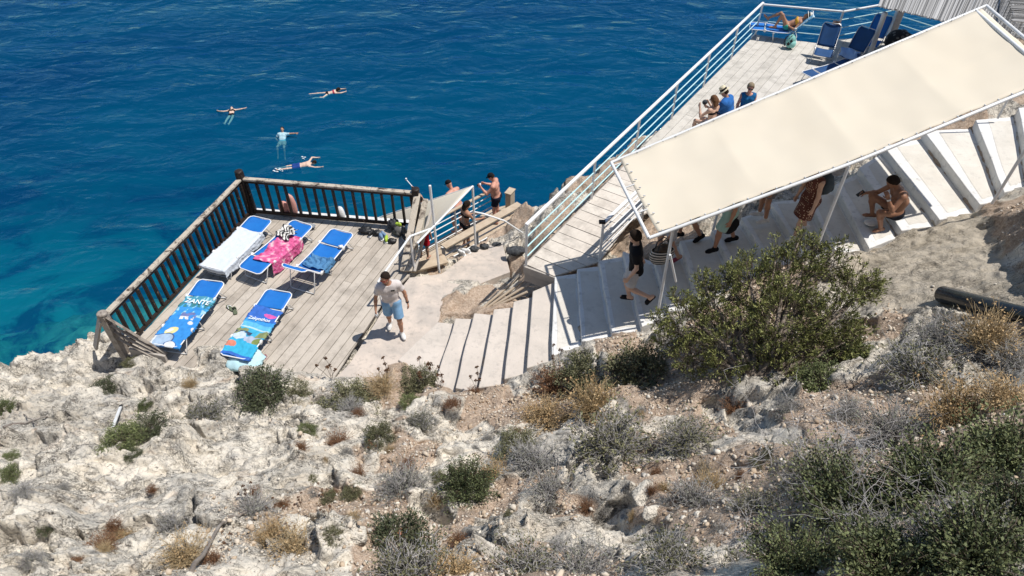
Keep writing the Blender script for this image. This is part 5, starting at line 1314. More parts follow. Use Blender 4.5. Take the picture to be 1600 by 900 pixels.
WHT = cloth((.72,.71,.69)); BLK = cloth((.012,.012,.014)); TAN = (.42,.22,.14); PALE = (.58,.37,.27); RED = (.60,.30,.22); BRN = (.28,.14,.085); MID = (.50,.29,.20)
HB = hairm((.018,.012,.009)); HBR = hairm((.07,.035,.018)); HBL = hairm((.22,.15,.08))
straw = noisy('straw', (.72,.64,.46), (.60,.52,.36), 30, .8, .4, 120)

# 1 man in white polo, walking off the deck
p = at(620,522,0.0)
P1 = Person(1.76, (0.02,.05,1), 6, {'L': ((-.05,.30,-1),(-.02,-.12,-1),(-.25,1,-.05)), 'R': ((.05,-.18,-1),(.02,-.42,-1),(.2,1,-.35))},
            {'R': ((.38,-.05,-1),(.12,.45,-1)), 'L': ((-.42,-.10,-1),(-.14,.12,-1))}, (38, 12), .88)
o = make(P1, p+Vector((0,0,.02)), -82, 'man in white polo shirt and light blue shorts stepping onto the concrete landing', TAN,
     [('polo_shirt', P1.shirt(.62,-.10,.014,.078,.006), cloth((.66,.60,.58))), ('shorts', P1.shorts(.86,.08,.020,.022), cloth((.22,.40,.62))), ('hair', P1.hair(.012,.05,-.045), HB),
      ('shoe', P1.shoe('R'), WHT), ('shoe', P1.shoe('L'), WHT)], vox=.0095)
z0 = minz(P1); glasses(P1, o, z0, mat('red_lens', (.25,.03,.02), .2))
off = np.array([0,0,z0])
mb = MB(); c_ = Vector(P1.chest+P1.fw*.122-P1.rt*.07+P1.up*.02-off); mb.box(c_, (.075,.012,.03)); mb.build('chest_print', M['black'], o)
mb = MB(); d_ = Vector(P1.hand['L']); q_ = Vector(P1.wri['L']-off); mb.tube([q_-d_*.03, q_+d_*.0], .034, 12); mb.build('wristwatch', M['black'], o)
S = SDF(); S.ell(P1.H(0,.035,-.062), np.array([.060,.060,.058])*P1.k, P1.R, .01); S.plane(P1.H(0,0,-.035), P1.hu); V2, Q2 = S.mesh(.008)
mb = MB(); R1 = o.rotation_euler.to_matrix(); q_ = Vector(P1.wri['R']-off)+Vector(P1.hand['R'])*.10+Vector((-.02,.03,.0)); g_ = o.location+R1 @ q_
glm = mat('clear_cup', (.75,.78,.80), .08); glm.node_tree.nodes['Principled BSDF'].inputs['Transmission Weight'].default_value = .6
root = empty('drinking_cup', g_, 0, 'clear plastic cup held in the right hand of the man in the white polo', 'cup')
mb = MB(); mb.lathe([(0,-.05),(.03,-.05),(.038,.06),(.035,.06),(.028,-.045),(0,-.045)], (0,0,0), 16); mb.build('cup', glm, root); mb = MB(); mb.lathe([(0,.035),(.034,.035),(.028,-.04),(0,-.04)], (0,0,0), 16); mb.build('drink', mat('pale_drink', (.75,.74,.72), .3), root)

# 2 man with a black cap filming the sea
p = at(776,346,ZP)
P2 = Person(1.74, (0,.10,1), 0, {'R': ((.06,.02,-1),(.03,-.05,-1),(.2,1,0)), 'L': ((-.08,.10,-1),(-.03,-.12,-1),(-.2,1,0))}, {'R': ((.25,.45,-.9),(-.35,.75,.35)), 'L': ((-.25,.55,-.75),(.2,.6,.55))}, (0, 30), 1.12)
o = make(P2, p+Vector((0,0,.01)), 168, 'bare chested man in black cap and black trunks filming on the platform', RED, [('swim_trunks', P2.shorts(.62,.05,.018,.02), cloth((.012,.014,.03))), ('cap', P2.cap(), BLK), ('hair', P2.hair(.008,.05,-.03), HB)])
z0 = minz(P2); ph = o.location+o.rotation_euler.to_matrix() @ Vector((P2.wri['R']+P2.wri['L'])/2+P2.fw*.10-np.array([0,0,z0]))
root = empty('camera', ph, math.radians(168-90), 'small silver camera held up by the man in the black cap', 'camera'); mb = MB(); mb.box((0,0,0), (.13,.05,.085)); mb.build('body', M['white_plastic'], root, .01); mb = MB(); mb.lathe([(0,.06),(.03,.06),(.034,0)], (0,.02,0), 14, Matrix.Rotation(-math.pi/2, 3, 'X')); mb.build('lens', M['black'], root)
# 3 woman in black bikini
p = at(729,388,ZP)
P3 = Person(1.64, (0,.10,1), 0, {'R': ((.04,.04,-1),(.02,-.06,-1),(.2,1,0)), 'L': ((-.04,.12,-1),(-.02,-.16,-1),(-.2,1,0))}, {'R': ((.2,.55,-.8),(.0,.95,-.25)), 'L': ((-.15,.35,-.9),(.1,.85,-.2))}, (10, 14), .95, True)
make(P3, p+Vector((0,0,.01)), 35, 'dark haired woman in black bikini standing at the platform rail', TAN, [('bikini_bottom', P3.briefs(), BLK), ('bikini_top', P3.band(.31,.40), BLK), ('hair', P3.hair(.016,.03,-.05,.20,True), HB)])
# 4 bald man in blue trunks leaning on the rail
p = at(717,362,ZP)
P4 = Person(1.76, (.02,.38,1), 0, {'R': ((.08,.05,-1),(.03,-.06,-1),(.2,1,0)), 'L': ((-.08,.18,-1),(-.03,-.2,-1),(-.2,1,0))}, {'R': ((.35,.55,-.75),(.05,.75,-.5)), 'L': ((-.35,.55,-.75),(-.05,.75,-.5))}, (0, 24), 1.1)
make(P4, p+Vector((0,0,.01)), 140, 'sunburnt man in blue trunks and dark cap bending behind the woman in black bikini', RED, [('swim_trunks', P4.shorts(.7,.04,.018,.02), cloth((.03,.20,.45))), ('cap', P4.cap(), BLK)])
# 5 person with raised arm beyond the sail
p = at(667,381,-2.9)
P5 = Person(1.74, (0,.06,1), 0, None, {'R': ((.5,.6,.35),(.3,.8,.5)), 'L': ((-.5,.6,-.4),(.5,.8,.2))}, (0, 10), 1.0)
o = make(P5, p, 160, 'person in black cap holding up a stick camera behind the deck corner post', TAN, [('cap', P5.cap(), BLK), ('swim_trunks', P5.shorts(.6), cloth((.03,.05,.12)))])
z0 = minz(P5); hd = o.location+o.rotation_euler.to_matrix() @ Vector(P5.wri['R']-np.array([0,0,z0])+P5.hand['R']*.09); dd = o.rotation_euler.to_matrix() @ Vector(P5.hand['R'])
mb = MB(); mb.tube([hd-dd*.05, hd+dd*.30], .014, 8); root = empty('selfie_stick', hd, 0, 'white selfie stick held out by the person in the black cap at the corner post', 'stick'); o2 = mb.build('rod', M['white_plastic'], root, loc=hd); o2.location = (0,0,0)
mb = MB(); mb.box(hd+dd*.33, (.05,.05,.08)); o2 = mb.build('camera', M['white_plastic'], root, .01, loc=hd); o2.location = (0,0,0)
# 6 person in red shorts on the wooden steps
p = at(664,403,-1.35)
P6 = Person(1.45, (0,.05,1), 0, {'R': ((.05,.0,-1),(.02,-.05,-1),(.2,1,0)), 'L': ((-.05,.25,-1),(-.02,-.3,-1),(-.2,1,0))}, None, (0, 10), .95)
make(P6, p, 75, 'person in red shorts and black and white top climbing the wooden steps', MID, [('shorts', P6.shorts(.8,.08,.02,.02), cloth((.55,.015,.03))), ('tank_top', P6.tank(-.05,.014), cloth((.75,.75,.75),(.02,.02,.02),5)), ('hair', P6.hair(.012,.04), HB)])
# 7 boy in black T-shirt walking down the shaded stairs
p = at(984,474,1.45); 
P7 = Person(1.74, (.0,.10,1), 4, {'R': ((.03,.30,-1),(.02,-.25,-1),(.15,1,-.05)), 'L': ((-.03,.15,-1),(-.03,-1.0,-.42),(-.1,.65,-.9))}, {'L': ((-.22,-.10,-1),(-.05,.50,-1)), 'R': ((.3,-.25,-1),(.25,-.35,-.8))}, (12, 8), .86)
o7 = make(P7, p+Vector((0,0,0)), 172, 'boy in black T-shirt and grey shorts walking down the shaded steps', PALE, [('t_shirt', P7.shirt(.62,-.10,.018,.075,.008), BLK), ('shorts', P7.shorts(.82,.06,.018,.02), cloth((.46,.46,.48))), ('hair', P7.hair(.022,.035,-.05), HB), ('slipper', P7.slipper('R'), BLK), ('slipper', P7.slipper('L'), BLK)], vox=.0095)
# 8 the person behind the boy, carrying the striped bag
def stairs_person(u, v, z, face, label, sk, items, pose, Ht=1.72, **kw):
    P_ = Person(Ht, **pose); its = [(n_, getattr(P_, f)(*a) if not callable(f) else f(P_), m_) for n_, f, a, m_ in items]
    return P_, make(P_, at(u, v, z), face, label, sk, its, **kw)
walkL = {'R': ((.04,.28,-1),(.02,-.12,-1),(.15,1,-.05)), 'L': ((-.04,-.14,-1),(-.02,-.55,-1),(-.15,1,-.45))}
walkR = {'L': ((-.04,.30,-1),(-.02,-.10,-1),(-.15,1,-.05)), 'R': ((.04,-.16,-1),(.02,-.60,-1),(.15,1,-.45))}
P8, o8 = stairs_person(1037,404,1.60,190,'person in pale top carrying the striped bag behind the boy',MID,[('t_shirt','shirt',(.6,-.08),cloth((.6,.6,.62))),('shorts','shorts',(.7,),cloth((.45,.46,.5))),('hair','hair',(.016,),HB),('sandal','slipper',('R',),cloth((.25,.05,.08))),('sandal','slipper',('L',),cloth((.25,.05,.08)))],dict(legs=walkL,female=True),1.62)
# striped straw bag
b0 = at(1034,398,1.98)
strp = mat('stripe_bag', (.6,.55,.48), .85); n = N(strp); wv_ = n.n('ShaderNodeTexWave', wave_type='BANDS', bands_direction='Z'); wv_.inputs['Scale'].default_value = 5.2; wv_.inputs['Distortion'].default_value = .6; n.l(n.coord(), wv_.inputs[0]); n.col(n.ramp(wv_.outputs['Fac'], [(.45,(.62,.57,.50)),(.52,(.02,.02,.022))]))
root = empty('beach_bag', b0, .2, 'black and cream striped beach bag hanging under the canopy corner', 'bag')
mb = MB(); mb.lathe([(0,-.19),(.15,-.18),(.20,-.10),(.215,.02),(.20,.13),(.19,.13),(.20,.0),(.17,-.14),(0,-.16)], (0,0,0), 26, Matrix.Diagonal((1.15,.6,1)).to_3x3()); mb.build('basket', strp, root)
mb = MB(); V_, Fs = blob((0,0,.12), .17, 12, (1.05,.55,.6), 12, .3); mb.add(V_, Fs, True); mb.build('contents', cloth((.07,.05,.04),(.16,.13,.10),7), root)
for s in (-.07, .07):
    mb = MB(); mb.tube([(-.13,s,.10),(-.11,s*.7,.30),(0,s*.5,.40),(.11,s*.7,.30),(.13,s,.10)], .012, 8); mb.build('handle', M['dk'], root)
# 9-11 legs under the canopy belong to whole walkers
P9, o9 = stairs_person(1070,374,1.70,195,'walker in dark shorts and black shoes mostly hidden under the canopy edge',TAN,[('t_shirt','shirt',(.6,-.08),cloth((.08,.08,.09))),('shorts','shorts',(.8,),cloth((.03,.03,.035))),('hair','hair',(.014,),HB),('shoe','shoe',('R',),BLK),('shoe','shoe',('L',),BLK)],dict(legs=walkL),1.74)
P10, o10 = stairs_person(1124,386,1.86,188,'walker in pale green shorts holding a black bag under the canopy',TAN,[('t_shirt','shirt',(.6,-.08),cloth((.5,.55,.55))),('shorts','shorts',(.92,.08,.022,.03),cloth((.42,.58,.52),(.30,.50,.46),5)),('hair','hair',(.014,),HB),('shoe','shoe',('R',),BLK),('shoe','shoe',('L',),BLK)],dict(legs={'L': ((-.05,.34,-1),(-.02,.05,-1),(-.15,1,-.05)), 'R': ((.04,-.34,-1),(.02,-.45,-1),(.15,1,-.30))}),1.74)
z = at(1143,345,2.55); root = empty('tote_bag', at(1139,352,2.46), .1, 'black cloth bag hanging beside the pale green shorts', 'bag'); mb = MB(); V_, Fs = blob((0,0,0), .2, 5, (.95,.35,1.0), 14, .1); mb.add(V_, Fs, True); mb.build('body', BLK, root); mb = MB(); mb.tube([(-.12,0,.16),(-.08,0,.42),(.08,0,.42),(.12,0,.16)], .014, 8); mb.build('handle', BLK, root)
P11, o11 = stairs_person(1189,342,2.10,180,'walker in white trainers hidden above the ankles by the canopy',TAN,[('t_shirt','shirt',(.6,-.08),cloth((.5,.5,.5))),('shorts','shorts',(.7,),cloth((.2,.2,.22))),('hair','hair',(.014,),HBR),('shoe','shoe',('R',),WHT),('shoe','shoe',('L',),WHT)],dict(legs={'R': ((.04,.08,-1),(.02,-.03,-1),(.15,1,0)), 'L': ((-.05,.02,-1),(-.02,-.12,-1),(-.15,1,0))}),1.7)
# 12 woman in polka dot dress with backpack
dots = mat('polka_dots', (.10,.03,.02), .85); n = N(dots); vo = n.n('ShaderNodeTexVoronoi'); vo.inputs['Scale'].default_value = 24; vo.inputs['Randomness'].default_value = .25; n.l(n.coord(), vo.inputs['Vector']); n.col(n.ramp(vo.outputs['Distance'], [(.24,(.60,.42,.30)),(.30,(.10,.028,.018))]))
P12 = Person(1.70, (0,.12,1), 0, {'L': ((-.04,.34,-1),(-.02,.08,-1),(-.1,1,-.1)), 'R': ((.04,-.10,-1),(.02,-.45,-1),(.1,1,-.3))}, None, (0,10), 1.0, True)
o12 = make(P12, at(1246,368,2.17), 196, 'woman in brown polka dot dress wearing a dark backpack on the stairs', PALE, [('dress', P12.skirt(.95,.0,.15,.23), dots), ('dress_top', P12.tank(-.03,.014), dots), ('hair', P12.hair(.016,.03,-.05,.25), HBR), ('shoe', P12.shoe('R'), WHT), ('shoe', P12.shoe('L'), WHT)])
z0 = minz(P12); bl = o12.location+o12.rotation_euler.to_matrix() @ Vector(P12.waist-P12.fw*.22-P12.up*.06-np.array([0,0,z0]))
bpk = noisy('slate_fabric', (.035,.055,.075), (.06,.08,.10), 9, .8, .3, 70)
backpack(bl+Vector((0,0,-.12)), math.radians(196-90), (bpk, bpk, M['black']), 'dark slate backpack worn by the woman in the polka dot dress', 1.0)
# 13 man crouching on the stairs
p = at(1386,352,2.49)
P13 = Person(1.78, (0,.34,1), 0, {'L': ((-.30,.98,.30),(.10,-.45,-1),(-.25,1,0)), 'R': ((.35,.90,.42),(-.05,-.35,-1),(.2,1,0))}, {'L': ((-.35,.55,-.80),(.30,.45,.85)), 'R': ((.35,.55,-.80),(-.15,.95,.05))}, (10, 22), 1.08, curve=.22)
o13 = make(P13, p, 182, 'bare backed man in black trunks crouching on the stairs with a phone', BRN, [('swim_trunks', P13.shorts(.45,.03,.016,.015), cloth((.012,.013,.02))), ('hair', P13.hair(.016,.045,-.05), HB)], vox=.0095)
z0 = minz(P13); R13 = o13.rotation_euler.to_matrix(); off = np.array([0,0,z0]); hp = o13.location+R13 @ Vector(P13.wri['R']+P13.hand['R']*.11-off)
mb = MB(); mb.box((0,0,0), (.075,.012,.15), Euler((.9,0,.2)).to_matrix()); o = mb.build('phone', M['black'], None, .004); o.location = hp; o.rotation_euler = (0,0,math.radians(92)); tag(o, 'black phone held by the crouching man', 'phone')
q_ = Vector(P13.wri['L']-off); d_ = Vector(P13.hand['L']); mb = MB(); mb.tube([q_-d_*.035, q_-d_*.005], .034, 12); mb.build('wristband', WHT, o13)
# white shoe-like cloth beside his foot
bundle('white_cloth', at(1361,350,2.50), .11, WHT, 'white folded cloth beside the foot of the crouching man', 'cloth', 81, (1.3,1,.35), .1)
# 14-16 the three on the walkway by the canopy edge
P14 = Person(1.62, (0,.06,1), 0, {'R': ((.12,1,-.1),(.0,.1,-1),(.1,1,0)), 'L': ((-.12,1,-.1),(.0,.1,-1),(-.1,1,0))}, {'R': ((.35,.55,-.6),(-.4,.45,.75)), 'L': ((-.45,.45,-.6),(.3,.5,.7))}, (0,10), .9, True)
zs = 1.02
bench = empty('low_bench', at(1131,209,zs), WA, 'low pale bench under the three sitting people by the canopy edge', 'bench')
bq = [at(1106,219,1.0), at(1156,199,1.0)]
bd = (Vector(bq[1])-Vector(bq[0])).normalized(); bench.location = (Vector(bq[0])+Vector(bq[1]))/2; bench.rotation_euler = (0,0,math.atan2(bd.y,bd.x))
mb = MB(); mb.box((0,0,.36), (1.9,.36,.05)); mb.build('seat', M['pale_wood'], bench, .006)
for x in (-.75,.75):
    mb = MB(); mb.box((x,0,.17), (.07,.32,.34)); mb.build('leg', M['pale_wood'], bench, .004)
bf = math.degrees(bench.rotation_euler.z)
def seat(P_, t, face, label, sk, items, **kw):
    b_ = Vector(bq[0]).lerp(Vector(bq[1]), t); return make(P_, Vector((b_.x, b_.y, zs+.47)), face, label, sk, items, 'pelvis', **kw)
o = seat(P14, -.02, bf+95, 'bare backed girl with long brown hair sitting by the walkway', PALE, [('skirt', P14.shorts(.5,.03,.018,.02), cloth((.66,.68,.74))), ('bikini_top', P14.band(.32,.39), BLK), ('hair', P14.hair(.018,.04,-.05,.42), hairm((.11,.055,.028)))])
R_ = o.rotation_euler.to_matrix(); bundle('dark_camera', o.location+R_ @ Vector((P14.wri['R']+P14.wri['L'])/2)+Vector((0,0,.02)), .06, M['dk'], 'dark camera held to the face of the long haired girl', 'camera', 83, (1.1,.9,1.1), .2)
P15 = Person(1.74, (0,.30,1), 0, {'R': ((.12,1,-.1),(.0,.1,-1),(.1,1,0)), 'L': ((-.12,1,-.1),(.0,.1,-1),(-.1,1,0))}, {'R': ((.3,.5,-.8),(-.2,.9,.1)), 'L': ((-.3,.5,-.8),(.2,.9,.1))}, (-10,25), 1.1)
o = seat(P15, .50, bf+110, 'man in blue shirt and straw hat sitting between the girl and the blonde woman', MID, [('shirt', P15.shirt(.8,-.10,.022,.08,.012), cloth((.03,.14,.42))), ('shorts', P15.shorts(.8), cloth((.05,.08,.16))), ('hair', P15.hair(.010,.05), HB)])
straw_hat(P15, o, 0, straw, BLK, -.15)
P16 = Person(1.66, (0,-.02,1), 0, {'R': ((.12,1,-.1),(.0,.1,-1),(.1,1,0)), 'L': ((-.12,1,-.1),(.0,.1,-1),(-.1,1,0))}, {'R': ((.2,-.1,-1),(.0,.5,-1)), 'L': ((-.2,.2,-1),(.1,.8,-.6))}, (5,6), 1.0, True)
o = seat(P16, 1.02, -95, 'blonde woman in blue sleeveless top and sunglasses beside the straw hat', RED, [('tank_top', P16.tank(-.1,.014), cloth((.015,.13,.32))), ('shorts', P16.shorts(.6), cloth((.05,.07,.1))), ('hair', P16.hair(.024,.035,-.06), hairm((.20,.16,.11)))])
glasses(P16, o, 0, M['black'])
# 17 sunbather on the terrace lounger
P17 = Person(1.68, (0,-1,.52), 0, {'R': ((.06,.62,.78),(.05,.85,-.50),(.1,.75,.65)), 'L': ((-.08,.50,.86),(-.03,.35,-.95),(-.1,1,0))}, {'R': ((.45,.25,-.85),(.1,1,-.1)), 'L': ((-.45,.4,-.6),(.5,.6,.1))}, (0, -2), .95, True)
lr = L6.rotation_euler.z
q_ = L6.location+Matrix.Rotation(lr, 3, 'Z') @ Vector((0,1.12,.46))
make(P17, q_, math.degrees(lr)-90, 'woman in yellow and green bikini sunbathing on the terrace lounger', TAN, [('bikini_bottom', P17.briefs(), cloth((.05,.40,.30))), ('bikini_top', P17.band(.30,.41,.010), cloth((.75,.42,.06))), ('hair', P17.hair(.014,.03), HBR)], 'pelvis')
o = bpy.context.scene.objects['person.%03d' % (len([x for x in sc.objects if x.name.startswith('person')])-1)]
straw_hat(P17, o, 0, cloth((.72,.70,.64)), BLK, .55, 'sun_hat')
# 18-21 swimmers
ws = WATER-.035; SWIM = (.66,.46,.36)
P18 = Person(1.66, (0,-.93,.12), 0, {'R': ((.45,1,-.10),(.25,1,-.05),(.1,.5,.8)), 'L': ((.25,1,-.12),(.45,1,-.22),(-.1,.5,.8))}, {'R': ((1,.10,.05),(1,-.35,.05)), 'L': ((-1,.05,.05),(-1,-.05,.1))}, (0,-25), .9, True)
make(P18, at(362,180,ws)+Vector((0,0,.0)), 285, 'swimmer floating on her back with both arms spread wide', SWIM, [('bikini_bottom', P18.briefs(), BLK), ('bikini_top', P18.band(.30,.40), BLK), ('hair', P18.hair(.014,.03), HB)], 'pelvis', .012)
P19 = Person(1.68, (0,.99,.12), 0, {'R': ((.75,-.75,.0),(-.25,-1,.02),(.3,-1,0)), 'L': ((-.25,-1,.0),(-.15,-1,.02),(-.1,-1,0))}, {'R': ((.35,.9,.05),(-.3,1,.0)), 'L': ((-.35,.9,.0),(.25,1,.05))}, (0,-50), .95, True)
make(P19, at(512,147,ws)+Vector((0,0,.01)), 18, 'dark haired swimmer doing breast stroke farthest from the deck', SWIM, [('bikini_bottom', P19.briefs(), BLK), ('bikini_top', P19.band(.30,.40), cloth((.45,.05,.08))), ('hair', P19.hair(.016,.03,-.05,.15), HB)], 'pelvis', .012)
P20 = Person(1.74, (0,-.62,.60), 0, {'R': ((.15,1,.05),(.05,.35,-1),(.1,.5,-.8)), 'L': ((-.20,1,-.1),(.05,.3,-1),(-.1,.5,-.8))}, {'R': ((.5,.2,-.6),(-.5,.9,.1)), 'L': ((-1,.05,.15),(-1,.15,.15))}, (0,0), 1.0)
make(P20, at(440,219,ws)+Vector((0,0,-.16)), 270, 'bearded swimmer upright in pale blue water top with one arm stretched sideways', MID, [('rash_top', P20.shirt(.6,-.02,.012,.07), cloth((.45,.65,.72))), ('swim_trunks', P20.shorts(.6), cloth((.5,.35,.28))), ('hair', P20.hair(.010,.05), HB)], 'pelvis', .012)
P21 = Person(1.78, (0,1,.10), 0, {'R': ((.06,-1,.03),(.05,-1,.06),(0,-1,0)), 'L': ((-.08,-1,-.02),(-.1,-1,-.12),(0,-1,0))}, {'R': ((.45,.9,-.1),(.2,1,.05)), 'L': ((-.7,.5,.25),(-.2,1,-.3))}, (0,-20), 1.05)
make(P21, at(468,260,ws)+Vector((0,0,.01)), 14, 'front crawl swimmer in navy trunks nearest to the deck corner', SWIM, [('swim_trunks', P21.shorts(.75,.05,.018,.02), cloth((.02,.06,.25))), ('hair', P21.hair(.010,.05), HB)], 'pelvis', .012)
def splash(c, n_, r, label, seed):
    rnd = random.Random(seed); mb = MB()
    for i in range(n_):
        a = rnd.random()*6.28; q = rnd.random()*r; V_, Fs = blob((math.cos(a)*q*1.4, math.sin(a)*q, .03+rnd.random()*.08), rnd.uniform(.01,.035), i, (1.8,1.0,.4), 5, .4); mb.add(V_, Fs, True)
    o = mb.build('water_splash', M['foam']); o.location = c; tag(o, label, 'splash', None, 'stuff')
M['foam'] = mat('foam', (.75,.80,.82), .4)
splash(at(437,267,ws), 16, .22, 'white splash at the feet of the front crawl swimmer', 3); splash(at(474,249,ws), 8, .18, 'small splash beside the shoulder of the front crawl swimmer', 4)
# ------------------------------------------------------------------ plants
def leaf_mat(name, dark, light, rough=.55, spec=.35, patch=3.0, trans=.0):
    m = mat(name, dark, rough, spec); n = N(m); geo = n.n('ShaderNodeNewGeometry'); oi = n.n('ShaderNodeObjectInfo')
    r = n.math('ADD', n.math('MULTIPLY', geo.outputs['Random Per Island'], .6), n.math('MULTIPLY', n.math('SUBTRACT', n.noise(n.coord(), patch, 3), .35), .9))
    r = n.math('ADD', r, n.math('MULTIPLY', n.math('SUBTRACT', oi.outputs['Random'], .5), .35))
    n.col(n.ramp(r, [(.1, dark), (.85, light)])); return m
LM = {'juniper': leaf_mat('juniper_leaf', (.042,.050,.018), (.31,.32,.11), .6, .25, 2.2), 'dark': leaf_mat('dark_leaf', (.030,.038,.020), (.13,.145,.075), .6, .25, 5),
      'olive': leaf_mat('olive_leaf', (.06,.065,.033), (.24,.23,.125), .65, .25, 5), 'green': leaf_mat('green_leaf', (.05,.066,.025), (.20,.225,.095), .6, .25, 5),
      'lentisk': leaf_mat('lentisk_leaf', (.04,.052,.024), (.20,.225,.10), .6, .25, 2.0), 'greyleaf': leaf_mat('grey_leaf', (.13,.135,.10), (.31,.31,.25), .8, .15, 5),
      'twig': leaf_mat('grey_twig', (.22,.205,.195), (.52,.50,.49), .85, .15, 5), 'darktwig': leaf_mat('dark_twig', (.06,.045,.035), (.16,.13,.10), .85, .15, 5),
      'straw': leaf_mat('straw_blade', (.30,.215,.11), (.58,.46,.29), .8, .15, 5), 'ochre': leaf_mat('ochre_head', (.30,.19,.095), (.50,.36,.20), .85, .1, 5), 'rust': leaf_mat('rust_leaf', (.13,.065,.035), (.30,.17,.10), .85, .1, 5)}
def leaves(R, c, d, size, aspect=.45, jit=.6):
    """c (n,3) centres, d (n,3) outward directions -> folded leaf quads"""
    n_ = len(c); t = d+R.normal(0, jit, (n_, 3)); t /= np.linalg.norm(t, axis=1)[:, None]
    u = np.cross(t, R.normal(0, 1, (n_, 3))); u /= np.linalg.norm(u, axis=1)[:, None]
    s = (size*R.uniform(.6, 1.35, n_))[:, None]
    nrm = np.cross(t, u)
    V_ = np.stack([c, c+t*s*.5+u*s*aspect*.5+nrm*s*.06, c+t*s, c+t*s*.5-u*s*aspect*.5+nrm*s*.06], 1).reshape(-1, 3)
    return V_, np.arange(4*n_).reshape(n_, 4)
def twigs(P, r0, r1):
    """P (n,k,3) polylines -> three sided tapered tubes"""
    n_, k = P.shape[:2]; d = np.gradient(P, axis=1); d /= np.linalg.norm(d, axis=2)[..., None]+1e-9
    ref = np.where(np.abs(d[..., 2:3]) > .9, np.array([1.,0,0]), np.array([0,0,1.])); a = np.cross(d, ref); a /= np.linalg.norm(a, axis=2)[..., None]+1e-9; b = np.cross(d, a)
    r = (r0[:, None]+(r1-r0)[:, None]*np.linspace(0, 1, k))[..., None]
    ring = [P+(a*math.cos(t)+b*math.sin(t))*r for t in (0, 2.094, 4.189)]
    V_ = np.stack(ring, 2).reshape(-1, 3); base = (np.arange(n_)[:, None]*k*3+np.arange(k-1)[None]*3).reshape(-1, 1)
    Q = np.concatenate([np.concatenate([base+i, base+(i+1) % 3, base+3+(i+1) % 3, base+3+i], 1) for i in range(3)])
    return V_, Q
def curve_paths(R, start, dirs, length, k=5, bend=.35, grav=0.0):
    n_ = len(start); P = np.zeros((n_, k, 3)); P[:, 0] = start; d = dirs.copy(); dr = R.normal(0, bend, (n_, 3))
    for i in range(1, k):
        d = d+dr/k+R.normal(0, bend*.35, (n_, 3)); d[:, 2] -= grav/k; d /= np.linalg.norm(d, axis=1)[:, None]; P[:, i] = P[:, i-1]+d*(length/(k-1))[:, None]
    return P
def hemi(R, n_, up=.15):
    d = R.normal(0, 1, (n_, 3)); d[:, 2] = np.abs(d[:, 2])*.85+up*R.uniform(0, 1, n_); return d/np.linalg.norm(d, axis=1)[:, None]
def shape_fun(R):
    """uneven outline: radius factor by direction"""
    s = R.randint(1000)
    return lambda d: 1+.38*gnoise(d[:, 0]*1.7+d[:, 2], d[:, 1]*1.7-d[:, 2]*.7, s)+.22*gnoise(d[:, 0]*4+d[:, 2]*2, d[:, 1]*4, s+5)
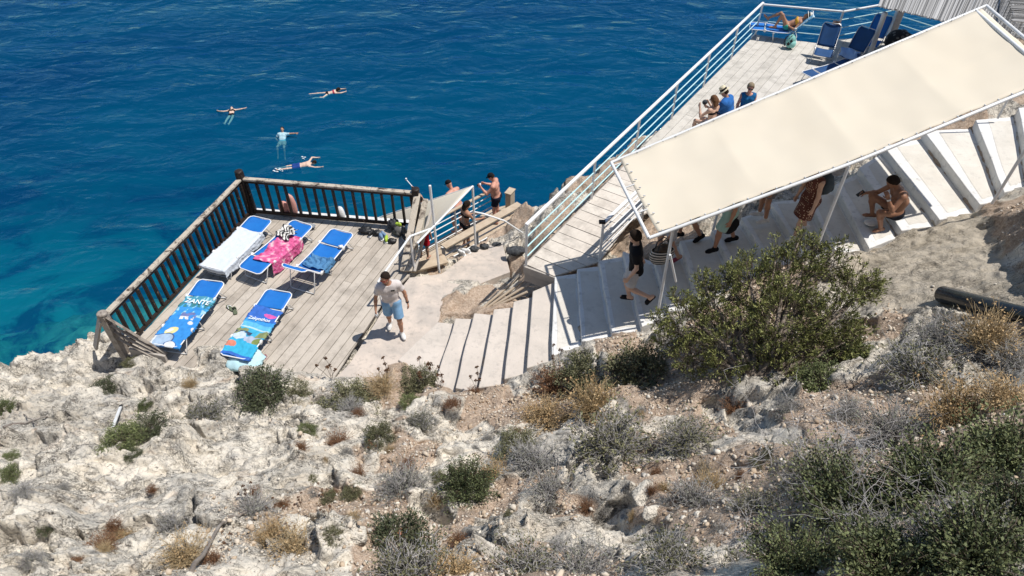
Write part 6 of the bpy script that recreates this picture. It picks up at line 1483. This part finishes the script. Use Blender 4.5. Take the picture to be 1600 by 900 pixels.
def shrub_meshes(kind, seed):
    """unit shrub (radius about one); list of (part name, verts, quads, material)"""
    R = np.random.RandomState(seed); f = shape_fun(R); out = []
    if kind in ('grey', 'greygreen'):
        d = hemi(R, 210, .25); L = R.uniform(.7, 1.05, 210)*f(d); st = R.normal(0, .10, (210, 3)); st[:, 2] = -.05
        P = curve_paths(R, st, d, L, 5, .45); V1, Q1 = twigs(P, np.full(210, .012), np.full(210, .006))
        ii = R.randint(0, 210, 900); kk = R.randint(1, 5, 900); s2 = P[ii, kk]; d2 = d[ii]+R.normal(0, .7, (900, 3)); d2 /= np.linalg.norm(d2, axis=1)[:, None]
        P2 = curve_paths(R, s2, d2, R.uniform(.15, .40, 900), 4, .5); V2, Q2 = twigs(P2, np.full(900, .008), np.full(900, .004))
        out.append(('twigs', np.concatenate([V1, V2]), np.concatenate([Q1, Q2+len(V1)]), LM['twig']))
        m_ = 1500 if kind == 'grey' else 3600; ii = R.randint(0, 900, m_); c = P2[ii, R.randint(1, 4, m_)]; V3, Q3 = leaves(R, c, d2[ii], .075 if kind == 'grey' else .085, .40)
        out.append(('leaves', V3, Q3, LM['greyleaf'] if kind == 'grey' else LM['olive']))
    elif kind in ('dark', 'olive', 'green'):
        nb = 170; d = hemi(R, nb, .15); rr = f(d); c0 = d*(rr*R.uniform(.55, 1.0, nb))[:, None]*np.array([1,1,.72])
        m_ = 5200; ii = R.randint(0, nb, m_); c = c0[ii]+R.normal(0, .085, (m_, 3)); V3, Q3 = leaves(R, c, d[ii], .085, .42, .75); out.append(('foliage', V3, Q3, LM[kind]))
        st = R.normal(0, .08, (nb, 3)); st[:, 2] = -.08; P = np.stack([st+(c0-st)*t+R.normal(0, .03, (nb, 3)) for t in (0, .35, .7, 1)], 1); V1, Q1 = twigs(P, np.full(nb, .016), np.full(nb, .006)); out.append(('twigs', V1, Q1, LM['darktwig']))
    elif kind == 'lentisk':
        nb = 240; d = hemi(R, nb, .2); rr = f(d); c0 = d*(rr*R.uniform(.45, 1.0, nb))[:, None]*np.array([1,1,.85])
        st = R.normal(0, .1, (nb, 3)); st[:, 2] = -.15; P = np.stack([st+(c0*1.05-st)*t+R.normal(0, .035, (nb, 3)) for t in (0, .3, .6, .85, 1)], 1); V1, Q1 = twigs(P, np.full(nb, .016), np.full(nb, .005)); out.append(('branches', V1, Q1, LM['darktwig']))
        m_ = 11000; ii = R.randint(0, nb, m_); t = R.uniform(.55, 1.08, m_)[:, None]; c = st[ii]+(c0[ii]-st[ii])*t+R.normal(0, .06, (m_, 3)); V3, Q3 = leaves(R, c, d[ii], .060, .50, .8); out.append(('foliage', V3, Q3, LM['lentisk']))
    elif kind in ('straw', 'ochre', 'rust'):
        nb = 420; d = hemi(R, nb, 1.0); d[:, 2] += .35; d /= np.linalg.norm(d, axis=1)[:, None]; L = R.uniform(.5, 1.0, nb)*f(d); st = R.normal(0, .22, (nb, 3)); st[:, 2] = -.05
        P = curve_paths(R, st, d, L, 5, .35, .35); V1, Q1 = twigs(P, np.full(nb, .010), np.full(nb, .005)); out.append(('stems', V1, Q1, LM['straw'] if kind != 'rust' else LM['rust']))
        m_ = 1300 if kind != 'straw' else 500; ii = R.randint(0, nb, m_); c = P[ii, 4]+R.normal(0, .035, (m_, 3)); V3, Q3 = leaves(R, c, d[ii], .06, .7, 1.2); out.append(('heads', V3, Q3, LM['ochre'] if kind != 'rust' else LM['rust']))
    elif kind == 'tangle':
        nb = 70; st = np.stack([R.uniform(-.9, .9, nb), R.uniform(-.8, .8, nb), R.uniform(.0, .25, nb)], 1); d = R.normal(0, 1, (nb, 3)); d[:, 2] = np.abs(d[:, 2])*.8+.1; d /= np.linalg.norm(d, axis=1)[:, None]
        P = curve_paths(R, st, d, R.uniform(.5, 1.3, nb), 9, 1.0, .6); V1, Q1 = twigs(P, np.full(nb, .0050), np.full(nb, .0025))
        ii = R.randint(0, nb, 260); s2 = P[ii, R.randint(2, 9, 260)]; d2 = R.normal(0, 1, (260, 3)); d2 /= np.linalg.norm(d2, axis=1)[:, None]
        V2, Q2 = twigs(curve_paths(R, s2, d2, R.uniform(.15, .5, 260), 5, .8), np.full(260, .004), np.full(260, .002)); out.append(('twigs', np.concatenate([V1, V2]), np.concatenate([Q1, Q2+len(V1)]), LM['twig']))
    elif kind == 'umbel':
        nb = 5; st = R.normal(0, .06, (nb, 3)); st[:, 2] = -.05; d = R.normal(0, .22, (nb, 3)); d[:, 2] = 1; d /= np.linalg.norm(d, axis=1)[:, None]; P = curve_paths(R, st, d, R.uniform(.55, 1.1, nb), 6, .25)
        V1, Q1 = twigs(P, np.full(nb, .012), np.full(nb, .008)); rays = 16; c0 = np.repeat(P[:, -1], rays, 0); dd = R.normal(0, .6, (nb*rays, 3)); dd[:, 2] = .7; dd /= np.linalg.norm(dd, axis=1)[:, None]
        P2 = np.stack([c0, c0+dd*.04, c0+dd*.075], 1); V2, Q2 = twigs(P2, np.full(nb*rays, .006), np.full(nb*rays, .006)); V3, Q3 = leaves(R, np.repeat(P2[:, 2], 4, 0), np.repeat(dd, 4, 0), .045, .8, .9)
        out.append(('stems', np.concatenate([V1, V2]), np.concatenate([Q1, Q2+len(V1)]), LM['darktwig'])); out.append(('umbels', V3, Q3, LM['rust']))
    return out
PROTO = {}
def shrub(kind, u, v, wpx, label, seed=0, name=None, tall=1.0, group=None):
    key = (kind, seed % 3)
    if key not in PROTO:
        PROTO[key] = []
        for nm, V_, Q, m_ in shrub_meshes(kind, 100+sum(map(ord, kind))+seed % 3):
            o = np_mesh(nm, V_, [Q], [m_], smooth=False); PROTO[key].append((nm, o.data)); bpy.data.objects.remove(o)
    b = gat(u, v); dep = b.y*math.cos(PITCH)+(H-b.z)*math.sin(PITCH); r = wpx/2*dep/F
    root = empty(name or {'straw':'dry_grass','ochre':'dry_flower_bush','rust':'dry_tuft','tangle':'bare_twigs','umbel':'dried_flower','lentisk':'lentisk_bush'}.get(kind, 'shrub'), b+Vector((0,0,-.02)), (seed*1.7+u) % 6.28, label, {'straw':'grass','ochre':'shrub','rust':'grass','tangle':'twigs','umbel':'flower'}.get(kind, 'shrub'), group)
    root.scale = (r, r, r*tall)
    for nm, me in PROTO[key]:
        o = bpy.data.objects.new(nm, me); C.objects.link(o); o.parent = root
        if nm == 'umbels': o['kind'] = 'stuff'
    return root
SH = [
 ('green',5,642,44,'small green shrub cut by the left picture edge above the dead branch'),('dark',237,668,58,'dark green cushion shrub right of the white stake'),('dark',165,608,46,'low dark shrub in the sandy hollow below the left railing corner'),
 ('green',228,634,26,'tiny green shrub above the cushion shrub near the white stake'),('olive',204,568,26,'tiny shrub at the foot of the left railing corner'),('greygreen',322,652,66,'grey green shrub on the rock between the stake and the round dark shrub'),
 ('straw',298,602,34,'little dry grass tuft in the cream rock below the fish towel lounger'),('green',18,716,28,'small green plant at the left edge, upper of the two'),('green',12,746,44,'bigger green plant at the left edge under the small one'),
 ('green',190,692,76,'flat green shrub spreading under the lower end of the white stake'),('dark',207,712,30,'small dark shrub just below the flat green one at the stake'),('dark',77,828,32,'small lone dark shrub on the white rock at lower left'),
 ('grey',48,878,46,'little grey shrub near the bottom left corner'),('grey',35,772,46,'grey twiggy shrub on the white ledge at the left edge'),('rust',162,856,60,'rust brown dry tuft on white rock at lower left'),('ochre',190,840,50,'dry flower tuft with orange heads at lower left'),
 ('grey',272,822,60,'grey shrub above the forked branch'),('straw',290,872,92,'straw coloured grass clump left of the forked branch'),('grey',396,806,80,'grey shrub at the upper end of the forked branch'),('straw',455,862,96,'dry straw clump between the forked branch and the rusty can'),
 ('ochre',425,838,70,'orange headed dry bush right of the forked branch'),('rust',120,880,30,'tiny rust tuft near the bottom left corner'),('rust',440,790,34,'small rust tuft on stones above the orange headed bush'),('rust',398,772,30,'tiny rust tuft higher up in the pale stones'),
 ('dark',412,612,88,'round dark green shrub at the deck edge beside the maroon cloth'),('olive',462,612,46,'small olive shrub right of the round dark shrub'),('olive',548,634,88,'olive green bush at the front edge of the deck planks'),('straw',596,606,64,'pale dry grass clump at the seam between deck and landing'),
 ('grey',550,640,46,'small grey shrub in front of the olive bush at the deck'),('olive',655,600,66,'olive shrub at the front of the landing below the man in the polo'),('green',642,630,40,'small green shrub just below the olive shrub of the landing'),('rust',706,632,34,'rust tuft in front of the second stair step'),
 ('rust',740,614,28,'rust tuft at the foot of the third stair step'),('green',480,672,32,'small green plant in the stony gully left of centre'),('rust',528,692,46,'reddish dry tuft in the stony gully left of centre'),('olive',592,682,52,'olive shrub on the rock rib below the landing'),
 ('greygreen',656,662,46,'grey green shrub on the rock slab below the green one'),('rust',560,648,26,'tiny rust tuft behind the gully'),('grey',516,632,30,'tiny grey shrub below the dry deck edge'),('rust',470,700,30,'tiny dry tuft low in the stony gully'),
 ('grey',628,770,104,'big silver grey twiggy shrub left of the bright green bush'),('lentisk',728,762,104,'bright green bush in the middle of the slope'),('ochre',768,748,76,'orange headed dry bush leaning on the bright green bush'),('grey',835,726,92,'grey twiggy shrub right of the orange headed bush'),
 ('grey',862,778,92,'rounded grey shrub below the twiggy grey one in mid slope'),('olive',806,702,70,'olive shrub behind the grey shrubs in mid slope'),('dark',622,862,128,'wide low dark shrub beside the rusty can'),('greygreen',640,902,140,'grey green shrub at the bottom edge under the rusty can'),
 ('ochre',712,900,110,'orange tipped dry bush at the bottom edge right of the can'),('rust',560,742,36,'small dry tuft above the big silver shrub'),('olive',550,770,36,'small olive shrub left of the big silver shrub'),
 ('ochre',852,652,96,'golden dry bush below the shaded steps'),('straw',930,640,120,'pale straw bush right of the golden one'),('olive',920,592,100,'olive shrub against the foot of the shaded steps'),('rust',868,604,80,'red brown dry patch left of the olive shrub at the steps'),
 ('olive',1000,592,124,'wide olive shrub left of the big juniper'),('greygreen',958,702,140,'wide grey green shrub below the pale straw bush'),('greygreen',1076,692,100,'dense grey green shrub below the big juniper'),('grey',1092,790,104,'grey shrub left of the leafy mass'),
 ('greygreen',1052,886,128,'grey green shrub at the bottom edge left of the leafy mass'),('grey',905,896,124,'grey twiggy shrub at the bottom edge below the rounded one'),('greygreen',820,896,118,'second grey shrub at the bottom edge beside the tan stone'),
 ('green',1338,560,84,'green shrub at the right foot of the juniper'),('green',1286,602,90,'low green shrub under the juniper front'),('grey',1470,540,110,'silver grey shrub below the black pipe mouth'),('straw',1540,536,124,'dry grass band below the middle of the black pipe'),
 ('greygreen',1440,586,120,'grey green shrub below the silver one near the pipe'),('grey',1578,566,90,'grey shrub at the right edge below the black pipe'),('grey',1232,642,56,'small grey shrub on the stony ledge under the juniper'),('grey',1326,652,70,'small grey shrub on the ledge left of the orange headed thicket'),
 ('olive',1186,722,28,'tiny yellow green plant on the pale slab'),('ochre',1500,650,150,'orange headed thicket above the leafy mass at right'),('grey',1404,690,140,'twiggy grey shrub at the upper edge of the leafy mass'),('ochre',1572,632,120,'orange headed thicket at the right picture edge'),
 ('rust',1150,640,60,'red brown dry patch on the ledge left of the pale slab'),('straw',1110,760,70,'thin dry grass left of the pale slab'),('greygreen',1180,800,84,'grey green shrub below the pale slab'),
 ('lentisk',1330,800,190,'leafy green bush at the left of the leafy mass'),('lentisk',1456,770,200,'leafy green bush in the upper middle of the leafy mass'),('lentisk',1566,730,200,'leafy green bush at the right edge under the orange thicket'),('lentisk',1250,890,170,'leafy green bush at the lower left of the leafy mass'),
 ('lentisk',1390,900,230,'leafy green bush in the lower middle of the leafy mass'),('lentisk',1530,880,240,'big leafy green bush in the bottom right corner'),('lentisk',1600,820,190,'leafy green bush cut by the right edge above the corner bush'),
 ('greygreen',1290,760,150,'grey green wispy shrub in front of the left leafy bush'),('grey',1480,860,150,'grey twiggy shrub poking through the lower leafy bushes'),('greygreen',1360,850,130,'wispy grey green shrub between the lower leafy bushes'),('greygreen',1560,850,140,'wispy grey green shrub inside the bottom right corner bush'),('tangle',1300,740,230,'pale bare twigs arching over the left leafy bush'),('tangle',1440,830,260,'pale bare twigs tangled over the middle leafy bushes'),('tangle',1200,860,150,'pale bare twigs at the lower left of the leafy mass'),
 ('umbel',520,592,70,'dried flower stalks rising before the deck planks'),('umbel',606,600,66,'dried flower stalks before the feet of the man in the polo'),('umbel',664,604,76,'dried flower stalks over the olive shrub of the landing'),('umbel',690,606,70,'dried flower stalks before the lowest stair step'),('umbel',745,614,66,'dried flower stalk before the third stair step'),('umbel',866,572,56,'dried flower stalks before the shade edge on the steps'),('umbel',388,782,60,'dried flower heads in the pale stones above the forked branch'),
]
for k, (kd, u, v, wpx, lb) in enumerate(SH):
    shrub(kd, u, v, wpx, lb, k, tall={'umbel':1.5,'straw':.9,'grey':.85,'lentisk':.9,'tangle':.75}.get(kd, .8))
# small tufts that nothing tells apart, strewn over the stony slope
rt = random.Random(44); k = 0
while k < 64:
    u, v = rt.uniform(20, 1250), rt.uniform(630, 890)
    if u < 420 and rt.random() < .65: continue
    if abs(u-1180) < 90 and v < 700: continue
    kd = rt.choice(['rust','straw','grey','straw','grey','olive']); wpx = rt.uniform(16, 34)*(.75+(v-630)/500)
    lb = {'rust':'tiny rust brown tuft growing between stones on the open slope','straw':'tiny straw coloured grass tuft growing between stones on the open slope','grey':'tiny grey twiggy tuft growing between stones on the open slope','olive':'tiny olive green tuft growing between stones on the open slope'}[kd]
    shrub(kd, u, v, wpx, lb, k, group='tiny tufts strewn over the stony slope'); k += 1
for k, (u, v, w_) in enumerate(((432,800,54),(470,792,50),(505,772,44),(512,812,54),(455,832,58),(585,705,40),(360,850,54))):
    shrub('umbel', u, v, w_, 'thin brown dried flower head standing over the pale rubble', k, tall=1.2, group='dried flower heads over the pale rubble')
# the big juniper: lobes of tufted sprays on forking limbs
def juniper():
    R = np.random.RandomState(5); base = gat(1190,588)
    lobes = [(1072,505,3.0,.34),(1120,478,3.2,.40),(1180,455,3.5,.46),(1235,428,3.75,.40),(1262,402,3.95,.26),(1300,412,3.9,.22),(1335,445,3.7,.30),(1355,452,3.65,.18),(1230,500,3.55,.52),(1290,498,3.5,.46),(1150,540,3.15,.46),(1225,560,3.15,.42),(1085,560,2.75,.32),(1320,535,3.3,.26),(1045,528,2.7,.22),(1110,452,3.3,.16),(1140,430,3.45,.14),(1215,388,3.95,.15),(1280,382,4.0,.14),(1058,466,3.15,.13),(1166,405,3.62,.13),(1250,372,4.08,.12),(1312,386,4.05,.12),(1368,440,3.7,.12),(1028,500,2.85,.14),(1098,438,3.35,.12)]
    root = empty('juniper_bush', base, 0, 'large olive green juniper bush standing in front of the shaded stairs', 'bush'); CC, DD = [], []
    limbs = MB(); inv = Vector(base)
    for (u, v, z, r) in lobes:
        c = np.array(at(u, v, z)); nn_ = int(400*(r/.4)**2)
        d = R.normal(0, 1, (nn_, 3)); d /= np.linalg.norm(d, axis=1)[:, None]; s = R.randint(999)
        rad = r*(1+.45*gnoise(d[:, 0]*2+d[:, 2], d[:, 1]*2, s)+.25*gnoise(d[:, 0]*5+d[:, 2]*3, d[:, 1]*5, s+1))*R.uniform(.5, 1.0, nn_)**.5
        keep_ = gnoise(d[:, 0]*3.2+7, d[:, 1]*3.2+d[:, 2]*2, s+3) > -.02
        CC.append((c+d*rad[:, None])[keep_]); DD.append(d[keep_])
        p0 = inv+Vector((R.uniform(-.15,.15), R.uniform(-.1,.1), -.1)); p3 = Vector(c); m1 = p0.lerp(p3, .35)+Vector((R.uniform(-.1,.1), R.uniform(-.1,.1), .05)); m2 = p0.lerp(p3, .7)+Vector((R.uniform(-.08,.08), R.uniform(-.08,.08), .05))
        limbs.tube([p0, m1, m2, p3], [.05, .035, .022, .01], 7)
    CC = np.concatenate(CC); DD = np.concatenate(DD); up = np.array([0,0,.95]); ax = DD+up+R.normal(0,.35,DD.shape); ax /= np.linalg.norm(ax, axis=1)[:, None]
    per = 13; c = np.repeat(CC, per, 0)+np.repeat(ax, per, 0)*R.uniform(-.02, .085, (len(CC)*per, 1))+R.normal(0, .014, (len(CC)*per, 3))
    V_, Q = leaves(R, c, np.repeat(ax, per, 0), .050, .30, .5); o = np_mesh('crown', V_-np.array(base), [Q], [LM['juniper']], smooth=False, parent=root)
    P = np.stack([CC-ax*.16, CC-ax*.05, CC+ax*.06], 1); V1, Q1 = twigs(P, np.full(len(CC), .005), np.full(len(CC), .003)); np_mesh('twigs', V1-np.array(base), [Q1], [LM['darktwig']], parent=root)
    o = limbs.build('trunk', M['bark'], root, loc=base); o.location = (0,0,0)
M['bark'] = noisy('bark', (.12,.09,.07), (.25,.21,.17), 12, .9, .5, 50)
juniper()
# ------------------------------------------------------------------ loose stones
RC = gat(440,825)
def gravel():
    R = np.random.RandomState(9); n0 = 95000
    x = R.uniform(-8, 9, n0); y = R.uniform(1.9, 9.5, n0)
    i = np.clip(np.searchsorted(gx, x)-1, 0, nx-2); j = np.clip(np.searchsorted(gy, y)-1, 0, ny-2)
    so_ = SOIL.reshape(ny, nx)[j, i]; ap = APRON.reshape(ny, nx)[j, i]; clus = gnoise(x*1.1, y*1.1, 33)+.6*gnoise(x*3, y*3, 34)-.6*sstep(-1.2, -2.2, x)
    keep_ = (R.uniform(0, 1, n0) < np.clip(so_*.42+.28*np.clip(clus-.1, 0, 1), 0, 1)*(1-.85*ap)+.55*np.exp(-((x-RC.x)**2/1.1+(y-RC.y)**2/.5))*np.clip(1.0+clus, 0, 1))
    for poly in [DECK, LANDXY, WALK]+[p for p, z in STAIR_POLYS]: keep_ &= poly_sd(x, y, [(p[0], p[1]) for p in poly]) > .10
    x, y, i, j, so_ = x[keep_], y[keep_], i[keep_], j[keep_], so_[keep_]; n_ = len(x); z = GZ.reshape(ny, nx)[j, i]
    t = (1+5**.5)/2; ico = np.array([(-1,t,0),(1,t,0),(-1,-t,0),(1,-t,0),(0,-1,t),(0,1,t),(0,-1,-t),(0,1,-t),(t,0,-1),(t,0,1),(-t,0,-1),(-t,0,1)])/math.sqrt(1+t*t)
    F_ = np.array([(0,11,5),(0,5,1),(0,1,7),(0,7,10),(0,10,11),(1,5,9),(5,11,4),(11,10,2),(10,7,6),(7,1,8),(3,9,4),(3,4,2),(3,2,6),(3,6,8),(3,8,9),(4,9,5),(2,4,11),(6,2,10),(8,6,7),(9,8,1)])
    s = .008+.034*R.beta(1.1, 4.5, n_)+.03*R.uniform(0,1,n_)*(R.uniform(0,1,n_) > .95)
    P = ico[None]*(1+R.uniform(-.42,.35,(n_,12,1)))*R.uniform(.5,1.4,(n_,1,3)); a = R.uniform(0, 6.28, n_); ca, sa = np.cos(a)[:, None], np.sin(a)[:, None]
    P = np.stack([P[..., 0]*ca-P[..., 1]*sa, P[..., 0]*sa+P[..., 1]*ca, P[..., 2]*.75], -1)*s[:, None, None]
    P += np.stack([x, y, z+s*.45], 1)[:, None]
    Fs = (np.arange(n_)[:, None, None]*12+F_[None]).reshape(-1, 3)
    m = mat('loose_stone', (.5,.45,.37), .9, .2); n = N(m); geo = n.n('ShaderNodeNewGeometry'); v = n.coord()
    c = n.ramp(geo.outputs['Random Per Island'], [(0,(.30,.22,.155)),(.3,(.48,.38,.28)),(.6,(.60,.52,.42)),(.85,(.50,.46,.41)),(1,(.70,.65,.56))]); n.col(c); n.nrm(n.bump(n.noise(v, 70, 4), .4, .006))
    o = np_mesh('gravel', P.reshape(-1, 3), [Fs], [m], smooth=False); tag(o, 'loose pale and rusty stones scattered over the soil of the slope', 'stones', None, 'stuff'); return n_
NG = gravel(); print('stones', NG)
M['boulder'] = M['rock']
def boulder(u, v, wpx, sq, label, seed, rz=0.0, sink=.55):
    b = gat(u, v); dep = b.y*math.cos(PITCH)+(H-b.z)*math.sin(PITCH); r = wpx/2*dep/F; R = np.random.RandomState(seed); n_ = 36
    th, ph = np.meshgrid(np.linspace(0, math.pi, n_+1), np.linspace(0, 2*math.pi, 2*n_, endpoint=False), indexing='ij'); d = np.stack([np.sin(th)*np.cos(ph), np.sin(th)*np.sin(ph), np.cos(th)], -1).reshape(-1, 3)
    pl = R.normal(0, 1, (16, 3)); pl /= np.linalg.norm(pl, axis=1)[:, None]; off = R.uniform(.5, .95, 16); k = np.min(np.where(d@pl.T > .05, off/np.maximum(d@pl.T, .05), 9), 1); k = np.minimum(k, 1.15)
    k = k*(1+.07*gnoise(d[:, 0]*5+seed, d[:, 1]*5+d[:, 2]*3, seed)+.04*gnoise(d[:, 0]*14, d[:, 1]*14+d[:, 2]*9, seed+2))
    V_ = d*k[:, None]*r*np.array(sq); c_, s_ = math.cos(rz), math.sin(rz); V_ = np.stack([V_[:, 0]*c_-V_[:, 1]*s_, V_[:, 0]*s_+V_[:, 1]*c_, V_[:, 2]], 1)
    m_ = 2*n_; ix = np.arange((n_+1)*m_).reshape(n_+1, m_); jx_ = np.roll(ix, -1, 1); Q = np.stack([ix[:-1], ix[1:], jx_[1:], jx_[:-1]], -1).reshape(-1, 4)
    o = np_mesh('boulder', V_, [Q], [M['boulder']], smooth=False); o.location = b+Vector((0,0,r*sq[2]*(1-sink)-r*sq[2]*.4)); return tag(o, label, 'rock')
for a in [(770,868,100,(1,.30,.25),'long tan stone at the bottom edge between the grey shrubs',3,-.6),
          (1008,776,70,(1,.7,.3),'grey rock in the stony slope left of the grey shrub',4,.2),(955,640,46,(1,.7,.5),'white stone between the straw bush and the grey green shrub',6,.4),
          (455,820,56,(1,.8,.45),'white angular stone above the straw clump',9,.2),(350,760,50,(1,.7,.4),'angular white stone near the tiny rust tuft',10,.9),
          (1020,800,36,(1,.8,.6),'small white stone beside the grey rock',13,.6),(560,840,44,(1,.8,.5),'pale stone left of the low dark shrub',14,.2)]: boulder(*a)
